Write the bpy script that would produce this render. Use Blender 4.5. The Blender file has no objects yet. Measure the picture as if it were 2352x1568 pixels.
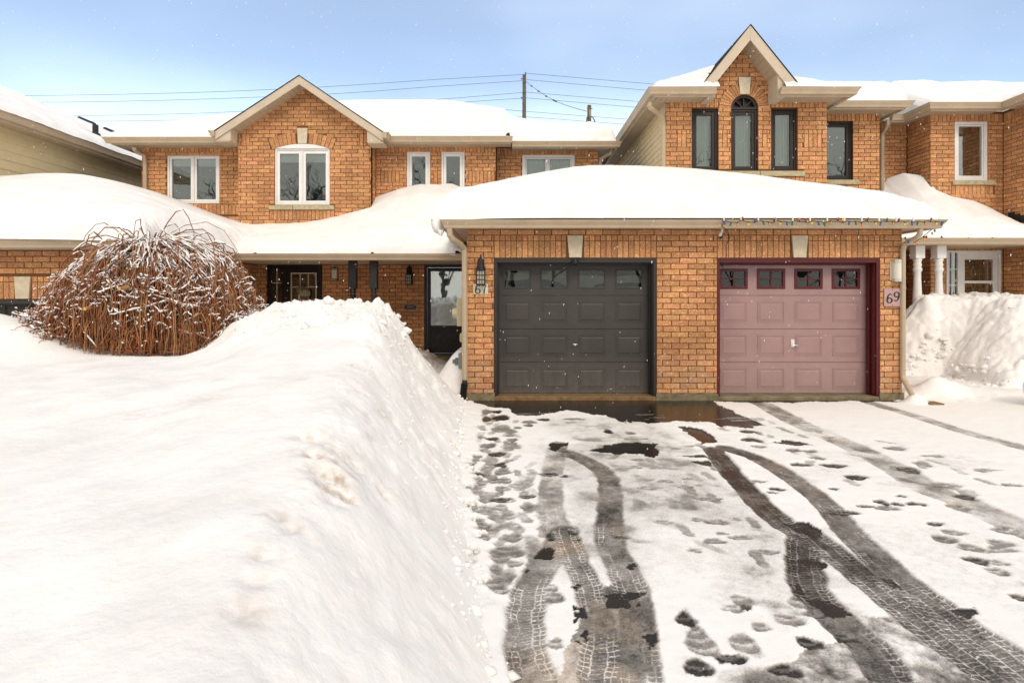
import bpy, math, random
import numpy as np
from mathutils import Vector, Matrix
rng = random.Random(7)
nrg = np.random.default_rng(11)
SC = bpy.context.scene
COL = SC.collection

# ------------------------------------------------------------------ camera, sky, sun, exposure
FPX, EYE, HX, HY = 1307.0, 1.63, 1176.0, 680.0     # focal length in survey pixels, eye height, principal column, horizon row
cam_data = bpy.data.cameras.new("camera")
cam = bpy.data.objects.new("camera", cam_data)
COL.objects.link(cam)
cam.location = (0, 0, EYE)
cam.rotation_euler = (math.radians(90), 0, 0)
cam_data.sensor_width = 36.0
cam_data.lens = 36.0 * FPX / 2352.0
cam_data.shift_y = -(784.0 - HY) / 2352.0
cam_data.clip_start = 0.05
cam_data.clip_end = 2000
SC.camera = cam

SUN_EL, SUN_AZ = math.radians(40), math.radians(165)   # azimuth measured from +Y clockwise: behind the camera, a little to the right
world = bpy.data.worlds.new("World")
SC.world = world
world.use_nodes = True
wn, wl = world.node_tree.nodes, world.node_tree.links
wn.clear()
w_out = wn.new("ShaderNodeOutputWorld")
w_bg = wn.new("ShaderNodeBackground")
w_bg2 = wn.new("ShaderNodeBackground")
w_mix = wn.new("ShaderNodeAddShader")
w_sky = wn.new("ShaderNodeTexSky")
w_sky.sky_type = 'NISHITA'
w_sky.sun_disc = False
w_sky.sun_elevation = SUN_EL
w_sky.sun_rotation = SUN_AZ
w_sky.air_density = 0.9
w_sky.dust_density = 0.15
w_sky.ozone_density = 0.7
SKY_STRENGTH, CLOUD_STRENGTH = 0.150, 0.70
w_bg.inputs[1].default_value = SKY_STRENGTH
w_bg2.inputs[0].default_value = (0.91, 0.965, 1.0, 1)
w_bg2.inputs[1].default_value = CLOUD_STRENGTH
w_tc = wn.new("ShaderNodeTexCoord")
w_map = wn.new("ShaderNodeMapping")
w_map.inputs["Scale"].default_value = (1.0, 1.0, 2.6)
w_map.inputs["Location"].default_value = (0.35, 0.2, 0.1)
w_noise = wn.new("ShaderNodeTexNoise")
w_noise.inputs["Scale"].default_value = 1.3
w_noise.inputs["Detail"].default_value = 3
w_noise.inputs["Roughness"].default_value = 0.5
w_sep = wn.new("ShaderNodeSeparateXYZ")
w_el = wn.new("ShaderNodeMapRange")            # clouds thicken towards the horizon
w_el.inputs["From Min"].default_value = 0.25
w_el.inputs["From Max"].default_value = 0.36
w_el.inputs["To Min"].default_value = 0.20
w_el.inputs["To Max"].default_value = 0.0
w_add = wn.new("ShaderNodeMath"); w_add.operation = 'ADD'
w_ramp = wn.new("ShaderNodeMapRange")
w_ramp.interpolation_type = 'SMOOTHSTEP'
w_ramp.inputs["From Min"].default_value = 0.46
w_ramp.inputs["From Max"].default_value = 1.0
w_ramp.inputs["To Min"].default_value = 0.27
w_ramp.inputs["To Max"].default_value = 0.98
wl.new(w_tc.outputs["Generated"], w_map.inputs["Vector"])
wl.new(w_map.outputs[0], w_noise.inputs["Vector"])
wl.new(w_tc.outputs["Generated"], w_sep.inputs[0])
wl.new(w_sep.outputs["Z"], w_el.inputs["Value"])
wl.new(w_noise.outputs["Fac"], w_add.inputs[0])
wl.new(w_el.outputs[0], w_add.inputs[1])
wl.new(w_add.outputs[0], w_ramp.inputs["Value"])
w_cs = wn.new("ShaderNodeMath"); w_cs.operation = 'MULTIPLY'; w_cs.inputs[1].default_value = CLOUD_STRENGTH
wl.new(w_ramp.outputs[0], w_cs.inputs[0])
wl.new(w_cs.outputs[0], w_bg2.inputs[1])
wl.new(w_sky.outputs[0], w_bg.inputs[0])
wl.new(w_bg.outputs[0], w_mix.inputs[0])
wl.new(w_bg2.outputs[0], w_mix.inputs[1])
# unseen warm snow-cloud deck, added to neutralise the blue light; clearing over the houses
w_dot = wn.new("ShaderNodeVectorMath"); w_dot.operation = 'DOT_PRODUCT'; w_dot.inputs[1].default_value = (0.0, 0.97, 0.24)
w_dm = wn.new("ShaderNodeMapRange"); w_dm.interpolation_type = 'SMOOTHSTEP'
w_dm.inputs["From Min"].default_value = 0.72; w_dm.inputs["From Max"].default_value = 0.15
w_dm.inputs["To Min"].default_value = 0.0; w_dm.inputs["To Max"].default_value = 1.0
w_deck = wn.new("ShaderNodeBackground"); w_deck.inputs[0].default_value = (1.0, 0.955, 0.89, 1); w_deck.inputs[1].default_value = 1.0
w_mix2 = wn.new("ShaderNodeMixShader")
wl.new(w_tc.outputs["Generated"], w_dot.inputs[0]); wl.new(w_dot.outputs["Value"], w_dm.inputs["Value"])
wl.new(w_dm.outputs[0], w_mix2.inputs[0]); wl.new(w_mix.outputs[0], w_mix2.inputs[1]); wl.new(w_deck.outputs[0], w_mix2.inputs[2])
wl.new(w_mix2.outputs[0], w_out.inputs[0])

sun_data = bpy.data.lights.new("sun", 'SUN')
sun_data.energy = 1.1
sun_data.angle = math.radians(18)
sun_data.color = (1.0, 0.88, 0.74)
sun = bpy.data.objects.new("sun", sun_data)
COL.objects.link(sun)
_sd = Vector((math.sin(SUN_AZ) * math.cos(SUN_EL), math.cos(SUN_AZ) * math.cos(SUN_EL), math.sin(SUN_EL)))
sun.rotation_euler = _sd.to_track_quat('Z', 'Y').to_euler()

SC.view_settings.view_transform = 'Standard'
SC.view_settings.look = 'None'
SC.view_settings.gamma = 1.0
SC.view_settings.exposure = 0.24
SC.view_settings.use_curve_mapping = False
SC.render.engine = 'CYCLES'
SC.cycles.max_bounces = 6
SC.cycles.diffuse_bounces = 4
SC.cycles.transparent_max_bounces = 8
SC.cycles.caustics_reflective = False
SC.cycles.caustics_refractive = False

# ------------------------------------------------------------------ survey helpers: photo measurement -> metres
def X_(x, Y): return (x - HX) * Y / FPX
def Z_(y, Y): return EYE + (HY - y) * Y / FPX
def W_(x, y, Y): return (X_(x, Y), Y, Z_(y, Y))
def gY(y, z=0.0): return FPX * (EYE - z) / (y - HY)
def G_(x, y, z=0.0):
    Y = gY(y, z)
    return (X_(x, Y), Y)

# ------------------------------------------------------------------ materials
MATS = {}
def nodes_of(m):
    m.use_nodes = True
    nt = m.node_tree
    return nt, nt.nodes["Principled BSDF"]

def mat(name, col, rough=0.6, spec=0.4, metal=0.0, vary=0.0, scale=8.0, bump=0.0, bscale=40.0, dirt=0.0, coat=0.0, splash=0.0):
    m = bpy.data.materials.new(name)
    nt, b = nodes_of(m)
    b.inputs["Roughness"].default_value = rough
    b.inputs["Specular IOR Level"].default_value = spec
    b.inputs["Metallic"].default_value = metal
    b.inputs["Base Color"].default_value = (*col, 1)
    if coat: b.inputs["Coat Weight"].default_value = coat
    geo = nt.nodes.new("ShaderNodeNewGeometry")
    if vary or dirt:
        n = nt.nodes.new("ShaderNodeTexNoise")
        n.inputs["Scale"].default_value = scale
        n.inputs["Detail"].default_value = 6
        n.inputs["Roughness"].default_value = 0.65
        nt.links.new(geo.outputs["Position"], n.inputs["Vector"])
        r = nt.nodes.new("ShaderNodeMix"); r.data_type = 'RGBA'
        lo = tuple(max(0, c * (1 - vary - dirt)) for c in col)
        hi = tuple(min(1, c * (1 + vary)) for c in col)
        r.inputs[6].default_value = (*lo, 1); r.inputs[7].default_value = (*hi, 1)
        mr = nt.nodes.new("ShaderNodeMapRange")
        mr.inputs["From Min"].default_value = 0.32; mr.inputs["From Max"].default_value = 0.66
        nt.links.new(n.outputs["Fac"], mr.inputs["Value"])
        nt.links.new(mr.outputs[0], r.inputs[0])
        nt.links.new(r.outputs[2], b.inputs["Base Color"])
        rr = nt.nodes.new("ShaderNodeMapRange")
        rr.inputs["To Min"].default_value = min(1, rough + 0.12); rr.inputs["To Max"].default_value = max(0.05, rough - 0.1)
        nt.links.new(n.outputs["Fac"], rr.inputs["Value"])
        nt.links.new(rr.outputs[0], b.inputs["Roughness"])
    if splash:     # dried road salt and grime low on the surface, in streaks
        sp = nt.nodes.new("ShaderNodeSeparateXYZ"); nt.links.new(geo.outputs["Position"], sp.inputs[0])
        lo_ = nt.nodes.new("ShaderNodeMapRange"); lo_.inputs["From Min"].default_value = 0.75; lo_.inputs["From Max"].default_value = 0.05
        nt.links.new(sp.outputs["Z"], lo_.inputs["Value"])
        mp = nt.nodes.new("ShaderNodeMapping"); mp.inputs["Scale"].default_value = (7, 7, 1.6); nt.links.new(geo.outputs["Position"], mp.inputs["Vector"])
        ns = nt.nodes.new("ShaderNodeTexNoise"); ns.inputs["Scale"].default_value = 2.2; ns.inputs["Detail"].default_value = 7; ns.inputs["Roughness"].default_value = 0.7
        nt.links.new(mp.outputs[0], ns.inputs["Vector"])
        mu = nt.nodes.new("ShaderNodeMath"); mu.operation = 'MULTIPLY'; nt.links.new(lo_.outputs[0], mu.inputs[0]); nt.links.new(ns.outputs["Fac"], mu.inputs[1])
        ms_ = nt.nodes.new("ShaderNodeMath"); ms_.operation = 'MULTIPLY'; ms_.inputs[1].default_value = splash; nt.links.new(mu.outputs[0], ms_.inputs[0])
        mz = nt.nodes.new("ShaderNodeMix"); mz.data_type = 'RGBA'; mz.inputs[7].default_value = (0.42, 0.38, 0.33, 1)
        src = b.inputs["Base Color"].links[0].from_socket
        nt.links.new(ms_.outputs[0], mz.inputs[0]); nt.links.new(src, mz.inputs[6]); nt.links.new(mz.outputs[2], b.inputs["Base Color"])
    if bump:
        n2 = nt.nodes.new("ShaderNodeTexNoise")
        n2.inputs["Scale"].default_value = bscale; n2.inputs["Detail"].default_value = 5
        nt.links.new(geo.outputs["Position"], n2.inputs["Vector"])
        bp = nt.nodes.new("ShaderNodeBump")
        bp.inputs["Strength"].default_value = bump; bp.inputs["Distance"].default_value = 0.01
        nt.links.new(n2.outputs["Fac"], bp.inputs["Height"])
        nt.links.new(bp.outputs[0], b.inputs["Normal"])
    MATS[name] = m
    return m

def brick_mat(name, light, dark):
    m = bpy.data.materials.new(name)
    nt, b = nodes_of(m); L = nt.links.new
    b.inputs["Roughness"].default_value = 0.85
    b.inputs["Specular IOR Level"].default_value = 0.25
    geo = nt.nodes.new("ShaderNodeNewGeometry")
    oi = nt.nodes.new("ShaderNodeObjectInfo")
    ad = nt.nodes.new("ShaderNodeMath"); ad.operation = 'ADD'
    L(geo.outputs["Random Per Island"], ad.inputs[0]); L(oi.outputs["Random"], ad.inputs[1])
    fr = nt.nodes.new("ShaderNodeMath"); fr.operation = 'FRACT'
    L(ad.outputs[0], fr.inputs[0])
    off = nt.nodes.new("ShaderNodeVectorMath"); off.operation = 'ADD'
    cmb = nt.nodes.new("ShaderNodeCombineXYZ")
    ml = nt.nodes.new("ShaderNodeMath"); ml.operation = 'MULTIPLY'; ml.inputs[1].default_value = 40
    L(fr.outputs[0], ml.inputs[0]); L(ml.outputs[0], cmb.inputs["Y"])
    L(geo.outputs["Position"], off.inputs[0]); L(cmb.outputs[0], off.inputs[1])
    n1 = nt.nodes.new("ShaderNodeTexNoise")
    n1.inputs["Scale"].default_value = 17; n1.inputs["Detail"].default_value = 4; n1.inputs["Distortion"].default_value = 2.2
    n1.inputs["Roughness"].default_value = 0.6
    L(off.outputs[0], n1.inputs["Vector"])
    # worm-like dark veins where the noise crosses its middle
    sub = nt.nodes.new("ShaderNodeMath"); sub.operation = 'SUBTRACT'; sub.inputs[1].default_value = 0.5
    L(n1.outputs["Fac"], sub.inputs[0])
    ab = nt.nodes.new("ShaderNodeMath"); ab.operation = 'ABSOLUTE'; L(sub.outputs[0], ab.inputs[0])
    vein = nt.nodes.new("ShaderNodeMapRange"); vein.inputs["From Min"].default_value = 0.0; vein.inputs["From Max"].default_value = 0.07
    L(ab.outputs[0], vein.inputs["Value"])
    patch = nt.nodes.new("ShaderNodeMapRange"); patch.inputs["From Min"].default_value = 0.40; patch.inputs["From Max"].default_value = 0.56
    L(n1.outputs["Fac"], patch.inputs["Value"])
    n2 = nt.nodes.new("ShaderNodeTexNoise"); n2.inputs["Scale"].default_value = 120; n2.inputs["Detail"].default_value = 4
    L(off.outputs[0], n2.inputs["Vector"])
    mx = nt.nodes.new("ShaderNodeMix"); mx.data_type = 'RGBA'
    mid = tuple((a * 0.60 + c * 0.40) for a, c in zip(light, dark))
    mx.inputs[6].default_value = (*mid, 1); mx.inputs[7].default_value = (*light, 1)
    L(patch.outputs[0], mx.inputs[0])
    mv = nt.nodes.new("ShaderNodeMix"); mv.data_type = 'RGBA'
    mv.inputs[6].default_value = (*dark, 1)
    L(vein.outputs[0], mv.inputs[0]); L(mx.outputs[2], mv.inputs[7])
    # big weathering over the wall and per-brick tone
    n3 = nt.nodes.new("ShaderNodeTexNoise"); n3.inputs["Scale"].default_value = 0.9; n3.inputs["Detail"].default_value = 5
    L(geo.outputs["Position"], n3.inputs["Vector"])
    hsv = nt.nodes.new("ShaderNodeHueSaturation")
    val = nt.nodes.new("ShaderNodeMapRange"); val.inputs["To Min"].default_value = 0.80; val.inputs["To Max"].default_value = 1.16
    L(fr.outputs[0], val.inputs["Value"])
    v2 = nt.nodes.new("ShaderNodeMapRange"); v2.inputs["From Min"].default_value = 0.3; v2.inputs["From Max"].default_value = 0.7
    v2.inputs["To Min"].default_value = 0.80; v2.inputs["To Max"].default_value = 1.12
    L(n3.outputs["Fac"], v2.inputs["Value"])
    v3 = nt.nodes.new("ShaderNodeMapRange"); v3.inputs["From Min"].default_value = 0.3; v3.inputs["From Max"].default_value = 0.7
    v3.inputs["To Min"].default_value = 0.82; v3.inputs["To Max"].default_value = 1.15
    L(n2.outputs["Fac"], v3.inputs["Value"])
    m1 = nt.nodes.new("ShaderNodeMath"); m1.operation = 'MULTIPLY'; L(val.outputs[0], m1.inputs[0]); L(v2.outputs[0], m1.inputs[1])
    m2 = nt.nodes.new("ShaderNodeMath"); m2.operation = 'MULTIPLY'; L(m1.outputs[0], m2.inputs[0]); L(v3.outputs[0], m2.inputs[1])
    L(m2.outputs[0], hsv.inputs["Value"])
    hh = nt.nodes.new("ShaderNodeMapRange"); hh.inputs["To Min"].default_value = 0.494; hh.inputs["To Max"].default_value = 0.505
    fr2 = nt.nodes.new("ShaderNodeMath"); fr2.operation = 'FRACT'
    m7 = nt.nodes.new("ShaderNodeMath"); m7.operation = 'MULTIPLY'; m7.inputs[1].default_value = 7.31
    L(fr.outputs[0], m7.inputs[0]); L(m7.outputs[0], fr2.inputs[0]); L(fr2.outputs[0], hh.inputs["Value"])
    L(hh.outputs[0], hsv.inputs["Hue"])
    L(mv.outputs[2], hsv.inputs["Color"])
    sp = nt.nodes.new("ShaderNodeSeparateXYZ"); L(geo.outputs["Position"], sp.inputs[0])
    lo_ = nt.nodes.new("ShaderNodeMapRange"); lo_.inputs["From Min"].default_value = 0.85; lo_.inputs["From Max"].default_value = 0.1
    L(sp.outputs["Z"], lo_.inputs["Value"])
    n5 = nt.nodes.new("ShaderNodeTexNoise"); n5.inputs["Scale"].default_value = 5; n5.inputs["Detail"].default_value = 7; n5.inputs["Roughness"].default_value = 0.7
    L(geo.outputs["Position"], n5.inputs["Vector"])
    k5 = nt.nodes.new("ShaderNodeMapRange"); k5.inputs["From Min"].default_value = 0.42; k5.inputs["From Max"].default_value = 0.72; k5.inputs["To Max"].default_value = 0.55
    L(n5.outputs["Fac"], k5.inputs["Value"])
    m5 = nt.nodes.new("ShaderNodeMath"); m5.operation = 'MULTIPLY'; L(lo_.outputs[0], m5.inputs[0]); L(k5.outputs[0], m5.inputs[1])
    sm = nt.nodes.new("ShaderNodeMix"); sm.data_type = 'RGBA'; sm.inputs[7].default_value = (0.62, 0.52, 0.41, 1)     # salt bloom near the ground
    L(m5.outputs[0], sm.inputs[0]); L(hsv.outputs[0], sm.inputs[6])
    L(sm.outputs[2], b.inputs["Base Color"])
    bp = nt.nodes.new("ShaderNodeBump"); bp.inputs["Strength"].default_value = 0.6; bp.inputs["Distance"].default_value = 0.004
    ad2 = nt.nodes.new("ShaderNodeMath"); ad2.operation = 'ADD'
    L(vein.outputs[0], ad2.inputs[0]); L(n2.outputs["Fac"], ad2.inputs[1])
    L(ad2.outputs[0], bp.inputs["Height"]); L(bp.outputs[0], b.inputs["Normal"])
    MATS[name] = m
    return m

def snow_mat(name, dirt_attr=False, bump=0.35, bscale=26.0):
    m = bpy.data.materials.new(name)
    nt, b = nodes_of(m); L = nt.links.new
    b.inputs["Roughness"].default_value = 0.75
    b.inputs["Specular IOR Level"].default_value = 0.15
    geo = nt.nodes.new("ShaderNodeNewGeometry")
    n = nt.nodes.new("ShaderNodeTexNoise"); n.inputs["Scale"].default_value = 2.3; n.inputs["Detail"].default_value = 6
    L(geo.outputs["Position"], n.inputs["Vector"])
    mx = nt.nodes.new("ShaderNodeMix"); mx.data_type = 'RGBA'
    mx.inputs[6].default_value = (0.80, 0.785, 0.77, 1); mx.inputs[7].default_value = (0.90, 0.89, 0.88, 1)
    mr = nt.nodes.new("ShaderNodeMapRange"); mr.inputs["From Min"].default_value = 0.3; mr.inputs["From Max"].default_value = 0.6
    L(n.outputs["Fac"], mr.inputs["Value"]); L(mr.outputs[0], mx.inputs[0])
    src = mx.outputs[2]
    if dirt_attr:
        at = nt.nodes.new("ShaderNodeAttribute"); at.attribute_name = "dirt"
        n4 = nt.nodes.new("ShaderNodeTexNoise"); n4.inputs["Scale"].default_value = 22; n4.inputs["Detail"].default_value = 5
        L(geo.outputs["Position"], n4.inputs["Vector"])
        mr4 = nt.nodes.new("ShaderNodeMapRange"); mr4.inputs["From Min"].default_value = 0.34; mr4.inputs["From Max"].default_value = 0.64
        L(n4.outputs["Fac"], mr4.inputs["Value"])
        mu = nt.nodes.new("ShaderNodeMath"); mu.operation = 'MULTIPLY'
        L(at.outputs["Fac"], mu.inputs[0]); L(mr4.outputs[0], mu.inputs[1])
        m2 = nt.nodes.new("ShaderNodeMix"); m2.data_type = 'RGBA'
        m2.inputs[7].default_value = (0.36, 0.26, 0.165, 1)
        L(mu.outputs[0], m2.inputs[0]); L(src, m2.inputs[6]); src = m2.outputs[2]
    L(src, b.inputs["Base Color"])
    n2 = nt.nodes.new("ShaderNodeTexNoise"); n2.inputs["Scale"].default_value = bscale; n2.inputs["Detail"].default_value = 8
    n2.inputs["Roughness"].default_value = 0.62
    L(geo.outputs["Position"], n2.inputs["Vector"])
    bp = nt.nodes.new("ShaderNodeBump"); bp.inputs["Strength"].default_value = bump; bp.inputs["Distance"].default_value = 0.03
    L(n2.outputs["Fac"], bp.inputs["Height"]); L(bp.outputs[0], b.inputs["Normal"])
    MATS[name] = m
    return m

def driveway_mat():
    m = bpy.data.materials.new("driveway_surface")
    nt, b = nodes_of(m); L = nt.links.new
    geo = nt.nodes.new("ShaderNodeNewGeometry")
    at = nt.nodes.new("ShaderNodeAttribute"); at.attribute_name = "cover"
    wt = nt.nodes.new("ShaderNodeAttribute"); wt.attribute_name = "brown"
    def noise(scale, detail=6, rough=0.6):
        n = nt.nodes.new("ShaderNodeTexNoise"); n.inputs["Scale"].default_value = scale
        n.inputs["Detail"].default_value = detail; n.inputs["Roughness"].default_value = rough
        L(geo.outputs["Position"], n.inputs["Vector"]); return n
    nf = noise(95, 6, 0.7); nm = noise(14, 5, 0.6)
    # grain only where the cover is partial
    a = nt.nodes.new("ShaderNodeMath"); a.operation = 'SUBTRACT'; a.inputs[1].default_value = 0.5; L(nf.outputs["Fac"], a.inputs[0])
    a2 = nt.nodes.new("ShaderNodeMath"); a2.operation = 'SUBTRACT'; a2.inputs[1].default_value = 0.5; L(nm.outputs["Fac"], a2.inputs[0])
    s1 = nt.nodes.new("ShaderNodeMath"); s1.operation = 'MULTIPLY_ADD'; s1.inputs[1].default_value = 0.62
    L(a.outputs[0], s1.inputs[0]); L(at.outputs["Fac"], s1.inputs[2])
    s2 = nt.nodes.new("ShaderNodeMath"); s2.operation = 'MULTIPLY_ADD'; s2.inputs[1].default_value = 0.28
    L(a2.outputs[0], s2.inputs[0]); L(s1.outputs[0], s2.inputs[2])
    # tyre tread: thin snow lines left between the tread blocks, from the along-track and across-track coordinates of the wheel mark
    def A(n):
        x = nt.nodes.new("ShaderNodeAttribute"); x.attribute_name = n; return x.outputs["Fac"]
    def M(op, p, q=None, r=None):
        x = nt.nodes.new("ShaderNodeMath"); x.operation = op
        for i, w in enumerate((p, q, r)):
            if w is None: continue
            if isinstance(w, (int, float)): x.inputs[i].default_value = w
            else: L(w, x.inputs[i])
        return x.outputs[0]
    def pulse(val, half, soft):   # 1 near val = 0
        x = nt.nodes.new("ShaderNodeMapRange"); x.interpolation_type = 'SMOOTHSTEP'
        x.inputs["From Min"].default_value = half + soft; x.inputs["From Max"].default_value = half
        L(M('ABSOLUTE', val), x.inputs["Value"]); return x.outputs[0]
    ts, tv, ta = A("track_s"), A("track_v"), A("track_a")
    va = M('ABSOLUTE', tv)
    wob = M('MULTIPLY', a2.outputs[0], 0.03)
    bar = pulse(M('SUBTRACT', M('FRACT', M('DIVIDE', M('ADD', M('ADD', ts, M('MULTIPLY', va, 0.022)), wob), 0.036)), 0.5), 0.055, 0.11)
    bar2 = pulse(M('SUBTRACT', M('FRACT', M('DIVIDE', M('SUBTRACT', ts, M('MULTIPLY', tv, 0.03)), 0.027)), 0.5), 0.04, 0.12)
    outer = M('GREATER_THAN', va, 0.40)
    rib = M('MAXIMUM', pulse(M('SUBTRACT', va, 0.38), 0.022, 0.05), pulse(M('SUBTRACT', va, 0.74), 0.012, 0.04))
    pat = M('MAXIMUM', M('MAXIMUM', M('MULTIPLY', bar, outer), M('MULTIPLY', M('MULTIPLY', bar2, M('SUBTRACT', 1.0, outer)), 0.55)), M('MULTIPLY', rib, 0.8))
    pat = M('MULTIPLY', pat, M('ADD', 0.70, M('ADD', M('MULTIPLY', a.outputs[0], 2.2), M('MULTIPLY', a2.outputs[0], 1.6))))
    s2v = M('ADD', s2.outputs[0], M('MULTIPLY', pat, ta))
    rp = nt.nodes.new("ShaderNodeValToRGB")
    e = rp.color_ramp.elements
    e[0].position = 0.10; e[0].color = (0.016, 0.0135, 0.0115, 1)
    e[1].position = 0.92; e[1].color = (0.88, 0.87, 0.855, 1)
    for p, c in ((0.22, (0.04, 0.035, 0.030)), (0.34, (0.15, 0.138, 0.122)), (0.52, (0.33, 0.31, 0.285)), (0.72, (0.66, 0.64, 0.615))):
        k = e.new(p); k.color = (*c, 1)
    L(s2v, rp.inputs[0])
    br = nt.nodes.new("ShaderNodeMix"); br.data_type = 'RGBA'; br.blend_type = 'MULTIPLY'
    br.inputs[7].default_value = (0.92, 0.66, 0.42, 1)
    L(wt.outputs["Fac"], br.inputs[0]); L(rp.outputs[0], br.inputs[6])
    L(br.outputs[2], b.inputs["Base Color"])
    rr = nt.nodes.new("ShaderNodeMapRange"); rr.inputs["From Min"].default_value = 0.1; rr.inputs["From Max"].default_value = 0.5
    rr.inputs["To Min"].default_value = 0.16; rr.inputs["To Max"].default_value = 0.75
    L(s2v, rr.inputs["Value"]); L(rr.outputs[0], b.inputs["Roughness"])
    b.inputs["Specular IOR Level"].default_value = 0.35
    bp = nt.nodes.new("ShaderNodeBump"); bp.inputs["Strength"].default_value = 0.35; bp.inputs["Distance"].default_value = 0.006
    L(s2v, bp.inputs["Height"]); L(bp.outputs[0], b.inputs["Normal"])
    return m

def glass_mat(name, fac=0.16, tint=(0.80, 0.86, 0.83)):
    m = bpy.data.materials.new(name)
    m.use_nodes = True
    nt = m.node_tree; nt.nodes.clear(); L = nt.links.new
    o = nt.nodes.new("ShaderNodeOutputMaterial"); mx = nt.nodes.new("ShaderNodeMixShader")
    t = nt.nodes.new("ShaderNodeBsdfTransparent"); t.inputs[0].default_value = (*tint, 1)
    g = nt.nodes.new("ShaderNodeBsdfGlossy"); g.inputs["Roughness"].default_value = 0.015; g.inputs["Color"].default_value = (0.93, 0.96, 0.95, 1)
    fr = nt.nodes.new("ShaderNodeFresnel"); fr.inputs["IOR"].default_value = 1.5
    ad = nt.nodes.new("ShaderNodeMath"); ad.operation = 'ADD'; ad.inputs[1].default_value = fac - 0.04; ad.use_clamp = True
    n = nt.nodes.new("ShaderNodeTexNoise"); n.inputs["Scale"].default_value = 1.6; n.inputs["Detail"].default_value = 2
    geo = nt.nodes.new("ShaderNodeNewGeometry"); L(geo.outputs["Position"], n.inputs["Vector"])
    bp = nt.nodes.new("ShaderNodeBump"); bp.inputs["Strength"].default_value = 0.06; bp.inputs["Distance"].default_value = 0.05
    L(n.outputs["Fac"], bp.inputs["Height"]); L(bp.outputs[0], g.inputs["Normal"])
    L(fr.outputs[0], ad.inputs[0]); L(ad.outputs[0], mx.inputs[0]); L(t.outputs[0], mx.inputs[1]); L(g.outputs[0], mx.inputs[2]); L(mx.outputs[0], o.inputs[0])
    MATS[name] = m
    return m

M_BRICK = brick_mat("brick_face", (0.79, 0.430, 0.200), (0.42, 0.175, 0.072))
M_MORTAR = mat("mortar", (0.165, 0.075, 0.032), 0.95, 0.1, vary=0.2, scale=20, bump=0.5, bscale=180)
M_TRIM = mat("beige_metal", (0.47, 0.37, 0.255), 0.45, 0.4, vary=0.05, scale=3, dirt=0.06)
M_FASCIA = mat("fascia_metal", (0.56, 0.47, 0.36), 0.5, 0.35, vary=0.05, scale=3, dirt=0.05)
M_SOFFIT = mat("soffit_metal", (0.46, 0.37, 0.26), 0.55, 0.3, vary=0.05, scale=4)
M_SIDING = mat("khaki_siding", (0.68, 0.565, 0.345), 0.55, 0.3, vary=0.05, scale=5)
M_SHINGLE = mat("roof_shingle", (0.028, 0.027, 0.027), 0.95, 0.1, vary=0.4, scale=30, bump=0.8, bscale=120)
M_WHITE = mat("white_vinyl", (0.80, 0.79, 0.77), 0.4, 0.4, vary=0.03, scale=4, dirt=0.04)
M_BROWNF = mat("dark_brown_vinyl", (0.022, 0.014, 0.012), 0.4, 0.4, vary=0.15, scale=6)
M_BLACK = mat("black_paint", (0.011, 0.010, 0.010), 0.4, 0.4, vary=0.2, scale=9)
M_BLACK2 = mat("faded_black_paint", (0.030, 0.028, 0.027), 0.55, 0.3, vary=0.2, scale=9)
M_GDOOR = mat("charcoal_door_paint", (0.058, 0.052, 0.048), 0.5, 0.35, vary=0.07, scale=2.5, bump=0.12, bscale=140, dirt=0.06, splash=0.30)
M_GFRAME = mat("charcoal_frame_paint", (0.030, 0.025, 0.022), 0.45, 0.4, vary=0.1, scale=8)
M_PINK = mat("dusty_pink_paint", (0.355, 0.222, 0.218), 0.5, 0.35, vary=0.05, scale=2.5, bump=0.12, bscale=140, dirt=0.05, splash=0.35)
M_MAROON = mat("maroon_paint", (0.085, 0.008, 0.011), 0.4, 0.4, vary=0.15, scale=7)
M_STONE = mat("cream_stone", (0.63, 0.545, 0.40), 0.85, 0.2, vary=0.09, scale=10, bump=0.35, bscale=60, dirt=0.08)
M_SILL = mat("weathered_stone", (0.47, 0.40, 0.25), 0.9, 0.2, vary=0.15, scale=14, bump=0.5, bscale=70, dirt=0.1)
M_CONC = mat("concrete", (0.25, 0.21, 0.13), 0.9, 0.2, vary=0.25, scale=7, bump=0.9, bscale=90, dirt=0.15)
M_SILLW = mat("rusty_wood_sill", (0.22, 0.14, 0.07), 0.8, 0.2, vary=0.3, scale=12, bump=0.4, bscale=60)
M_METAL = mat("brushed_metal", (0.62, 0.60, 0.56), 0.35, 0.5, metal=0.7, vary=0.05, scale=20)
M_CHROME = mat("bright_handle", (0.75, 0.74, 0.72), 0.25, 0.5, metal=0.6)
M_LIGHTW = mat("opal_glass", (0.72, 0.69, 0.58), 0.3, 0.5)
M_FROST = mat("frosted_lantern_glass", (0.40, 0.38, 0.33), 0.35, 0.5, vary=0.1, scale=20)
M_GREYBOX = mat("grey_plastic", (0.30, 0.30, 0.29), 0.5, 0.4, vary=0.05)
M_CREAMBOX = mat("cream_plastic", (0.55, 0.50, 0.34), 0.45, 0.4, vary=0.06)
M_BLUEBOX = mat("blue_grey_plastic", (0.12, 0.17, 0.21), 0.5, 0.4)
M_RUBBER = mat("black_corrugated_plastic", (0.012, 0.012, 0.012), 0.5, 0.4)
M_WOODP = mat("weathered_pole_wood", (0.135, 0.115, 0.065), 0.9, 0.15, vary=0.3, scale=6, bump=0.6, bscale=30)
M_WIRE = mat("wire_grey", (0.12, 0.14, 0.16), 0.6, 0.3)
M_INT = mat("dim_room", (0.045, 0.043, 0.040), 0.9, 0.1)  # dark colour stands in for the unlit room behind the glass
M_DARK = mat("dark_void", (0.012, 0.011, 0.010), 0.9, 0.1)  # near-black colour put in for the shade behind the panes
M_BLIND = mat("white_roller_blind", (0.66, 0.68, 0.66), 0.8, 0.1)
M_CURT = mat("pale_curtain", (0.50, 0.535, 0.48), 0.9, 0.1)
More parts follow.
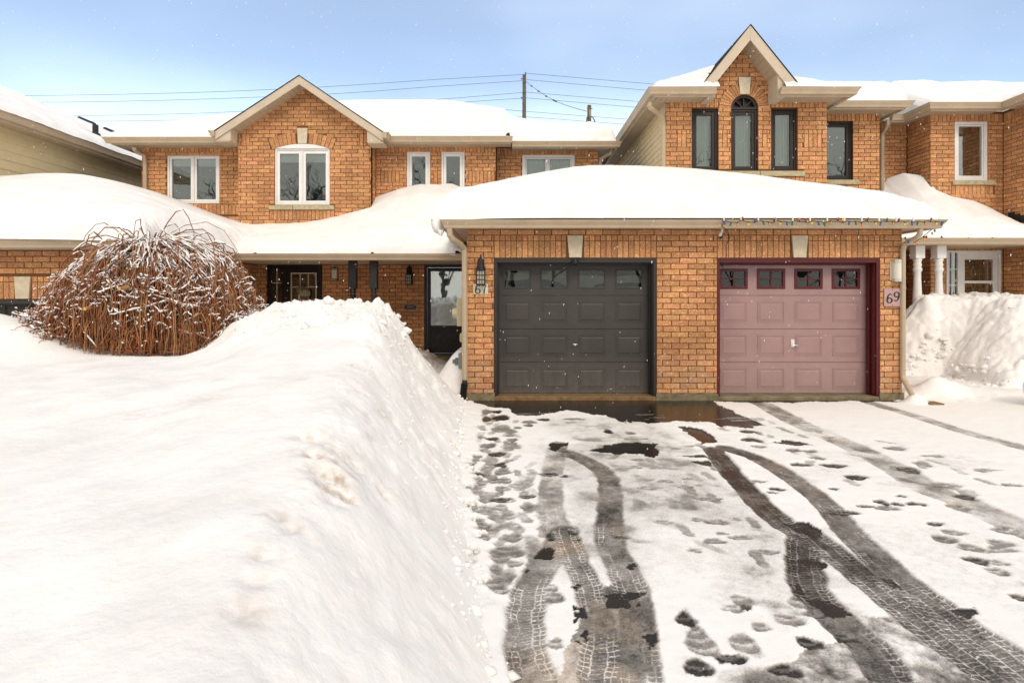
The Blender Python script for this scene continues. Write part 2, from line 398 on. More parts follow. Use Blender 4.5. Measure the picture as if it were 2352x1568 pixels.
M_FILM = mat("grey_window_film", (0.19, 0.165, 0.145), 0.7, 0.2, vary=0.1)
M_PLATEC = mat("cream_plate", (0.66, 0.61, 0.48), 0.5, 0.3, vary=0.05)
M_PLATEP = mat("pink_plate", (0.46, 0.30, 0.29), 0.6, 0.3, vary=0.06)
M_DIGIT = mat("black_digit", (0.02, 0.02, 0.022), 0.4, 0.4)
M_SAGE = mat("sage_green_paint", (0.20, 0.27, 0.17), 0.7, 0.2, vary=0.1)
M_BURLAP = mat("burlap", (0.27, 0.18, 0.105), 0.95, 0.1, vary=0.2, scale=60)
M_RUSTWOOD = mat("brown_wood", (0.20, 0.095, 0.04), 0.7, 0.2, vary=0.25, scale=20)
M_IVORY = mat("ivory_paint", (0.60, 0.56, 0.43), 0.6, 0.2)
M_RED = mat("pink_red_print", (0.55, 0.22, 0.22), 0.5, 0.3)
M_GREYW = mat("pale_print", (0.45, 0.44, 0.42), 0.5, 0.3)
M_TWIG = mat("red_brown_bark", (0.26, 0.093, 0.040), 0.7, 0.25, vary=0.4, scale=5)
M_TWIG2 = mat("tan_bark", (0.38, 0.205, 0.095), 0.7, 0.25, vary=0.3, scale=5)
M_CUT = mat("fresh_cut_wood", (0.62, 0.38, 0.10), 0.8, 0.1)
M_SNOW = snow_mat("roof_snow", bump=0.25, bscale=16)
M_SNOWG = snow_mat("ground_snow", dirt_attr=True, bump=0.38, bscale=22)
M_SNOWT = snow_mat("twig_snow", bump=0.0)
M_DRIVE = driveway_mat()
M_GLASS = glass_mat("window_glass", 0.10)
M_GLASSG = glass_mat("garage_glass", 0.035)
M_GLASSD = glass_mat("door_glass", 0.30)
M_BULB = {}
for nm, c in (("blue", (0.03, 0.10, 0.42)), ("green", (0.015, 0.16, 0.05)), ("orange", (0.75, 0.22, 0.015)), ("red", (0.50, 0.012, 0.015)), ("yellow", (0.75, 0.48, 0.02))):
    M_BULB[nm] = mat(nm + "_bulb", c, 0.25, 0.5)
M_LWIRE = mat("green_cable", (0.012, 0.03, 0.018), 0.6, 0.3)

# ------------------------------------------------------------------ object helpers
def tag(o, label=None, cat=None, group=None, kind=None):
    if label: o["label"] = label
    if cat: o["category"] = cat
    if group: o["group"] = group
    if kind: o["kind"] = kind
    return o

TLOC = {}
def thing(name, loc, label, cat, group=None):
    e = bpy.data.objects.new(name, None)
    COL.objects.link(e)
    e.location = loc
    e.empty_display_size = 0.2
    TLOC[e.name] = Vector(loc)
    return tag(e, label, cat, group)

def put(o, parent):
    """parent o while its own coordinates stay world coordinates"""
    if parent is not None:
        o.parent = parent
        t = TLOC.get(parent.name)
        if t is not None:
            o.matrix_parent_inverse = Matrix.Translation(-t)
    return o

def link(name, me, parent=None):
    o = bpy.data.objects.new(name, me)
    COL.objects.link(o)
    return put(o, parent)

class MB:
    def __init__(s): s.v = []; s.f = []
    def add(s, vs, fs):
        k = len(s.v); s.v.extend(tuple(p) for p in vs); s.f.extend(tuple(i + k for i in f) for f in fs); return s
    def box(s, x0, x1, y0, y1, z0, z1):
        if x0 > x1: x0, x1 = x1, x0
        if y0 > y1: y0, y1 = y1, y0
        if z0 > z1: z0, z1 = z1, z0
        return s.add([(x0, y0, z0), (x1, y0, z0), (x1, y1, z0), (x0, y1, z0), (x0, y0, z1), (x1, y0, z1), (x1, y1, z1), (x0, y1, z1)],
                     [(0, 3, 2, 1), (4, 5, 6, 7), (0, 1, 5, 4), (1, 2, 6, 5), (2, 3, 7, 6), (3, 0, 4, 7)])
    def fbox(s, fr, u0, u1, z0, z1, d0, d1):
        """box in a wall frame: d is the distance out of the wall face"""
        P = [fr.p(u, z, d) for d in (d0, d1) for z in (z0, z1) for u in (u0, u1)]
        return s.add(P, [(0, 1, 3, 2), (4, 6, 7, 5), (0, 4, 5, 1), (2, 3, 7, 6), (0, 2, 6, 4), (1, 5, 7, 3)])
    def fprism(s, fr, poly, d0, d1):
        n = len(poly)
        P = [fr.p(u, z, d0) for u, z in poly] + [fr.p(u, z, d1) for u, z in poly]
        F = [tuple(range(n))[::-1], tuple(range(n, 2 * n))] + [(i, (i + 1) % n, n + (i + 1) % n, n + i) for i in range(n)]
        return s.add(P, F)
    def ring(s, fr, u0, u1, z0, z1, w, d0, d1, wb=None):
        wb = w if wb is None else wb
        s.fbox(fr, u0, u0 + w, z0, z1, d0, d1); s.fbox(fr, u1 - w, u1, z0, z1, d0, d1)
        s.fbox(fr, u0 + w, u1 - w, z1 - w, z1, d0, d1)
        if wb: s.fbox(fr, u0 + w, u1 - w, z0, z0 + wb, d0, d1)
        return s
    def tube(s, pts, r, n=8, cap=True):
        pts = [Vector(p) for p in pts]
        rs = r if isinstance(r, (list, tuple)) else [r] * len(pts)
        rings = []
        up = None
        for i, p in enumerate(pts):
            a = pts[max(0, i - 1)]; b = pts[min(len(pts) - 1, i + 1)]
            t = (b - a)
            t = t.normalized() if t.length > 1e-9 else Vector((0, 0, 1))
            if up is None:
                up = Vector((0, 0, 1)) if abs(t.z) < 0.9 else Vector((1, 0, 0))
            x = t.cross(up)
            if x.length < 1e-6: x = t.orthogonal()
            x.normalize(); y = x.cross(t).normalized(); up = y
            rings.append([p + (x * math.cos(2 * math.pi * k / n) + y * math.sin(2 * math.pi * k / n)) * rs[i] for k in range(n)])
        V = [q for ring in rings for q in ring]
        F = []
        for i in range(len(pts) - 1):
            for k in range(n):
                F.append((i * n + k, i * n + (k + 1) % n, (i + 1) * n + (k + 1) % n, (i + 1) * n + k))
        if cap:
            F.append(tuple(range(n))[::-1]); F.append(tuple(range((len(pts) - 1) * n, len(pts) * n)))
        return s.add(V, F)
    def lathe(s, prof, cx, cy, n=20):
        V = []; F = []
        for r, z in prof:
            for k in range(n):
                a = 2 * math.pi * k / n
                V.append((cx + r * math.cos(a), cy + r * math.sin(a), z))
        for i in range(len(prof) - 1):
            for k in range(n):
                F.append((i * n + k, i * n + (k + 1) % n, (i + 1) * n + (k + 1) % n, (i + 1) * n + k))
        F.append(tuple(range(n))[::-1]); F.append(tuple(range((len(prof) - 1) * n, len(prof) * n)))
        return s.add(V, F)
    def mesh(s, name, m, smooth=False):
        me = bpy.data.meshes.new(name)
        me.from_pydata(s.v, [], s.f)
        me.materials.append(m)
        if smooth: me.shade_smooth()
        me.update()
        return me
    def build(s, name, m, parent=None, smooth=False, bevel=0.0):
        o = link(name, s.mesh(name, m, smooth), parent)
        if bevel:
            b = o.modifiers.new("edge", 'BEVEL'); b.width = bevel; b.segments = 2; b.limit_method = 'ANGLE'; b.angle_limit = math.radians(40)
            b.harden_normals = False
        return o

class Frame:
    """a wall plane: u runs along it, z up, d out of the wall face"""
    def __init__(s, o, u, n): s.o = Vector(o); s.u = Vector(u); s.n = Vector(n)
    def p(s, u, z, d=0.0):
        q = s.o + s.u * u + s.n * d
        return (q.x, q.y, q.z + z)
    def mtx(s, u, z, d=0.0):
        q = s.p(u, z, d); y = -s.n
        return Matrix(((s.u.x, y.x, 0, q[0]), (s.u.y, y.y, 0, q[1]), (0, 0, 1, q[2]), (0, 0, 0, 1)))
def FR(Y): return Frame((0, Y, 0), (1, 0, 0), (0, -1, 0))
def FRL(X): return Frame((X, 0, 0), (0, -1, 0), (-1, 0, 0))    # faces -X, u = -Y
def FRR(X): return Frame((X, 0, 0), (0, 1, 0), (1, 0, 0))      # faces +X, u = Y

# ------------------------------------------------------------------ noise for terrain
def _hash(ix, iy, seed):
    h = (ix.astype(np.int64) * 374761393 + iy.astype(np.int64) * 668265263 + seed * 2147483647) & 0xffffffff
    h = ((h ^ (h >> 13)) * 1274126177) & 0xffffffff
    h = h ^ (h >> 16)
    return (h & 0xffff) / 65535.0
def vnoise(x, y, seed=0):
    ix = np.floor(x); iy = np.floor(y); fx = x - ix; fy = y - iy
    fx = fx * fx * fx * (fx * (fx * 6 - 15) + 10); fy = fy * fy * fy * (fy * (fy * 6 - 15) + 10)
    a = _hash(ix, iy, seed); b = _hash(ix + 1, iy, seed); c = _hash(ix, iy + 1, seed); d = _hash(ix + 1, iy + 1, seed)
    return (a + (b - a) * fx) * (1 - fy) + (c + (d - c) * fx) * fy
def fbm(x, y, octv=4, seed=0, gain=0.5):
    s = 0; amp = 1; tot = 0
    for k in range(octv):
        ca, sa = math.cos(0.7 * k + 0.3), math.sin(0.7 * k + 0.3)
        s = s + amp * (vnoise((x * ca - y * sa) * 2 ** k + 17.3 * k, (x * sa + y * ca) * 2 ** k - 9.1 * k, seed + k) - 0.5); tot += amp; amp *= gain
    return s / tot * 2
def cells(x, y, seed=0):
    """rounded clods: 1 at the middle of a random cell, 0 between cells"""
    ix, iy = np.floor(x), np.floor(y); best = np.full(x.shape, 9.0)
    for dx in (-1, 0, 1):
        for dy in (-1, 0, 1):
            cx, cy = ix + dx, iy + dy
            px = cx + .1 + .8 * _hash(cx, cy, seed); py = cy + .1 + .8 * _hash(cx, cy, seed + 7)
            w = .75 + .6 * _hash(cx, cy, seed + 13)
            best = np.minimum(best, np.hypot(x - px, y - py) / w)
    return np.sqrt(np.clip(1 - (best / .72) ** 2, 0, 1))
def sstep(a, b, x):
    t = np.clip((x - a) / (b - a), 0, 1); return t * t * (3 - 2 * t)
def smin(vals, k):
    s = 0
    for v in vals: s = s + np.exp(-np.clip(v, -5, 12) / k)
    return -k * np.log(s)

def grid_mesh(name, xs, ys, zf, m, parent=None, keep=None, attrs=None):
    X, Y = np.meshgrid(xs, ys)
    Z = zf(X, Y) if callable(zf) else zf
    nx, ny = len(xs), len(ys)
    co = np.stack([X, Y, Z], -1).reshape(-1, 3).astype(np.float32)
    i = np.arange((ny - 1) * (nx - 1)); r = i // (nx - 1); c = i % (nx - 1); a = r * nx + c
    q = np.stack([a, a + 1, a + 1 + nx, a + nx], -1)
    if keep is not None:
        K = keep(X, Y, Z).reshape(-1)
        q = q[K[q].all(1)]
    used = np.unique(q); remap = np.full(len(co), -1, dtype=np.int64); remap[used] = np.arange(len(used))
    co = co[used]; q = remap[q]
    me = bpy.data.meshes.new(name)
    me.vertices.add(len(co)); me.vertices.foreach_set("co", co.reshape(-1))
    me.loops.add(q.size); me.loops.foreach_set("vertex_index", q.reshape(-1).astype(np.int32))
    me.polygons.add(len(q)); me.polygons.foreach_set("loop_start", (np.arange(len(q)) * 4).astype(np.int32))
    me.polygons.foreach_set("use_smooth", np.ones(len(q), dtype=bool))
    for an, av in (attrs or {}).items():
        at = me.attributes.new(an, 'FLOAT', 'POINT'); at.data.foreach_set("value", av.reshape(-1)[used].astype(np.float32))
    me.materials.append(m)
    me.update(); me.validate()
    return link(name, me, parent)

def tubes_np(name, paths, radii, m, parent=None, sides=4, smooth=True):
    """many thin tubes joined in one mesh: paths (N,K,3), radii (N,K)"""
    P = np.asarray(paths, dtype=np.float64); R = np.asarray(radii, dtype=np.float64)
    N, K, _ = P.shape
    T = np.gradient(P, axis=1); T /= np.linalg.norm(T, axis=2, keepdims=True) + 1e-9
    ref = np.where(np.abs(T[..., 2:3]) < 0.9, np.array([0, 0, 1.0]), np.array([1.0, 0, 0]))
    A = np.cross(T, ref); A /= np.linalg.norm(A, axis=2, keepdims=True) + 1e-9
    B = np.cross(A, T)
    ang = np.arange(sides) * 2 * np.pi / sides
    V = P[:, :, None, :] + R[:, :, None, None] * (A[:, :, None, :] * np.cos(ang)[None, None, :, None] + B[:, :, None, :] * np.sin(ang)[None, None, :, None])
    V = V.reshape(-1, 3)
    n = np.arange(N)[:, None, None]; k = np.arange(K - 1)[None, :, None]; s = np.arange(sides)[None, None, :]
    a = (n * K + k) * sides
    q = np.stack([a + s, a + (s + 1) % sides, a + sides + (s + 1) % sides, a + sides + s], -1).reshape(-1, 4)
    me = bpy.data.meshes.new(name)
    me.vertices.add(len(V)); me.vertices.foreach_set("co", V.astype(np.float32).reshape(-1))
    me.loops.add(q.size); me.loops.foreach_set("vertex_index", q.reshape(-1).astype(np.int32))
    me.polygons.add(len(q)); me.polygons.foreach_set("loop_start", (np.arange(len(q)) * 4).astype(np.int32))
    me.polygons.foreach_set("use_smooth", np.full(len(q), smooth, dtype=bool))
    me.materials.append(m); me.update(); me.validate()
    return link(name, me, parent)

def blob(name, c, r, m, parent=None, seed=0, amp=0.18, sub=3, sc=(1, 1, 1)):
    import bmesh
    bm = bmesh.new(); bmesh.ops.create_icosphere(bm, subdivisions=sub, radius=1.0)
    for v in bm.verts:
        d = v.co.normalized()
        k = 1 + amp * (math.sin(3.1 * d.x + seed) * math.cos(2.7 * d.y + 1.3 * seed) + 0.6 * math.sin(5.3 * d.z + 4.1 * d.x + 2 * seed))
        v.co = Vector((d.x * sc[0], d.y * sc[1], d.z * sc[2])) * r * k + Vector(c)
    me = bpy.data.meshes.new(name); bm.to_mesh(me); bm.free()
    me.shade_smooth(); me.materials.append(m)
    return link(name, me, parent)

def text(name, body, size, loc, m, parent=None, rot=(math.radians(90), 0, 0), ext=0.003, bold=0.0, shear=0.0, align='CENTER'):
    cu = bpy.data.curves.new(name, 'FONT')
    cu.body = body; cu.size = size; cu.extrude = ext; cu.offset = bold; cu.shear = shear
    cu.align_x = align; cu.align_y = 'CENTER'; cu.resolution_u = 3
    cu.materials.append(m)
    o = bpy.data.objects.new(name, cu); COL.objects.link(o)
    o.location = loc; o.rotation_euler = rot
    bpy.context.view_layer.update()
    me = bpy.data.meshes.new_from_object(o.evaluated_get(bpy.context.evaluated_depsgraph_get()))
    mt = o.matrix_world.copy(); bpy.data.objects.remove(o); bpy.data.curves.remove(cu)
    me.transform(mt); me.name = name
    return link(name, me, parent)
# ------------------------------------------------------------------ brickwork
CH, BH, BL, BP = 0.0889, 0.0785, 0.2567, 0.2667     # course height, brick height, length, length with joint
BRICKS = {}      # house empty name -> list of (frame, polygon corners, facing)
def brick(house, fr, u0, u1, z0, z1):
    if u1 - u0 < 0.018 or z1 - z0 < 0.012: return
    BRICKS.setdefault(house.name, []).append((fr, ((u0, z0), (u1, z0), (u1, z1), (u0, z1)), True))
def brickq(house, fr, poly):
    BRICKS.setdefault(house.name, []).append((fr, tuple(poly), False))

def minus(iv, a, b):
    out = []
    for p, q in iv:
        if b <= p or a >= q: out.append((p, q)); continue
        if a > p: out.append((p, a))
        if b < q: out.append((b, q))
    return out

def courses(house, fr, u0, u1, zb, zt, holes=(), clip=None, phase=0.0):
    """running bond from the top zt down to zb; holes are (u0,u1,z0,z1) or functions z->(u0,u1)/None"""
    k = 0
    while True:
        t = zt - k * CH - 0.005; b = t - BH
        if t <= zb + 0.02: break
        b = max(b, zb); mid = (t + b) / 2
        iv = [(u0, u1)]
        if clip:
            c = clip(mid)
            if c is None or c[1] - c[0] < 0.05: k += 1; continue
            iv = [(max(u0, c[0]), min(u1, c[1]))]
        for h in holes:
            if callable(h):
                r = h(mid)
                if r: iv = minus(iv, r[0] - 0.006, r[1] + 0.006)
            elif h[2] < mid < h[3]:
                iv = minus(iv, h[0] - 0.005, h[1] + 0.005)
        off = phase + (BP / 2 if k % 2 else 0.0) + rng.uniform(-0.006, 0.006)
        for a, c in iv:
            i = math.floor((a - u0 - off) / BP)
            while True:
                s = u0 + off + i * BP; e = s + BL
                if s >= c: break
                if e > a + 0.02: brick(house, fr, max(s, a) + 0.002, min(e, c) - 0.002, b, t)
                i += 1
        k += 1

def soldiers(house, fr, u0, u1, z0, z1, header=True, gap=None):
    """upright bricks, with a row of headers above when the band is four courses tall"""
    n = max(1, round((u1 - u0) / CH)); w = (u1 - u0) / n
    for i in range(n):
        a = u0 + i * w + 0.005; b = u0 + (i + 1) * w - 0.005
        top = z1 - 0.005
        rows = []
        if header and z1 - z0 > 0.32:
            rows = [(z0 + 0.003, z1 - CH - 0.005), (z1 - CH + 0.004, top)]
        else: rows = [(z0 + 0.003, top)]
        for r0, r1 in rows:
            aa, bb = a, b
            if gap:
                g = gap((r0 + r1) / 2)
                if g:
                    if aa >= g[0] and bb <= g[1]: continue
                    if aa < g[0] < bb: bb = g[0] - 0.006
                    elif aa < g[1] < bb: aa = g[1] + 0.006
            brick(house, fr, aa, bb, r0, r1)

def core(house, fr, u0, u1, z0, z1, holes=(), depth=0.14, name="wall", setb=0.008, m=None):
    """the mortar bed the bricks are set in, with the openings left free"""
    us = sorted({u0, u1, *[v for h in holes for v in h[:2] if u0 < v < u1]})
    zs = sorted({z0, z1, *[v for h in holes for v in h[2:4] if z0 < v < z1]})
    mb = MB()
    for i in range(len(us) - 1):
        run = None
        for j in range(len(zs) - 1):
            um, zm = (us[i] + us[i + 1]) / 2, (zs[j] + zs[j + 1]) / 2
            solid = not any(h[0] < um < h[1] and h[2] < zm < h[3] for h in holes)
            if solid: run = [zs[j], zs[j + 1]] if run is None else [run[0], zs[j + 1]]
            if (not solid or j == len(zs) - 2) and run:
                mb.fbox(fr, us[i], us[i + 1], run[0], run[1], -depth - setb, -setb); run = None
    return mb.build(name, m or M_MORTAR, house)

def lay_bricks():
    """single brick objects for the 300 of each building that show largest, one joined part for the rest"""
    dg = bpy.context.evaluated_depsgraph_get(); dg.update()
    eye = Vector((0, 0, EYE)); cache = {}
    for hn, lst in BRICKS.items():
        house = bpy.data.objects[hn]
        sc = []
        for i, (fr, poly, rect) in enumerate(lst):
            uc = sum(p[0] for p in poly) / len(poly); zc = sum(p[1] for p in poly) / len(poly)
            c = Vector(fr.p(uc, zc, 0.03)); d = c - eye
            x = c.x / c.y * FPX + HX if c.y > 0.3 else -1
            y = HY - (c.z - EYE) / max(c.y, 0.3) * FPX
            if not (0 < x < 2352 and 0 < y < 1568): continue
            face = -(d.normalized().dot(fr.n))
            if face <= 0.02: continue
            us = [p[0] for p in poly]; zs = [p[1] for p in poly]
            sc.append((((max(us) - min(us)) * (max(zs) - min(zs))) * face / d.length_squared, i, d))
        sc.sort(key=lambda s: -s[0])
        single = set()
        for a, i, d in sc:
            if len(single) >= 300: break
            hit = SC.ray_cast(dg, eye, d.normalized(), distance=d.length - 0.005)
            if not hit[0]: single.add(i)
        mb = MB()
        for i, (fr, poly, rect) in enumerate(lst):
            if i not in single:
                u_ = [p[0] for p in poly]; z_ = [p[1] for p in poly]
                add_brick(mb, fr, poly)
        if mb.v:
            o = mb.build("brick_courses", M_BRICK, house); o["kind"] = "stuff"
        lf = Frame((0, 0, 0), (1, 0, 0), (0, -1, 0))
        for i in sorted(single):
            fr, poly, rect = lst[i]
            uc = sum(p[0] for p in poly) / len(poly); zc = sum(p[1] for p in poly) / len(poly)
            loc = [(u - uc, z - zc) for u, z in poly]
            key = tuple((round(u, 3), round(z, 3)) for u, z in loc)
            me = cache.get(key)
            if me is None:
                b = MB(); add_brick(b, lf, loc); me = cache[key] = b.mesh("brick", M_BRICK)
            o = bpy.data.objects.new("brick", me); COL.objects.link(o)
            o.matrix_local = fr.mtx(uc, zc, rng.uniform(-0.0015, 0.0015))
            put(o, house)

def add_brick(mb, fr, poly, ch=0.004, back=-0.03):
    n = len(poly)
    cu = sum(p[0] for p in poly) / n; cz = sum(p[1] for p in poly) / n
    def ins(p):
        du, dz = cu - p[0], cz - p[1]
        return (p[0] + (ch if du > 0 else -ch) * min(1, abs(du) / ch), p[1] + (ch if dz > 0 else -ch) * min(1, abs(dz) / ch))
    V = [fr.p(u, z, back) for u, z in poly] + [fr.p(u, z, -ch) for u, z in poly] + [fr.p(*ins(p), 0.0) for p in poly]
    F = [tuple(range(2 * n, 3 * n))]
    for r in (0, n):
        F += [(r + i, r + (i + 1) % n, r + n + (i + 1) % n, r + n + i) for i in range(n)]
    mb.add(V, F)

# ------------------------------------------------------------------ windows, gutters, soffits
def window(house, fr, u0, u1, z0, z1, m, fw=0.05, sashes=None, sw=0.045, set_back=0.03, blind=0.0, curtain=False, depth=0.10, glass=None, bevel=0.004, room_shade=None, proud=0.0, label=None):
    f = MB().ring(fr, u0, u1, z0, z1, fw, -set_back - depth, -set_back + proud)
    w = f.build("window", m, house, bevel=bevel)
    if label: w["label"] = label
    if sashes is None: sashes = [(u0 + fw, u1 - fw)]
    for i, (a, b) in enumerate(sashes):
        if i:
            MB().fbox(fr, sashes[i - 1][1], a, z0 + fw, z1 - fw, -set_back - depth, -set_back + proud - 0.003).build("mullion", m, w, bevel=bevel)
        MB().ring(fr, a + 0.004, b - 0.004, z0 + fw + 0.004, z1 - fw - 0.004, sw, -set_back - depth + 0.01, -set_back - 0.016).build("sash", m, w, bevel=bevel)
        ga, gb, g0, g1 = a + sw, b - sw, z0 + fw + sw, z1 - fw - sw
        MB().fbox(fr, ga - 0.005, gb + 0.005, g0 - 0.005, g1 + 0.005, -set_back - 0.052, -set_back - 0.046).build("pane", glass or M_GLASS, w)
        if blind:
            MB().fbox(fr, ga, gb, g1 - blind, g1, -set_back - 0.085, -set_back - 0.08).build("blind", M_BLIND, w)
        if curtain:
            n = 60; V = []; F = []
            for k in range(n + 1):
                t = k / n; u = ga + (gb - ga) * t
                d = -set_back - 0.16 + 0.022 * math.sin(t * 31 + i) + 0.012 * math.sin(t * 67 + 1)
                V += [fr.p(u, g0 - 0.02, d), fr.p(u, g1 + 0.02, d)]
            F = [(2 * k, 2 * k + 2, 2 * k + 3, 2 * k + 1) for k in range(n)]
            MB().add(V, F).build("curtain", M_CURT, w, smooth=True)
    MB().fbox(fr, u0 - 0.25, u1 + 0.25, z0 - 0.15, z1 + 0.2, -set_back - 0.42, -set_back - 0.40).build("room_shade", room_shade or M_INT, w)  # dark sheet behind the window, in place of an unlit interior
    return w

GUT = [(0, 0.125), (0, 0.0), (0.075, 0.0), (0.082, 0.012), (0.088, 0.045), (0.10, 0.065), (0.116, 0.095), (0.12, 0.125), (0.128, 0.128), (0.128, 0.118), (0.112, 0.118), (0.108, 0.122)]
def gutter(house, A, B, out, z, m=None, miter=(0, 0)):
    A = Vector((A[0], A[1], 0)); B = Vector((B[0], B[1], 0)); o = Vector((out[0], out[1], 0)); t = (B - A).normalized()
    V = []
    for P, mt in ((A, -miter[0]), (B, miter[1])):
        for a, h in GUT:
            q = P + o * a + t * (a * mt); V.append((q.x, q.y, z + h))
    n = len(GUT)
    F = [(i, (i + 1) % n, n + (i + 1) % n, n + i) for i in range(n)] + [tuple(range(n))[::-1], tuple(range(n, 2 * n))]
    return MB().add(V, F).build("gutter", m or M_TRIM, house, bevel=0.003)

def soffit(house, x0, x1, y0, y1, z, pitch=0.105, along='x'):
    """separate boards running across the eave"""
    L = (x1 - x0) if along == 'x' else (y1 - y0)
    n = max(1, int(round(L / pitch))); p = L / n
    if along == 'x': me = MB().box(0.004, p - 0.004, 0, y1 - y0, 0, 0.012).mesh("soffit_board", M_SOFFIT)
    else: me = MB().box(0, x1 - x0, 0.004, p - 0.004, 0, 0.012).mesh("soffit_board", M_SOFFIT)
    for i in range(n):
        o = bpy.data.objects.new("soffit_board", me); COL.objects.link(o)
        o.location = (x0 + i * p, y0, z) if along == 'x' else (x0, y0 + i * p, z)
        put(o, house)
    MB().box(x0, x1, y0, y1, z + 0.012, z + 0.03).build("soffit_backing", M_SOFFIT, house)

def keystone(house, fr, t0, t1, b0, b1, zt, zb):
    return MB().fprism(fr, [(b0, zb), (b1, zb), (t1, zt), (t0, zt)], -0.10, 0.022).build("keystone", M_STONE, house, bevel=0.006)

def downspout(house, pts, w=0.075, d=0.055, m=None):
    """rectangular pipe along a poly-line"""
    return MB().tube(pts, w / 1.75, 8).build("downspout", m or M_TRIM, house, smooth=False)
# ------------------------------------------------------------------ the ground
def track_dist(P, X, Y):
    """distance to poly-line P and the arc length and side at the nearest point"""
    best = np.full(X.shape, 1e9); arc = np.zeros(X.shape); side = np.zeros(X.shape); s0 = 0
    for (ax, ay), (bx, by) in zip(P[:-1], P[1:]):
        dx, dy = bx - ax, by - ay; l = math.hypot(dx, dy)
        t = np.clip(((X - ax) * dx + (Y - ay) * dy) / (l * l), 0, 1)
        px, py = ax + t * dx, ay + t * dy
        d = np.hypot(X - px, Y - py); sd = ((X - ax) * dy - (Y - ay) * dx) / l
        k = d < best
        best = np.where(k, d, best); arc = np.where(k, s0 + t * l, arc); side = np.where(k, sd, side)
        s0 += l
    return best, arc, side
def smooth_path(pts, n=8):
    P = [np.array(p, float) for p in pts]
    P = [2 * P[0] - P[1]] + P + [2 * P[-1] - P[-2]]
    out = []
    for i in range(1, len(P) - 2):
        for t in np.linspace(0, 1, n, endpoint=False):
            a, b, c, d = P[i - 1], P[i], P[i + 1], P[i + 2]
            out.append(tuple(0.5 * ((2 * b) + (-a + c) * t + (2 * a - 5 * b + 4 * c - d) * t * t + (-a + 3 * b - 3 * c + d) * t ** 3)))
    out.append(tuple(P[-2])); return out

def poly_mask(poly, X, Y):
    inside = np.zeros(X.shape, bool)
    n = len(poly)
    for i in range(n):
        (x1, y1), (x2, y2) = poly[i], poly[(i + 1) % n]
        c = ((y1 > Y) != (y2 > Y)) & (X < (x2 - x1) * (Y - y1) / (y2 - y1 + 1e-12) + x1)
        inside ^= c
    return inside

def z5(x, y): return G_(1004.5 + .28646 * x, 820.75 + .28646 * y)
def z6(x, y): return G_(1004.5 + .28646 * x, 1163.75 + .28646 * y)
def z7(x, y): return G_(1555.75 + .4375 * x, 882 + .4375 * y)

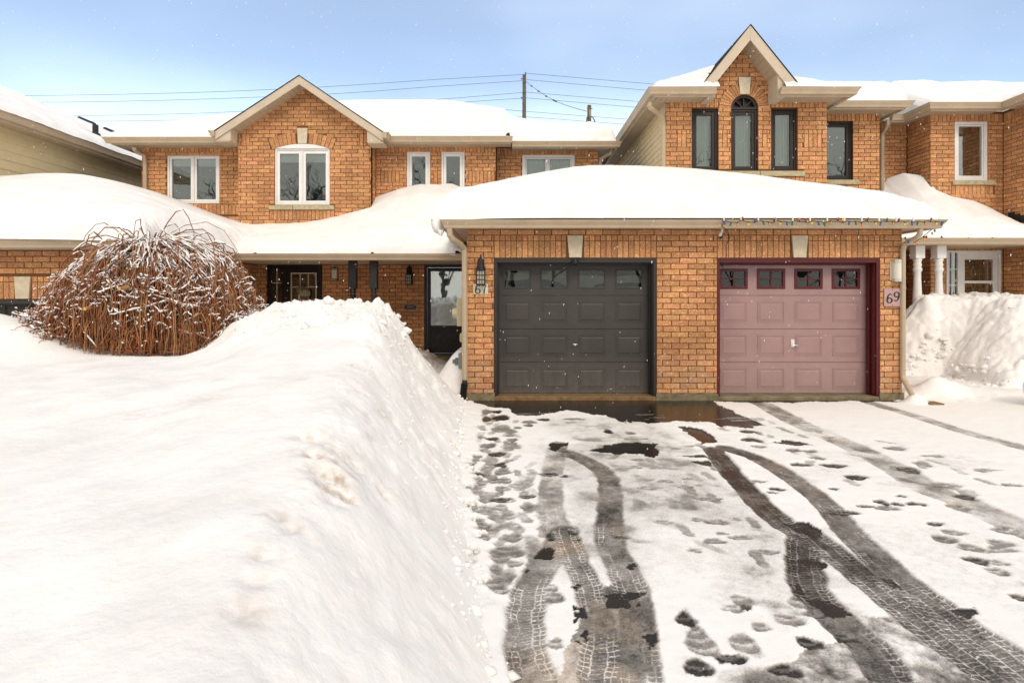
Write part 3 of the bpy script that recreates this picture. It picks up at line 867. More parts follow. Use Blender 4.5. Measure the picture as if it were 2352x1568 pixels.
def build_driveway():
    ys = list(np.arange(-6, 2.0, 0.25)); y = 2.0
    while y < 8.93: ys.append(y); y += 0.0040 * y
    ys.append(8.93)
    ys = np.array(ys)
    xs = np.concatenate([np.arange(-1.4, 2.6, 0.0105), np.arange(2.6, 5, 0.016), np.arange(5, 9.4, 0.03)])
    X, Y = np.meshgrid(xs, ys)
    # warped sample position gives every mark a ragged edge
    wx = 0.024 * fbm(X * 9, Y * 9, 5, 3, .62); wy = 0.034 * fbm(X * 9, Y * 9, 5, 8, .62)
    bx, by = 0.07 * fbm(X * 3.5, Y * 4, 5, 13, .65), 0.09 * fbm(X * 3.5, Y * 4, 5, 18, .65)
    U, V = X + wx, Y + wy
    grain = fbm(X * 30, Y * 30, 3, 5); mott = fbm(X * 5, Y * 5, 4, 21); big = fbm(X * 1.3, Y * 1.3, 3, 31)
    cover = 1.0 + 0.04 * mott
    brown = np.zeros(X.shape)
    # thin, see-through snow in the middle of the dark-door side
    mid = sstep(0.15, 0.7, X) * (1 - sstep(1.6, 2.2, X - 0.0 * Y)) * sstep(2.6, 4.0, Y) * (1 - sstep(7.2, 7.9, Y))
    cover = cover - mid * (0.27 + 0.20 * mott + 0.16 * big)
    gr2 = sstep(-0.1, 0.5, fbm(X * 1.7, Y * 2.4, 4, 155)) * (1 - sstep(4.2, 6.0, X)) * (1 - sstep(7.4, 7.9, Y)) * sstep(-0.1, 0.3, X - foot_x(Y))
    cover = cover - 0.17 * gr2 * (0.6 + 0.8 * np.maximum(0, grain))
    cover -= 0.10 * sstep(0.1, 0.5, mott) * (1 - sstep(4.5, 6.5, X))
    cover -= 0.55 * sstep(0.30, 0.75, fbm(X * 2.2, Y * 3.2, 4, 77)) * (1 - sstep(3.8, 4.4, Y)) * sstep(0.2, 0.5, X)
    # tyre tracks: list of (points, width, cover at the middle, tread strength)
    T = [
        ([(1283, 1022), (1268, 1090), (1265, 1150), (1272, 1200), (1287, 1235)], .195, .66, .10, 0.15),
        ([(1300, 1040), (1358, 1066), (1394, 1098), (1402, 1150), (1398, 1210), (1402, 1255), (1428, 1310), (1452, 1370), (1462, 1450), (1466, 1570), (1470, 1750)], .185, .47, .42, 0.45),
        ([(1300, 1222), (1258, 1290), (1220, 1350), (1206, 1420), (1208, 1500), (1226, 1570), (1260, 1750)], .185, .48, .40, 0.3),
        ([(1298, 1225), (1322, 1290), (1352, 1360), (1372, 1430), (1378, 1500), (1368, 1570), (1360, 1750)], .165, .43, .44, 0.45),
    ]
    R = [
        ([(185, 350), (280, 470), (400, 600), (540, 730), (650, 800), (660, 900), (670, 990), (700, 1090), (780, 1190), (890, 1290), (1010, 1400), (1120, 1568), (1250, 1800)], .20, .36, .42, 0.35),
        ([(690, 790), (830, 900), (960, 1010), (1080, 1110), (1250, 1250), (1400, 1360), (1600, 1500), (1690, 1568), (1950, 1760)], .20, .43, .42, 0.35),
        ([(250, 340), (400, 390), (540, 462), (660, 545), (760, 625), (840, 710), (930, 815), (1060, 935), (1200, 1060), (1350, 1170), (1500, 1285), (1700, 1420), (1830, 1520), (2000, 1650)], .20, .45, .42, 0.4),
        ([(440, 105), (620, 205), (800, 285), (960, 355), (1150, 455), (1330, 565), (1500, 630), (1700, 720), (1830, 780), (2100, 900)], .30, .62, .0, 0.25),
        ([(1010, 103), (1250, 175), (1500, 255), (1700, 310), (1830, 345), (2300, 480)], .22, .60, .0, 0.2),
    ]
    paths = [([G_(*p) for p in pts], w, c, tr, b) for pts, w, c, tr, b in T] + [([z7(*p) for p in pts], w, c, tr, b) for pts, w, c, tr, b in R]
    ts = np.zeros(X.shape); tv = np.zeros(X.shape); ta = np.zeros(X.shape)
    for pts, w, c, tr, b in paths:
        P = smooth_path(pts)
        d, s, side = track_dist(P, X + wx * 0.85, Y + wy * 0.6)
        inside = 1 - sstep(w / 2 - 0.012, w / 2 + 0.022, d)
        v = side / (w / 2)
        keep_ = sstep(-0.30, 0.40, fbm(X * 3.1, Y * 3.1, 4, int(w * 1000)))
        fade = np.clip(1.2 - Y / 9.5, 0.25, 1)
        on = inside > 0.3
        ts = np.where(on, s, ts); tv = np.where(on, v, tv); ta = np.where(on, tr * keep_ * fade * inside, ta)
        val = c - 0.10 * (tr > 0) + 0.17 * mott + 0.07 * grain + 0.12 * big
        val = np.where(fbm(X * 4.3, Y * 4.3, 4, 40 + int(w * 100)) > 0.56, np.minimum(val, 0.06), val) if c < 0.5 else val + 0.1 * mott
        cover = np.where(inside > 0.001, np.minimum(cover, cover * (1 - inside) + val * inside), cover)
        brown = np.maximum(brown, inside * b * sstep(0.0, 0.6, fbm(X * 2.5, Y * 2.5, 4, 60)) * 1.1)
    # slush field where the left tracks merge at the front
    slush = poly_mask([G_(*p) for p in ((1345, 1360), (1440, 1340), (1480, 1385), (1470, 1570), (1500, 1750), (1290, 1750), (1275, 1570), (1300, 1500), (1330, 1440))], U, V)
    cover = np.where(slush, np.minimum(cover, 0.44 + 0.34 * mott + 0.16 * big + 0.1 * grain), cover)
    brown = np.where(slush, 0.38 * sstep(-0.2, 0.4, mott), brown)
    crack = poly_mask([G_(*p) for p in ((1310, 1350), (1335, 1345), (1350, 1420), (1345, 1480), (1325, 1480), (1318, 1420))], U, V) | poly_mask([G_(*p) for p in ((1390, 1365), (1490, 1360), (1480, 1392), (1400, 1398))], U, V)
    cover = np.where(crack & (fbm(X * 11, Y * 11, 4, 90) > -0.05), 0.02, cover)
    # bottom right: wide churned slush
    sl2 = poly_mask([z7(*p) for p in ((900, 1230), (1250, 1250), (1500, 1240), (1830, 1500), (1830, 1800), (700, 1800), (560, 1560), (640, 1430), (820, 1360))], U, V)
    n2 = 0.6 * fbm(X * 6, Y * 6, 5, 101, .65) + 0.6 * fbm(X * 17, Y * 17, 4, 102, .65)
    cover = np.where(sl2, np.minimum(cover, 0.56 + 0.62 * n2 + 0.2 * big), cover)
    # bare wet asphalt along the garage wall
    wet = [z5(*p) for p in ((180, 352), (260, 380), (420, 400), (560, 420), (650, 468), (830, 474), (870, 456), (1110, 428), (1230, 466), (1350, 470), (1480, 522), (1740, 536), (1900, 524), (2080, 528))]
    wet += [z7(*p) for p in ((20, 212), (150, 203), (230, 226), (400, 236), (462, 222), (330, 165), (210, 112), (195, 100), (500, 98), (1060, 96))]
    wet += [(6.2, 8.7), (6.2, 9.1), (-0.95, 9.1)]
    blobs = [wet,
             [z7(*p) for p in ((0, 232), (70, 236), (130, 240), (175, 270), (225, 322), (150, 326), (60, 278))],
             [z5(*p) for p in ((1225, 750), (1330, 715), (1480, 690), (1740, 688), (1776, 760), (1760, 800), (1560, 776), (1300, 766))],
             [z7(*p) for p in ((480, 312), (560, 294), (640, 302), (720, 328), (640, 333), (540, 322))],
             [z5(*p) for p in ((885, 730), (905, 686), (1050, 688), (1045, 715), (960, 722), (930, 765))],
             [z7(*p) for p in ((0, 385), (60, 378), (150, 380), (170, 395), (80, 394))],
             [z7(*p) for p in ((90, 415), (160, 402), (190, 430), (130, 436))],
             [z7(*p) for p in ((560, 740), (680, 728), (750, 775), (740, 815), (650, 790))],
             [z7(*p) for p in ((590, 930), (700, 920), (780, 960), (770, 990), (660, 965))],
             [z7(*p) for p in ((630, 1050), (660, 1060), (730, 1150), (850, 1160), (960, 1230), (860, 1240), (730, 1180), (650, 1110))],
             [z7(*p) for p in ((1060, 1012), (1130, 1030), (1190, 1080), (1130, 1070))],
             [z7(*p) for p in ((1440, 1190), (1560, 1180), (1580, 1225), (1500, 1240))],
             ]
    for bl in blobs:
        k = poly_mask(bl, X + bx, Y + by * np.clip(Y / 5, .6, 1.6))
        d2 = 0.02 + 0.05 * grain + 0.05 * sstep(0.2, 0.6, mott)
        cover = np.where(k, np.minimum(cover, d2), cover)
    brown = np.where(poly_mask(wet, U, V), 0.0, brown)
    # snow islands left in the wet band
    isl = poly_mask(wet, U, V) & (fbm(X * 1.6, Y * 7, 4, 140) > 0.30) & (Y < 7.9)
    cover = np.where(isl, 0.42 + 0.3 * mott, cover)
    # shoe prints
    P5 = [(395,500,35,22,1),(400,440,50,18,0),(510,490,70,22,1),(480,440,40,12,1),(510,580,70,35,0),(590,600,50,20,0),(640,570,35,10,0),(735,525,60,12,0),(730,550,35,12,0),(345,650,35,12,0),(430,660,55,12,1),(590,635,40,14,0),(600,670,40,15,0),(600,700,40,12,0),(580,735,40,18,0),(410,715,60,20,0),(390,755,40,18,0),(480,785,70,20,1),(310,810,50,15,0),(290,840,45,15,0),(260,870,55,15,0),(430,840,60,30,0),(510,870,50,22,1),(420,880,60,20,0),(265,910,40,18,0),(410,905,45,20,0),(520,930,65,25,0),(325,950,60,16,1),(420,965,60,18,0),(320,990,40,15,0),(360,1015,50,20,0),(450,1000,50,25,0),(540,1000,55,28,0),(630,1040,60,20,0),(340,1045,45,15,0),(250,1065,45,20,0),(300,1080,60,25,0),(520,1065,60,25,0),(350,1110,70,25,0),(480,1110,60,18,0),(500,1155,90,20,1),(570,1160,60,20,0),(380,1165,60,25,0),(270,1215,60,30,0),(400,1225,70,25,0),(510,1215,60,25,0),(720,1125,60,18,1),(720,1210,60,20,0),(350,1260,80,25,0),(540,1250,50,20,0),(560,1290,70,25,0),(450,1290,60,25,0),(330,1330,55,20,0),(380,1360,50,20,0),(505,1358,45,14,0),(608,1365,60,38,0),(370,1390,70,20,0),
          (895,948,80,14,1),(870,990,40,12,0),(1025,965,35,10,1),(1370,600,32,16,1),(1550,660,50,8,0),(1660,660,30,6,0),(1910,740,35,9,0),(1830,825,60,9,0),(1610,830,45,10,0),(1590,890,45,12,0),(1755,893,55,10,0),(1890,903,35,8,0),(1970,858,35,7,0),(1675,988,60,10,0),(1835,1003,60,12,0),(2005,980,35,10,0),(1980,1045,60,12,0),(1680,1058,70,12,0),(2095,1035,30,8,0),(1980,1163,75,14,0),(2190,1148,95,12,0),(2050,1130,45,10,0),(1545,615,45,12,0),(2025,720,45,8,0),(1900,455,60,8,0),(1100,500,90,8,0),(850,505,50,10,1)]
    P6 = [(365,265,60,35,0),(600,265,70,38,0),(270,400,60,30,0),(265,475,50,22,0),(560,370,130,42,0),(500,430,75,35,0),(470,505,55,28,0),(620,470,60,30,0),(520,570,100,45,0),(440,640,110,35,0),(500,690,80,40,0),(1825,140,75,15,0),(2080,115,40,14,0),(2240,130,90,22,0),(2280,235,50,12,0),(2210,290,85,18,0),(2060,365,50,10,0),(910,255,30,30,1),(950,1120,75,40,0),(900,660,60,25,0),(930,740,90,45,0)]
    P7 = [(610,355,40,10,0),(370,255,50,8,1),(390,300,50,12,1),(430,335,40,8,0),(700,360,40,8,0),(640,430,50,10,1),(820,436,65,10,1),(730,395,40,10,0),(940,498,55,15,1),(820,558,25,6,1),(1070,628,35,15,1),(1170,597,30,6,1),(1250,640,50,12,1),(1150,640,30,10,1),(990,650,45,8,1),(880,683,70,11,1),(1100,660,60,14,0),(1210,455,50,17,1),(1510,600,50,18,1),(1480,660,50,20,0),(1350,742,45,10,1),(1450,790,60,18,0),(1400,825,60,20,0),(1540,870,60,25,0),(1580,940,60,22,1),(1690,845,60,18,0),(1690,880,75,22,0),(1690,950,45,16,0),(1680,995,55,22,0),(1790,1130,40,20,1),(1730,780,70,22,0),(790,285,30,6,0),(1140,345,50,12,0),(1400,540,70,18,0),(640,208,50,6,0),(960,350,40,8,0),(215,733,60,15,0),(105,718,28,8,0),(310,716,28,7,0),(40,620,45,8,0),(160,612,60,8,0),(195,833,55,12,0),(335,818,65,10,0),(235,798,30,8,0),(90,885,35,9,0),(475,893,55,12,0),(325,1140,55,25,0),(290,1190,50,22,0),(350,1178,25,16,1),(360,1385,70,58,0),(445,1290,50,25,0),(45,1240,52,40,1),(120,1360,70,85,0),(280,1450,75,28,1),(690,1370,58,35,1),(880,1340,58,20,1),(560,1510,90,30,1),(120,1500,80,40,1),(660,1160,70,35,0),(590,1250,70,30,0),(720,1220,50,12,1),(1620,460,70,10,0),(1340,385,60,8,0),(1740,540,60,10,0),(520,560,40,10,1),(500,580,30,6,1),(420,520,50,9,0)]
    for (fn, lst) in ((z5, P5), (z6, P6), (z7, P7)):
        sx = .28646 if fn is not z7 else .4375
        for cx, cy, rx, ry, dk in lst:
            gx, gy = fn(cx, cy)
            ax = 1.12 * rx * sx * gy / FPX; ry = 1.12 * ry; ay = max(0.03, ry * sx * gy * gy / (FPX * EYE)); ay = min(ay, 0.22)
            k = (np.abs(X - gx) < ax * 1.6) & (np.abs(Y - gy) < ay * 1.6)
            if not k.any(): continue
            xx, yy = (X[k] - gx + 1.0 * wx[k]) / ax, (Y[k] - gy + 0.9 * wy[k]) / ay
            e = np.hypot(xx, yy) * (1 + 0.10 * np.sin(3 * np.arctan2(yy, xx) + cx))
            ins = 1 - sstep(0.74, 1.14, e + 0.10 * grain[k])
            sole = 0.16 * (np.sin((Y[k] - gy) / 0.012 + 1.5 * np.cos((X[k] - gx) / 0.03)) > 0.4) * (Y[k] < 5.5)
            val = (0.17 if dk else 0.45) + sole + (0.10 if dk else 0.16) * mott[k] + 0.10 * grain[k]
            cc = cover[k]; cover[k] = np.minimum(cc, cc * (1 - ins) + val * ins)
    g = np.random.default_rng(77)       # a second, fainter layer of prints along the walked strips
    for i in range(150):
        if i < 85: gy = g.uniform(3.0, 7.9); gx = foot_x(np.array([gy]))[0] + g.uniform(.12, .62)
        elif i < 125: gy = g.uniform(4.2, 7.6); gx = 2.2 + (8.3 - gy) * .25 + g.uniform(-.1, 1.5)
        else: gy = g.uniform(3.2, 6.5); gx = g.uniform(.9, 2.4)
        ax, ay, ro = g.uniform(.045, .06), g.uniform(.10, .14), g.normal(0, .35)
        k = (np.abs(X - gx) < .2) & (np.abs(Y - gy) < .2)
        dx, dy = X[k] - gx + wx[k] * .6, Y[k] - gy + wy[k] * .6
        xx, yy = (dx * math.cos(ro) - dy * math.sin(ro)) / ax, (dx * math.sin(ro) + dy * math.cos(ro)) / ay
        e = np.hypot(xx * (1 + .35 * (np.abs(yy + .1) < .3)), yy)
        ins = (1 - sstep(.74, 1.12, e)) * g.uniform(.45, .9)
        val = .48 + .16 * mott[k] + .14 * grain[k]; cc = cover[k]; cover[k] = np.minimum(cc, cc * (1 - ins) + val * ins)
    # fan-shaped thaw blobs scattered on the right-hand snow keep to thin cover, right edge is deep snow
    cover = np.clip(cover, 0, 1.08)
    deep = sstep(0.75, 1.0, cover)
    Z = 0.004 + 0.015 * sstep(0.2, 0.95, cover) + 0.006 * deep * fbm(X * 7, Y * 7, 3, 50) + 0.012 * fbm(X * 0.8, Y * 0.8, 2, 51) * deep
    Z += 0.05 * sstep(6.4, 8.2, X) * deep
    Z += 0.035 * deep * sstep(0.0, -0.25, X - foot_x(Y) - 0.25)
    o = grid_mesh("driveway", xs, ys, Z, M_DRIVE, attrs={"cover": cover, "brown": np.clip(brown, 0, 1), "track_s": ts, "track_v": tv, "track_a": ta})
    tag(o, "asphalt driveway under trodden snow with tyre tracks and shoe prints", None, kind="structure")

FOOT = np.array([(-3, 0.45), (0.5, 0.2), (1.2, 0.12), (2.4, -0.05), (2.77, -0.11), (3.44, -0.22), (4.1, -0.32), (5.07, -0.42), (6.66, -0.51), (8.52, -0.59), (9.0, -0.72), (13, -0.72)])
def foot_x(Y): return np.interp(Y, FOOT[:, 0], FOOT[:, 1])
def yard_z(X, Y):
    xf = foot_x(Y) + 0.03 * fbm(X * 0 + Y * 0.9, Y * 0.9, 2, 201) * np.exp(-np.maximum(0, foot_x(Y) - X) / 0.25) + 0.03 * fbm(X * 2.5, Y * 2.0, 3, 202)
    s = xf - X
    H = np.interp(Y, [0, 1, 2, 3, 4, 5, 6, 7, 7.8, 8.4, 8.9, 9.6], [.78, .80, .87, .94, 1.00, 1.07, 1.19, 1.35, 1.42, 1.32, 0.85, 0.33])
    Lc = np.interp(Y, [0, 2.4, 4, 6, 7, 9], [.62, .74, .84, .98, 1.10, 1.15])
    P = np.interp(Y, [0, 2, 4, 6, 7.5, 9, 10], [.80, .84, .93, .97, .95, .72, .5])
    t = np.clip(s / Lc, 0, 1.25)
    face = np.clip(-0.10 * np.log(np.exp(-np.clip(t, -1, 3) / 0.10) + np.exp(-1 / 0.10)) / 0.995, 0, 1.0) ** np.interp(Y, [4.5, 7.0], [1.0, 1.32])
    over = s - Lc
    wd = np.interp(Y, [4, 6, 7], [0.4, 1.0, 1.5])
    fall = sstep(0, 1, (over - wd) / 1.0)
    top = H + (P - H) * fall
    top = top + 0.50 * np.exp(-((X + 6.3) / 1.1) ** 2 - ((Y - 6.75) / 0.65) ** 2) + 0.22 * np.exp(-((X + 9.3) / 1.5) ** 2 - ((Y - 7.4) / 1.0) ** 2)
    # the hollow round the shrub
    top = top - 0.10 * np.exp(-((X + 4.75) / 1.2) ** 2 - ((Y - 7.4) / 0.9) ** 2)
    z = top * face
    amp = sstep(0.03, 0.25, s)
    XS = X - 1.1 * z
    pile = sstep(5.6, 6.8, Y) * (1 - sstep(2.6, 3.6, s))
    crest = np.exp(-((s - Lc * 0.75) / (0.55 * Lc)) ** 2)
    z = z + amp * (0.038 * fbm(XS * 0.9, Y * 0.7, 4, 210) + 0.012 * fbm(XS * 3.2, Y * 2.2, 4, 211) + 0.006 * fbm(XS * 13, Y * 8, 3, 214))
    z = z + amp * pile * (0.07 * fbm(XS * 4.2, Y * 4.2, 4, 212, 0.6) + 0.05 * np.abs(fbm(XS * 9, Y * 9, 3, 213))) * (0.25 + 0.75 * sstep(0.75, 1.0, t))
    z = z + amp * crest * 0.8 * (0.022 * fbm(XS * 5, Y * 3.2, 4, 215, 0.62) + 0.030 * np.maximum(0, fbm(XS * 9, Y * 6, 4, 216, .62)))
    rough = sstep(-0.15, 0.35, fbm(XS * 0.8, Y * 0.8, 3, 230))
    facem = sstep(0.12, 0.3, t) * (1 - sstep(1.05, 1.25, t)) * sstep(1.8, 3.5, Y)
    z = z + amp * pile * sstep(.7, 1.0, t) * (0.085 * cells(XS * 5.5, Y * 4.5, 240) * (0.3 + rough) + 0.035 * cells(XS * 12, Y * 10, 241))
    z = z + amp * facem * (0.030 * cells(XS * 6.0, Y * 4.0, 242) * rough + 0.016 * cells(XS * 14, Y * 9, 243) * (0.25 + rough))
    low = np.exp(-((s - 0.12) / 0.16) ** 2) * (s > 0)
    z = z + low * 0.05 * np.maximum(0, fbm(X * 9, Y * 9, 3, 218)) * amp
    # shovelled heap against the garage side wall behind the bank
    heap = 0.72 * np.exp(-(np.maximum(0, -0.86 - X) / 0.40) ** 2) * sstep(8.9, 9.5, Y) * (1 - sstep(10.3, 11.0, Y))
    z = np.maximum(z, np.where(X < -0.70, heap + 0.02 * fbm(X * 5, Y * 5, 3, 219), -1))
    z = np.where(s < 0, -0.03 + s * 0.5, z)
    z = np.where((Y > 9.2) & (X > -0.70), -0.1, z)
    return z
DIRT = [(722, 1040, .06, 1.0), (743, 1072, .05, .8), (778, 1090, .06, 1.0), (798, 1128, .06, 1.0), (770, 1050, .05, .6), (735, 1000, .10, .35), (760, 1020, .12, .45), (800, 1060, .12, .4), (690, 1040, .1, .3), (830, 900, .06, .4), (905, 800, .08, .5), (890, 775, .05, .5), (1045, 1020, .05, 1.0), (1060, 980, .07, .4), (1032, 935, .05, .5),
        (705, 1000, .07, .7), (752, 1105, .08, .75), (812, 1085, .05, .6), (770, 1150, .06, .5), (725, 1070, .09, .5), (640, 1180, .05, .5), (665, 1210, .05, .5), (850, 1000, .06, .45), (880, 950, .07, .5), (840, 950, .05, .4), (930, 840, .06, .5), (860, 830, .08, .45), (885, 760, .10, .35), (815, 840, .07, .45), (600, 1270, .05, .4), (590, 1330, .05, .35), (560, 1400, .06, .45), (880, 1130, .04, .7), (310, 955, .16, .22), (470, 920, .14, .2), (500, 870, .07, .25), (690, 870, .07, .25), (330, 1000, .2, .15), (760, 860, .08, .25), (960, 900, .07, .4), (1030, 1045, .04, .7), (650, 760, .2, .2), (820, 720, .2, .22), (120, 870, .15, .15)]
def build_yard():
    xs = np.concatenate([np.arange(-15, -7, 0.10), np.arange(-7, -3.2, 0.035), np.arange(-3.2, 0.6, 0.0165)])
    ys = [-3.0, -2.2, -1.6, -1.1, -0.7, -0.4, -0.2, 0.0]; y = 0.2
    while y < 12.85: ys.append(y); y += max(0.016, 0.0055 * y) if y < 9.5 else 0.12
    ys = np.array(ys)
    X, Y = np.meshgrid(xs, ys)
    Z = yard_z(X, Y)
    dirt = np.zeros(X.shape)
    px = HX + X / np.maximum(Y, 0.3) * FPX; py = HY - (Z - EYE) / np.maximum(Y, 0.3) * FPX
    for dx, dy, r, a in DIRT:
        k = (Y > 0.5)
        dist = np.where(k, np.hypot(px - dx, py - dy), 1e9)
        j = np.unravel_index(np.argmin(dist), dist.shape)
        c = np.array((X[j], Y[j], Z[j]))
        d3 = np.sqrt((X - c[0]) ** 2 + (Y - c[1]) ** 2 + (Z - c[2]) ** 2)
        dirt = np.maximum(dirt, a * np.exp(-(d3 / r) ** 2))
        if a >= 0.7: Z = Z - 0.06 * np.exp(-(d3 / (0.75 * r)) ** 2)
        elif a > .3: Z = Z - 0.02 * np.exp(-(d3 / (0.75 * r)) ** 2)
    for hx, hy, r, dp in ((-7.2, 6.6, .16, .10), (-6.3, 6.3, .2, .08), (-5.0, 4.4, .10, .05), (-6.9, 6.0, .3, .06), (-1.9, 1.55, .05, .02), (-2.2, 2.0, .09, .02), (-1.2, 1.25, .012, .012), (-3.4, 2.3, .08, .03)):
        Z = Z - dp * np.exp(-((X - hx) ** 2 + (Y - hy) ** 2) / r ** 2)
    keep = lambda X_, Y_, Z_2: (Z > -0.12)
    o = grid_mesh("snow_covered_lawn", xs, ys, Z, M_SNOWG, keep=keep, attrs={"dirt": np.clip(dirt, 0, 1)})
    tag(o, "deep snow on the left lawn piled into a tall bank along the driveway", kind="structure")

CRX = [7.3, 7.7, 7.93, 8.08, 8.37, 8.69, 9.2, 9.6, 10.2, 16]
CRZ = [.35, .70, .92, 1.07, 1.37, 1.57, 1.65, 1.56, 1.60, 1.6]
def right_z(X, Y):
    Xw = X + 0.05 * fbm(X * 2.2, Y * 2.2, 3, 300); Yw = Y + 0.05 * fbm(X * 2.2, Y * 2.2, 3, 301)
    base = -0.01 + 0.08 * sstep(8.8, 9.15, Y) * sstep(7.5, 7.0, X * 0 + 7) + 0.05 * sstep(6.2, 7.5, X)
    h1 = np.clip((Xw - 8.15) / 1.15, 0, 1) ** 0.7 * np.clip((Yw - 9.35) / 1.15, 0, 1) ** 0.7 * 1.55
    h2 = np.clip((Yw - 10.75) / 0.75, 0, 1) ** 0.8 * np.interp(X, CRX, CRZ) * (1 - 0.6 * sstep(11.75, 12.3, Y))
    b = (np.maximum(h1, 0) ** 3 + np.maximum(h2, 0) ** 3 + 1e-9) ** (1 / 3); b = np.minimum(b, 1.40 + .06 * fbm(X * 1.5, Y * 1.5, 3, 345))
    z = base + b
    amp = sstep(0.02, 0.2, b)
    z += amp * (0.04 * fbm(X * 2.0, Y * 2.0, 4, 302, 0.6) + 0.10 * np.abs(fbm(X * 5.5, Y * 5.5, 4, 306)) + 0.020 * np.abs(fbm(X * 13, Y * 13, 3, 303)))
    z += amp * (0.09 * cells(X * 4.2, Y * 4.2, 340) * sstep(-.2, .3, fbm(X, Y, 3, 341)) + 0.035 * cells(X * 10, Y * 10, 342))
    edge = np.exp(-((b - 0.05) / 0.06) ** 2)
    z += edge * 0.07 * np.maximum(0, fbm(X * 8, Y * 8, 3, 304))
    z += 0.012 * fbm(X * 3, Y * 3, 3, 305)
    z += 0.20 * np.exp(-((X - 6.75) / 0.28) ** 2 - ((Y - 9.05) / 0.22) ** 2) + 0.16 * np.exp(-((X - 6.12) / 0.15) ** 2 - ((Y - 8.62) / 0.14) ** 2)
    z += 0.14 * np.exp(-((X - 7.0) / 0.4) ** 2 - ((Y - 9.3) / 0.3) ** 2)
    return z
def build_right():
    xs = np.concatenate([np.arange(5.9, 11.5, 0.03), np.arange(11.5, 18, 0.2)]); ys = np.arange(8.2, 12.56, 0.028)
    X, Y = np.meshgrid(xs, ys)
    Z = right_z(X, Y)
    Z = Z - 0.12 * (1 - sstep(8.2, 8.6, Y))
    inside = (X < 6.12) & (Y > 8.86)
    Z = np.where(inside, -0.3, Z)
    dirt = 0.9 * np.exp(-((X - 7.25) / .12) ** 2 - ((Y - 7.95) / .12) ** 2) + 0.35 * sstep(0.25, 0.5, fbm(X * 2.0, Y * 2.0, 3, 330)) * (Z > 0.5)
    o = grid_mesh("snow_covered_garden", xs, ys, Z, M_SNOWG, keep=lambda a, b, c: c > -0.2, attrs={"dirt": dirt * 0.5})
    tag(o, "snowy walkway and high shovelled snow heap at the right-hand porch", kind="structure")
    st = MB().box(6.95, 8.15, 9.02, 11.0, -0.05, 0.055)
    o = st.build("walkway", M_CONC, None, bevel=0.01); tag(o, "low concrete walkway slab under snow beside the pink garage door", kind="structure")

def build_ground():
    o = MB().add([(-300, -300, -0.045), (300, -300, -0.045), (300, 300, -0.045), (-300, 300, -0.045)], [(0, 1, 2, 3)]).build("snowy_ground", M_SNOW, None)
    tag(o, "flat snow-covered ground all round the houses", kind="structure")

def clods(name, label, zf, spots, seed):
    """crumbs and lumps of broken snow resting on a snow surface: spots are (n, sampler, r0, r1)"""
    import bmesh
    bm = bmesh.new(); bmesh.ops.create_icosphere(bm, subdivisions=2, radius=1.0)
    base = np.array([v.co[:] for v in bm.verts]); tri = np.array([[v.index for v in f.verts] for f in bm.faces]); bm.free()
    g = np.random.default_rng(seed); VV = []; FF = []; k = 0
    for n, smp, r0, r1 in spots:
        x, y = smp(g, n); z = zf(x, y); r = r0 * (r1 / r0) ** (g.random(n) ** 2.2)
        for i in range(n):
            d = base * (1 + .22 * np.sin(base[:, [1, 2, 0]] * g.uniform(2, 4) + g.uniform(0, 6)) * np.array([1, 1, 1])) * np.array([g.uniform(.8, 1.4), g.uniform(.8, 1.3), g.uniform(.55, .95)]) * r[i]
            d = d + .12 * r[i] * g.normal(0, 1, base.shape)
            VV.append(d + np.array([x[i], y[i], z[i] - r[i] * .1])); FF.append(tri + k); k += len(base)
    me = bpy.data.meshes.new(name); V = np.concatenate(VV); F = np.concatenate(FF)
    me.vertices.add(len(V)); me.vertices.foreach_set("co", V.astype(np.float32).reshape(-1))
    me.loops.add(F.size); me.loops.foreach_set("vertex_index", F.reshape(-1).astype(np.int32))
    me.polygons.add(len(F)); me.polygons.foreach_set("loop_start", (np.arange(len(F)) * 3).astype(np.int32))
    me.polygons.foreach_set("use_smooth", np.ones(len(F), bool)); me.materials.append(M_SNOW); me.update(); me.validate()
    tag(link(name, me), label, "snow", None, "stuff")
def build_clods():
    def foot(g, n):
        y = g.uniform(2.2, 8.8, n); return foot_x(y) - np.abs(g.normal(0, .10, n)) + .05, y
    def face(g, n):
        y = g.uniform(3.6, 8.6, n); return foot_x(y) - g.uniform(.1, 1.0, n), y
    def far(g, n):
        y = g.uniform(6.3, 8.4, n); return foot_x(y) - g.uniform(.8, 2.9, n), y
    clods("snow_clods", "crumbled snow clods on the face and foot of the left snow bank", lambda x, y: np.maximum(yard_z(x, y), 0.015), [(620, foot, .006, .034), (220, face, .005, .020), (240, far, .012, .065)], 41)
    def rb(g, n):
        x = g.uniform(7.6, 11.2, n); y = 9.4 + 2.2 * g.random(n); return x, y
    def rfoot(g, n):
        y = g.uniform(9.4, 11.1, n); return 8.17 + g.normal(0, .08, n), y
    def rfoot2(g, n):
        x = g.uniform(7.4, 8.4, n); return x, 10.92 + g.normal(0, .06, n)
    clods("snow_clods", "lumps of shovelled snow on the right-hand heap by the walkway", right_z, [(25, rb, .012, .05), (60, rfoot, .02, .08), (40, rfoot2, .02, .07)], 43)
build_ground(); build_driveway(); build_yard(); build_right(); build_clods()
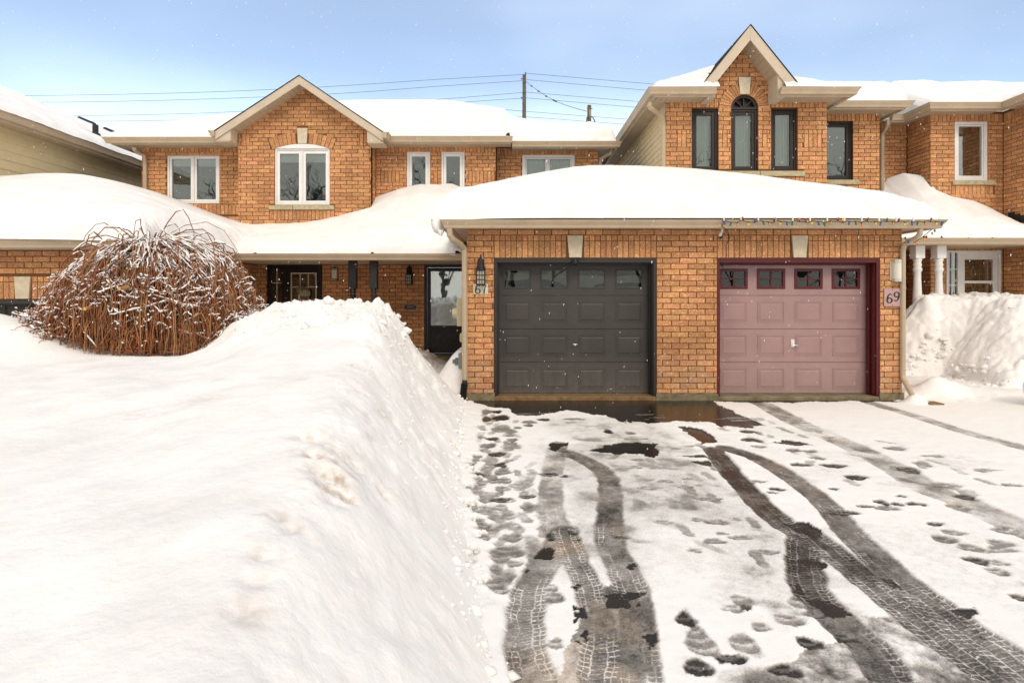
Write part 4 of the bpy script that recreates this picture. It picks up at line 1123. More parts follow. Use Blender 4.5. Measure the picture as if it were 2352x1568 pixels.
# ------------------------------------------------------------------ the double garage between the two houses
YG = 8.89
def garage_door(house, fr, u0, u1, zt, zb, mdoor, mframe, muntins, handle):
    """overhead door: four sections, raised panels, a top row of windows, set back in its framed opening"""
    # frame lining the opening
    MB().fbox(fr, u0 + 0.002, u0 + 0.045, zb, zt - 0.002, -0.27, -0.012).fbox(fr, u1 - 0.045, u1 - 0.002, zb, zt - 0.002, -0.27, -0.012).fbox(fr, u0 + 0.045, u1 - 0.045, zt - 0.075, zt - 0.002, -0.27, -0.012) \
        .fbox(fr, u0 + 0.045, u0 + 0.075, zb, zt - 0.075, -0.235, -0.16).fbox(fr, u1 - 0.075, u1 - 0.045, zb, zt - 0.075, -0.235, -0.16).fbox(fr, u0 + 0.075, u1 - 0.075, zt - 0.105, zt - 0.075, -0.235, -0.16) \
        .fbox(fr, u0 + 0.045, u0 + 0.06, zb, zt - 0.075, -0.10, -0.05).fbox(fr, u1 - 0.06, u1 - 0.045, zb, zt - 0.075, -0.10, -0.05).build("door_frame", mframe, house, bevel=0.004)
    d0, d1, db = u0 + 0.046, u1 - 0.046, -0.275
    L = d1 - d0
    base = MB().fbox(fr, d0, d1, zb, zt - 0.07, db - 0.06, db - 0.036).build("garage_door", mdoor, house)
    hs = (zt - 0.07 - zb - 0.0) / 4.0
    lay = [Z_(v, 9.165) for v in (831.7, 755.6, 678.4)]
    edges = [zb, *lay, zt - 0.072]
    cw = L / 4.0
    wins = []
    for k in range(4):
        za, zc = edges[k] + 0.003, edges[k + 1] - 0.003
        sec = MB()
        if k < 3:
            sec.fbox(fr, d0, d1, za, zc, db - 0.012, db)
            sec.build("door_section", mdoor, base, bevel=0.003)
        else:
            holes = []
            for i in range(4):
                cu = d0 + (i + 0.5) * cw * 0.985 + 0.012
                holes.append((cu - 0.215, cu + 0.215, zc - 0.395, zc - 0.095))
            us = [d0] + [v for h in holes for v in h[:2]] + [d1]
            for a, b in zip(us[0::2], us[1::2]): sec.fbox(fr, a, b, za, zc, db - 0.012, db)
            for h in holes: sec.fbox(fr, h[0], h[1], za, h[2], db - 0.012, db).fbox(fr, h[0], h[1], h[3], zc, db - 0.012, db)
            sec.build("door_section", mdoor, base)
            wins = holes
        if k < 3:
            for i in range(4):
                cu = d0 + (i + 0.5) * cw * 0.985 + 0.012
                a, b, e, f = cu - 0.215, cu + 0.215, zc - 0.43 + 0.0, zc - 0.095
                p = MB()
                # moulded rim, groove and raised field
                for (o, w_, dd) in ((0, 0.012, 0.006), (0.022, 0.008, 0.003)):
                    p.ring(fr, a + o, b - o, e + o, f - o, w_, db - 0.001, db + dd)
                q = 0.034
                P = [(a + q, e + q), (b - q, e + q), (b - q, f - q), (a + q, f - q)]; g = 0.018
                Q = [(a + q + g, e + q + g), (b - q - g, e + q + g), (b - q - g, f - q - g), (a + q + g, f - q - g)]
                p.add([fr.p(u, z, db + 0.0005) for u, z in P] + [fr.p(u, z, db + 0.007) for u, z in Q], [(4, 5, 6, 7)] + [(i2, (i2 + 1) % 4, 4 + (i2 + 1) % 4, 4 + i2) for i2 in range(4)])
                p.build("raised_panel", mdoor, base)
    for i, (a, b, e, f) in enumerate(wins):
        r = MB()
        if muntins:
            r.ring(fr, a - 0.012, b + 0.012, e - 0.012, f + 0.012, 0.042, db - 0.005, db + 0.012)
            r.fbox(fr, (a + b) / 2 - 0.011, (a + b) / 2 + 0.011, e + 0.03, f - 0.03, db - 0.005, db + 0.006)
            r.fbox(fr, a + 0.03, (a + b) / 2 - 0.011, (e + f) / 2 - 0.011, (e + f) / 2 + 0.011, db - 0.005, db + 0.006).fbox(fr, (a + b) / 2 + 0.011, b - 0.03, (e + f) / 2 - 0.011, (e + f) / 2 + 0.011, db - 0.005, db + 0.006)
            r.build("window_frame", M_MAROON, base, bevel=0.003)
        else:
            r.ring(fr, a - 0.008, b + 0.008, e - 0.008, f + 0.008, 0.014, db - 0.003, db + 0.009).ring(fr, a + 0.006, b - 0.006, e + 0.006, f - 0.006, 0.012, db - 0.006, db + 0.003)
            r.build("window_frame", mdoor, base, bevel=0.003)
        MB().fbox(fr, a, b, e, f, db - 0.012, db - 0.008).build("pane", M_GLASSG, base)
        MB().fbox(fr, a - 0.03, b + 0.03, e - 0.03, f + 0.03, db - 0.033, db - 0.03).build("window_backing", M_DARK, base)
        if not muntins:
            w, h = b - a, f - e
            shapes = [[(0, .42), (.55, .42), (1, .50), (1, 0.72), (.8, .82), (.2, .86), (.3, 1), (0, 1)],
                      [(0, .48), (.25, .46), (.7, .30), (1, .08), (1, 1), (.42, 1), (.38, .90), (.2, .76), (0, .72)],
                      [(0, .02), (.55, .02), (.62, .18), (.8, .24), (1, .28), (1, .66), (.6, .68), (0, .70)],
                      [(0, .27), (.5, .30), (1, .27), (1, .66), (.5, .69), (0, .64)]][i]
            MB().fprism(fr, [(a + s * w, e + t * h) for s, t in shapes], db - 0.016, db - 0.014).build("window_film", M_FILM, base)
    return base

def build_garage():
    fr = FR(YG)
    g = thing("garage", (2.7, YG, 0), "brick double garage with one charcoal door and one dusty pink door under a snowy roof", "garage")
    holes = [(-0.279, 2.259, -0.2, 2.2275), (3.208, 5.748, -0.2, 2.2275)]
    core(g, fr, -0.70, 6.093, 0.11, 2.76, holes)
    dec = [(-0.279, 2.259, 2.2, 2.583), (3.208, 5.748, 2.2, 2.583)]
    courses(g, fr, -0.707, 6.10, 0.117, 2.672, holes + dec, phase=0.0)
    k1 = (X_(1302.7, YG), X_(1339, YG), X_(1307.3, YG), X_(1335.7, YG)); k2 = (X_(1818, YG), X_(1855, YG), X_(1822, YG), X_(1850.7, YG))
    for (a, b, c, d), (u0, u1) in ((k1, (-0.279, 2.259)), (k2, (3.208, 5.748))):
        soldiers(g, fr, u0, u1, 2.2275, 2.583, gap=lambda z, a=a, b=b: (a - 0.012, b + 0.012))
        keystone(g, fr, a, b, c, d, 2.578, 2.231)
    # foundation and sills
    f = MB()
    for a, b in ((-0.72, -0.27), (2.25, 3.215), (5.74, 6.115)):
        n = 10
        P = [(a + (b - a) * i / n, 0.112 + 0.012 * math.sin(i * 2.1 + a)) for i in range(n + 1)]
        f.fprism(fr, [(a, -0.25), (b, -0.25)] + P[::-1], -0.2, 0.022)
    f.build("foundation", M_CONC, g)
    MB().fbox(fr, -0.275, 2.255, -0.2, 0.065, -0.40, 0.012).build("door_sill", M_SILLW, g, bevel=0.012)
    MB().fbox(fr, 3.212, 5.744, -0.2, 0.060, -0.40, 0.008).build("door_sill", M_CONC, g, bevel=0.012)
    d1 = garage_door(g, fr, -0.279, 2.259, 2.2275, 0.068, M_GDOOR, M_GFRAME, False, None)
    d1["label"] = "charcoal overhead door"
    d2 = garage_door(g, fr, 3.208, 5.748, 2.2275, 0.066, M_PINK, M_MAROON, True, None)
    d2["label"] = "dusty pink overhead door with maroon window frames"
    yd = YG + 0.275
    # handles
    hx, hz = X_(1320, yd), Z_(790.5, yd)
    MB().tube([(hx, yd - 0.005, hz), (hx, yd - 0.045, hz)], 0.010).tube([(hx - 0.042, yd - 0.045, hz + 0.004), (hx - 0.02, yd - 0.05, hz + 0.006), (hx, yd - 0.05, hz), (hx + 0.02, yd - 0.05, hz + 0.004), (hx + 0.042, yd - 0.045, hz)], [0.006, 0.011, 0.013, 0.011, 0.006]).tube([(hx, yd, hz - 0.018), (hx, yd - 0.012, hz - 0.018)], 0.016).build("handle", M_CHROME, d1, smooth=True)
    hx, hz = X_(1820.5, yd), Z_(788, yd)
    MB().box(hx - 0.029, hx + 0.029, yd - 0.006, yd, hz - 0.062, hz + 0.062).tube([(hx, yd - 0.005, hz - 0.03), (hx, yd - 0.04, hz - 0.03)], 0.014).tube([(hx - 0.03, yd - 0.04, hz - 0.028), (hx + 0.02, yd - 0.042, hz - 0.03), (hx + 0.07, yd - 0.04, hz - 0.034)], [0.008, 0.010, 0.006]).build("handle", M_CHROME, d2, bevel=0.002)
    # eaves
    ye = 8.62
    MB().box(-0.94, 6.36, ye - 0.02, ye, 2.655, 2.80).build("fascia", M_FASCIA, g)
    soffit(g, -0.94, 6.36, ye, YG + 0.0, 2.675)
    MB().box(-0.94, -0.92, ye, 11.0, 2.655, 2.80).build("fascia", M_FASCIA, g)
    soffit(g, -0.92, -0.71, YG + 0.02, 11.0, 2.675, along='y')
    soffit(g, 6.105, 6.36, YG + 0.02, 11.2, 2.675, along='y')
    gutter(g, (-0.94, ye - 0.02), (6.36, ye - 0.02), (0, -1), 2.645, miter=(1, 1))
    gutter(g, (-0.94, 11.0), (-0.94, ye - 0.02), (-1, 0), 2.645, miter=(0, 1))
    gutter(g, (6.36, ye - 0.02), (6.36, 11.2), (1, 0), 2.645, miter=(1, 0))
    # side walls and roof deck
    MB().box(-0.70, -0.56, YG + 0.15, 12.9, 0, 2.76).build("side_wall", M_MORTAR, g)
    MB().box(5.95, 6.093, YG + 0.15, 11.4, 0, 2.76).build("side_wall", M_MORTAR, g)
    courses(g, FRL(-0.708), -12.9, -YG - 0.012, 0.117, 2.672, (), None, 0.1)
    courses(g, FRR(6.101), YG + 0.012, 11.4, 0.117, 2.672, (), None, 0.1)
    zr = 2.79; ye2 = ye - 0.06; k = 2.55
    V = [(-1.0, ye2, zr), (6.42, ye2, zr), (6.42 - k, ye2 + k, zr + .42 * k), (-1.0 + k, ye2 + k, zr + .42 * k), (-1.0, 12.85, zr), (-1.0 + k, 12.85, zr + .42 * k), (6.42, 12.85, zr), (6.42 - k, 12.85, zr + .42 * k)]
    mb = MB().add(V, [(0, 1, 2, 3), (0, 3, 5, 4), (1, 6, 7, 2), (3, 2, 7, 5)])
    mb.add([(x, y, z - 0.03) for x, y, z in V], [(3, 2, 1, 0), (4, 5, 3, 0), (2, 7, 6, 1)])
    mb.build("roof", M_SHINGLE, g)
    MB().box(-1.0, 6.42, ye2 - 0.0, ye2 + 0.03, zr - 0.03, zr + 0.012).build("drip_edge", M_SHINGLE, g)
    # down pipes
    def P(x, y, Y): return W_(x, y, Y)
    dp = [P(1032, 524, 8.55), P(1033, 540, 8.56), P(1040, 550, 8.6), P(1058, 561, 8.75), P(1066, 570, 8.84), P(1067.5, 584, 8.85), P(1067.5, 876, 8.85)]
    o = downspout(g, dp, 0.082)
    MB().tube([P(1067.5, 660, 8.85), P(1067.5, 664, 8.85)], 0.050).build("pipe_joint", M_TRIM, g)
    n = 26; pts = []; rs = []
    for i in range(n):
        t = i / (n - 1)
        pts.append(P(1067.5 - 5 * t, 873 + 44 * t, 8.83 - 0.06 * t)); rs.append(0.040 if i < 5 else (0.060 if i % 2 else 0.046))
    MB().tube(pts, rs, 12).build("corrugated_outlet", M_RUBBER, g)
    dp = [P(2114, 524, 8.57), P(2113, 537, 8.58), P(2107, 545, 8.62), P(2092, 553, 8.72), P(2077, 562, 8.84), P(2073.5, 575, 8.86), P(2073.5, 862, 8.86), P(2075, 870, 8.84), P(2096, 908, 8.62)]
    downspout(g, dp, 0.068)
    MB().tube([P(2073.5, 660, 8.86), P(2073.5, 664, 8.86)], 0.046).build("pipe_joint", M_TRIM, g)
    MB().box(6.22, 6.42, 8.45, 8.66, 0.0, 0.035).build("splash_board", M_SILLW, g)
    return g
GARAGE = build_garage()

def build_left_garage():
    Y = 8.70; fr = FR(Y)
    g = thing("garage", (-8.5, Y, 0), "neighbouring brick garage with a black framed door behind the weeping shrub at left", "garage")
    zt, zo = 2.33, 1.585
    d0, d1 = -8.745, -6.205
    holes = [(d0, d1, -0.5, zo)]
    core(g, fr, -13.0, -5.75, -0.1, zt + 0.08, holes)
    zsol = Z_(634.5, Y)
    courses(g, fr, -10.2, -5.74, 0.2, zt - 0.003, holes + [(d0, d1, zo - 0.01, zsol)], phase=0.08)
    t0, t1, b0, b1 = X_(34.4, Y), X_(71.6, Y), X_(37.5, Y), X_(68.2, Y)
    soldiers(g, fr, d0, d1, zo, zsol, gap=lambda z: (t0 - 0.012, t1 + 0.012))
    keystone(g, fr, t0, t1, b0, b1, zsol - 0.004, zo + 0.004)
    d = garage_door(g, fr, d0, d1, zo, -0.55, M_GDOOR, M_GFRAME, False, None)
    ye = 8.40
    MB().box(-13.2, -5.42, ye - 0.02, ye, 2.315, 2.44).build("fascia", M_FASCIA, g)
    soffit(g, -10.0, -5.42, ye, Y, 2.335)
    gutter(g, (-13.2, ye - 0.02), (-5.42, ye - 0.02), (0, -1), 2.33, miter=(1, 1))
    gutter(g, (-5.42, ye - 0.02), (-5.42, 10.8), (1, 0), 2.33, miter=(1, 0))
    MB().box(-5.90, -5.757, Y + 0.15, 12.9, -0.1, 2.41).build("side_wall", M_MORTAR, g)
    courses(g, FRR(-5.749), Y + 0.012, 12.9, 0.2, 2.327, (), None, 0.1)
    zr, k = 2.445, 3.0
    V = [(-13.3, ye - .06, zr), (-5.36, ye - .06, zr), (-5.36 - k, ye - .06 + k, zr + .42 * k), (-13.3 + k, ye - .06 + k, zr + .42 * k), (-5.36, 13.3, zr), (-5.36 - k, 13.3, zr + .42 * k), (-13.3 + k, 13.3, zr + .42 * k), (-13.3, 13.3, zr)]
    MB().add(V, [(0, 1, 2, 3), (1, 4, 5, 2), (3, 2, 5, 6), (0, 3, 6, 7)]).build("roof", M_SHINGLE, g)
    return g
build_left_garage()

# ------------------------------------------------------------------ house 67
def arc_ring(house, fr, cu, cz, r0, r1, a0, a1, n, gap=None):
    """wedge bricks of an arch between angles a0..a1 (radians from +u)"""
    for i in range(n):
        p, q = a0 + (a1 - a0) * i / n, a0 + (a1 - a0) * (i + 1) / n
        g0, g1 = 0.005 / r0, 0.005 / r1
        m = (p + q) / 2
        if gap and gap[0] < cu + (r0 + r1) / 2 * math.cos(m) < gap[1]: continue
        s = 1 if q > p else -1
        poly = [(cu + r0 * math.cos(q - s * g0), cz + r0 * math.sin(q - s * g0)), (cu + r0 * math.cos(p + s * g0), cz + r0 * math.sin(p + s * g0)),
                (cu + r1 * math.cos(p + s * g1), cz + r1 * math.sin(p + s * g1)), (cu + r1 * math.cos(q - s * g1), cz + r1 * math.sin(q - s * g1))]
        brickq(house, fr, poly if s < 0 else poly)

def rake(house, fr, apex, le, ri, w, d0, d1, name="rake_board", zcut=None):
    """sloping fascia boards of a gable, each its own piece, meeting at the apex"""
    for e in (le, ri):
        P = [apex, e, (e[0], e[1] - w), (apex[0], apex[1] - w)]
        if zcut is not None:
            t = (apex[1] - w - zcut) / (apex[1] - e[1]); P = [apex, e, (e[0], zcut), (apex[0] + (e[0] - apex[0]) * t, zcut), (apex[0], apex[1] - w)]
        if e is le: P = P[::-1]
        MB().fprism(fr, P, d0, d1).build(name, M_FASCIA, house, bevel=0.004)

def rake_soffit(house, fr, apex, e, w, d_in, d_out, pitch=0.11, zcut=None):
    """boards lining the underside of a gable overhang"""
    L = math.hypot(apex[0] - e[0], apex[1] - e[1]); n = int(L / pitch)
    for i in range(n):
        t0, t1 = (i + 0.03) / n, (i + 0.97) / n
        p = (apex[0] + (e[0] - apex[0]) * t0, apex[1] - w + 0.03 + (e[1] - apex[1]) * t0); q = (apex[0] + (e[0] - apex[0]) * t1, apex[1] - w + 0.03 + (e[1] - apex[1]) * t1)
        if zcut is not None and q[1] < zcut: break
        MB().fprism(fr, [p, q, (q[0], q[1] + 0.012), (p[0], p[1] + 0.012)], d_in, d_out).build("soffit_board", M_SOFFIT, house)

def build_house67():
    YB, YC, YD = 12.94, 13.40, 13.80
    fb, fc, fd = FR(YB), FR(YC), FR(YD)
    h = thing("townhouse", (-3.3, YB, 0), "two-storey orange brick townhouse with a central gable and white windows, left of the garage", "townhouse")
    # --- gable wall
    gl, gr = -6.228, -3.208
    wu0, wu1 = X_(631, YB), X_(757, YB); wz0, wz1 = Z_(470.5, YB), Z_(342, YB); wza = Z_(330.6, YB)
    ac = (wu0 + wu1) / 2; hw = (wu1 - wu0) / 2; sag = wza - wz1
    R = (hw * hw + sag * sag) / (2 * sag); cz = wza - R; amax = math.asin(hw / R)
    R1 = R + 0.262
    core(h, fb, gl, gr, 2.6, 5.32, [(wu0, wu1, wz0, wz1 + 0.002)])
    apx = X_(700.5, YB) - 0.02
    MB().fprism(fb, [(gl, 5.32), (gr, 5.32), (apx, 6.42)], -0.148, -0.008).build("gable_wall", M_MORTAR, h)
    def clip(z):
        hw_ = (6.40 - z) / 0.66
        return (max(gl, apx - hw_), min(gr, apx + hw_)) if z > 5.36 else (gl, gr)
    def archhole(z):
        if z <= wz1: return None
        if z < cz + R1:
            a = math.sqrt(max(0, R1 * R1 - (z - cz) ** 2)); b = (z - cz) * math.tan(amax + 0.035)
            return (ac - min(a, b), ac + min(a, b))
    ks = (X_(682.7, YB), X_(707, YB), X_(684.9, YB), X_(704.7, YB), Z_(294.6, YB), Z_(330.2, YB))
    def keyhole(z): return (ks[0], ks[1]) if ks[5] < z < ks[4] + 0.03 else None
    sz1, sz0 = Z_(472, YB), Z_(482, YB)
    su0, su1 = X_(618.8, YB), X_(768, YB)
    pat = [(gl + 0.085, gl + 0.085 + 2 * CH, 5.01, 5.275), (gr - 0.085 - 2 * CH, gr - 0.085, 5.01, 5.275)]
    zt = 6.385
    def snap(z): return zt - round((zt - z) / CH) * CH
    pat = [(a, b, snap(c), snap(c) + 3 * CH) for a, b, c, d in pat]
    courses(h, fb, gl, gr, 3.05, zt, [(wu0, wu1, wz0, wz1), (su0, su1, snap(sz0 - 0.26), sz1), archhole, keyhole] + pat, clip, phase=0.06)
    for p in pat: soldiers(h, fb, p[0], p[1], p[2], p[3], header=False)
    soldiers(h, fb, su0, su1, snap(sz0 - 0.26), sz0, header=False)
    a0 = math.pi / 2 + amax + 0.03; a1 = math.pi / 2 - amax - 0.03
    arc_ring(h, fb, ac, cz, R + 0.006, R1, a0, a1, 15, gap=(ks[2] - 0.02, ks[3] + 0.02))
    keystone(h, fb, ks[0], ks[1], ks[2], ks[3], ks[4], ks[5])
    mid = X_(690.5 + 2.5, YB)
    wg = window(h, fb, wu0, wu1, wz0, wz1, M_WHITE, 0.035, [(wu0 + 0.035, mid - 0.012), (mid + 0.012, wu1 - 0.035)], 0.062, 0.02, blind=0.19, label="arched double window in the gable")
    n = 16; P = [(wu0, wz1 + 0.001), (wu1, wz1 + 0.001)] + [(ac + R * math.sin(amax - 2 * amax * i / n), cz + R * math.cos(amax - 2 * amax * i / n)) for i in range(n + 1)]
    P = [(max(wu0, min(wu1, u)), max(z, wz1 + 0.002)) for u, z in P]
    MB().fprism(fb, P, -0.0075, 0.006).build("arch_panel", M_WHITE, wg, bevel=.003)
    MB().fbox(fb, su0, (su0 * .63 + su1 * .37) - 0.004, sz0, sz1, -0.12, 0.045).fbox(fb, (su0 * .63 + su1 * .37) + 0.004, su1, sz0, sz1, -0.12, 0.045).build("sill", M_SILL, wg, bevel=0.008)
    # return on the right of the gable bay
    fr_ret = FRR(gr)
    MB().box(gr - 0.14, gr - 0.008, YB + 0.15, YC + 0.0, 2.6, 5.32).build("side_wall", M_MORTAR, h)
    courses(h, fr_ret, YB + 0.012, YC - 0.012, 3.05, 5.32, (), None, 0.1)
    # --- set-back walls
    w1 = (X_(383, YC), X_(503.5, YC), Z_(467, YC), Z_(354.4, YC))
    zs = 5.195
    core(h, fc, -8.72, gl + 0.13, 3.0, zs + 0.05, [w1])
    sol = zs - 2 * CH
    courses(h, fc, -8.72, gl - 0.005, 3.05, zs, [w1, (-8.8, gl, sol, zs + .1), (w1[0] - 0.09, gl, w1[2] - 0.275, w1[2])], phase=0.03)
    soldiers(h, fc, -8.715, gl - 0.005, sol, zs, header=False)
    soldiers(h, fc, w1[0] - 0.09, gl - 0.005, w1[2] - 0.27, w1[2] - 0.004, header=False)
    m1 = X_(443, YC)
    window(h, fc, *w1, M_WHITE, 0.04, [(w1[0] + 0.04, m1 - 0.012), (m1 + 0.012, w1[1] - 0.04)], 0.055, 0.02, blind=0.17, label="left double window")
    n1 = (X_(934.5, YC), X_(987.8, YC), 3.62, Z_(347.6, YC)); n2 = (X_(1013.5, YC), X_(1067, YC), 3.62, Z_(347.6, YC))
    core(h, fc, gr - 0.13, -0.38, 3.0, zs + 0.05, [n1, n2])
    zp = zs - 7 * CH
    pats = [(-3.10, -3.10 + 5 * CH, zp - 3 * CH, zp), (n1[1] + 0.5 * (n2[0] - n1[1]) - 0.045, n1[1] + 0.5 * (n2[0] - n1[1]) + 0.045, zp - 3 * CH, zp), (n2[1] + 0.09, n2[1] + 0.09 + 7 * CH, zp - 3 * CH, zp)]
    courses(h, fc, gr + 0.005, -0.383, 3.3, zs, [n1, n2, (gr, -0.47, sol, zs + .1)] + pats, phase=0.12)
    soldiers(h, fc, gr + 0.005, -0.475, sol, zs, header=False)
    for p in pats: soldiers(h, fc, *p, header=False)
    for nn in (n1, n2):
        window(h, fc, *nn, M_WHITE, 0.045, None, 0.065, 0.015, label="narrow white window")
    s1 = (X_(1199.5, YD), X_(1320, YD), 3.9, Z_(355, YD))
    core(h, fd, -0.38, 2.1, 3.3, zs + 0.1, [s1])
    courses(h, fd, -0.37, 2.095, 3.5, zs + 0.03, [s1, (-0.4, 1.85, sol + 0.03, zs + .2)], phase=0.2)
    soldiers(h, fd, -0.37, 1.85, sol + 0.03, zs + 0.03, header=False)
    ms = (s1[0] + s1[1]) / 2 - 0.02
    ws = window(h, fd, *s1, M_WHITE, 0.075, [(s1[0] + 0.075, ms - 0.02), (ms + 0.02, s1[1] - 0.075)], 0.03, 0.01, curtain=True, label="sliding window half hidden by the garage roof snow")
    MB().box(1.96, 2.092, YD + 0.15, 19, 3.0, 5.3).build("side_wall", M_MORTAR, h)
    MB().box(-8.712, -8.58, YC + 0.15, 19, 0, 5.3).build("side_wall", M_MORTAR, h)
    # --- eaves
    def eave(x0, x1, yf, yw, z, ml=0, mr=0):
        MB().box(x0, x1, yf - 0.02, yf, z - 0.055, z + 0.1).build("fascia", M_FASCIA, h)
        soffit(h, x0, x1, yf, yw, z - 0.012)
        gutter(h, (x0, yf - 0.02), (x1, yf - 0.02), (0, -1), z - 0.04, miter=(ml, mr))
    eave(-9.12, gl - 0.10, 12.97, YC, 5.13, ml=1)
    eave(gr + 0.16, -0.02, 12.97, YC, 5.15, mr=0.3)
    eave(0.0, 2.45, 13.42, YD, 5.16, mr=1)
    soffit(h, 2.1, 2.44, YD, 15.5, 5.15, along='y')
    MB().box(2.44, 2.46, 13.42, 15.5, 5.1, 5.26).build("fascia", M_FASCIA, h)
    soffit(h, -9.1, -8.72, YC, 15.5, 5.12, along='y')
    MB().box(-9.12, -9.10, 12.97, 15.5, 5.075, 5.23).build("fascia", M_FASCIA, h)
    downspout(h, [W_(308, 337, 13.0), W_(309, 345, 13.05), W_(318, 352, 13.2), W_(331, 358, 13.32), W_(333, 380, 13.34), (X_(333, 13.34), 13.34, 3.8)], 0.075)
    downspout(h, [W_(1404, 345, 13.6), W_(1402, 352, 13.6), W_(1380, 366, 13.75), W_(1378, 380, 13.75)], 0.085)
    # --- gable roof trim
    ff = FR(12.56)
    A = (X_(692, 12.56), Z_(174.5, 12.56)); Le = (X_(494, 12.56), Z_(301, 12.56)); Re = (X_(880, 12.56), Z_(305, 12.56))
    A2 = ((Le[0] + Re[0]) / 2, A[1])
    rake(h, ff, A2, Le, Re, 0.185, -0.03, 0.0)
    rake_soffit(h, ff, A2, Le, 0.185, -0.39, -0.03); rake_soffit(h, ff, A2, Re, 0.185, -0.39, -0.03)
    # boxed eave returns of the gable
    for s, E in ((1, Le), (-1, Re)):
        xi = gl if s > 0 else gr
        P = [(E[0], E[1] - 0.10), (E[0], E[1] - 0.0), (xi - s * 0.0, E[1] + (abs(xi - E[0])) * 0.62 - 0.02), (xi, E[1] - 0.20), (E[0] + s * 0.06, E[1] - 0.20)]
        MB().fprism(ff, P if s < 0 else P[::-1], -0.36, -0.034).build("eave_return", M_FASCIA, h, bevel=0.004)
        xa, xb = sorted((E[0] - s * 0.0, xi))
        MB().box(xa + 0.02, xb, 12.56, 12.98, E[1] - 0.235, E[1] - 0.203).build("return_soffit", M_SOFFIT, h)
        gutter(h, (E[0], 13.3) if s > 0 else (E[0], 12.5), (E[0], 12.5) if s > 0 else (E[0], 13.3), (-s, 0), E[1] - 0.125)
    t = 0.012
    for s, E in ((1, Le), (-1, Re)):
        dx = -s * 0.06; dz = -0.06 * (A2[1] - Le[1]) / (A2[0] - Le[0])
        V = [(A2[0], 12.545, A2[1] + 0.006), (E[0] + dx, 12.545, E[1] + dz + 0.012), (E[0] + dx, 14.6, E[1] + dz + 0.012), (A2[0], 16.2, A2[1] + 0.012)]
        V2 = [(x, y, z + t) for x, y, z in V]
        MB().add(V + V2, [(0, 1, 2, 3), (7, 6, 5, 4), (0, 4, 5, 1), (1, 5, 6, 2), (2, 6, 7, 3), (3, 7, 4, 0)]).build("gable_roof", M_SHINGLE, h)
    # main roof deck
    k = 4.1
    x0, x1, y0, z0, s = -9.15, 2.5, 12.92, 5.22, 0.5
    def deck(X, Y): return z0 + s * np.clip(np.minimum(np.minimum(Y - np.where(X > -0.05, 13.37, y0), X - x0), np.minimum(x1 - X, y0 + 2 * k - Y)), 0, 9)
    grid_mesh("roof", np.arange(x0, x1 + .05, .1), np.arange(y0, y0 + 2 * k, .1), deck, M_SHINGLE, h, keep=lambda X, Y, Z: ~((X > -6.25) & (X < -3.2) & (Y < 13.05)) & ~((X > -0.05) & (Y < 13.36)))
    # --- porch: wall, doors, posts, ceiling
    pz = 2.345
    d67 = (X_(975, YB), -0.83, 0.30, Z_(608.2, YB)); d65 = (X_(615, YB), X_(739.5, YB), 0.30, Z_(607.6, YB))
    core(h, fb, -8.9, -0.70, -0.3, 2.6, [d67, d65], name="porch_wall")
    courses(h, fb, -6.9, -0.72, 0.25, pz - 0.005, [d67, d65], phase=0.12)
    MB().box(-5.0, -0.72, 12.1, 12.93, -0.1, 0.135).box(-5.0, -0.72, 12.5, 12.93, 0.139, 0.285).build("porch_step", M_CONC, h, bevel=0.012)
    MB().fbox(fb, d67[0], d67[1], 0.14, 0.295, -0.1, 0.05).build("door_sill", M_SILLW, h, bevel=0.006)
    ye = 11.12
    soffit(h, -6.9, -0.72, ye, YB, pz, pitch=0.115)
    MB().box(-6.9, -0.95, ye - 0.02, ye, pz - 0.02, 2.46).build("fascia", M_FASCIA, h)
    MB().box(-0.95, -0.72, ye - 0.0, ye + 0.02, pz - 0.02, 2.46).build("fascia", M_FASCIA, h)
    gutter(h, (-6.9, ye - 0.02), (-0.96, ye - 0.02), (0, -1), 2.325)
    MB().add([(-6.9, ye - 0.07, 2.45), (-0.72, ye - 0.07, 2.45), (-0.72, 13.35, 3.05), (-6.9, 13.35, 3.05)], [(0, 1, 2, 3)]).build("porch_roof", M_SHINGLE, h)
    yc = 11.32
    for px, mm in ((810.7, M_BLACK), (858.8, M_BLACK2)):
        cx = X_(px, yc); w = 0.076
        c = MB().box(cx - w, cx + w, yc - w, yc + w, 1.78, pz - 0.002).build("porch_post", mm, h, bevel=0.012)
        prof = [(0.070, 1.78), (0.052, 1.755), (0.050, 1.745), (0.060, 1.728), (0.060, 1.715), (0.048, 1.70), (0.046, 1.685), (0.060, 1.665), (0.060, 1.645), (0.050, 1.625), (0.052, 1.58), (0.056, 1.40), (0.062, 1.1), (0.064, 0.8), (0.056, 0.62), (0.066, 0.6), (0.052, 0.57), (0.066, 0.54), (0.070, 0.52)]
        MB().lathe(prof, cx, yc, 20).build("turned_shaft", mm, c, smooth=True)
        MB().box(cx - w, cx + w, yc - w, yc + w, 0.0, 0.52).build("base", mm, c, bevel=0.012)
    # right door: black storm door over a dark entrance door
    y2 = YB
    dfr = MB().ring(fb, d67[0], d67[1], d67[2], d67[3], 0.06, -0.10, 0.03, wb=0.03).build("front_door", M_BLACK, h, bevel=0.004)
    dfr["label"] = "black storm door beside the garage"
    a, b, e, f = d67[0] + 0.065, d67[1] - 0.065, d67[2] + 0.035, d67[3] - 0.065
    ga, gb, ge, gf = X_(989, YB), b - 0.09, Z_(747.4, YB), Z_(623, YB)
    MB().fbox(fb, a, ga, e, f, -0.06, -0.012).fbox(fb, gb, b, e, f, -0.06, -0.012).fbox(fb, ga, gb, gf, f, -0.06, -0.012).fbox(fb, ga, gb, ge - 0.06, ge, -0.06, -0.012).fbox(fb, ga, gb, e, e + 0.17, -0.06, -0.012).build("door_leaf", M_BLACK, dfr, bevel=0.006)
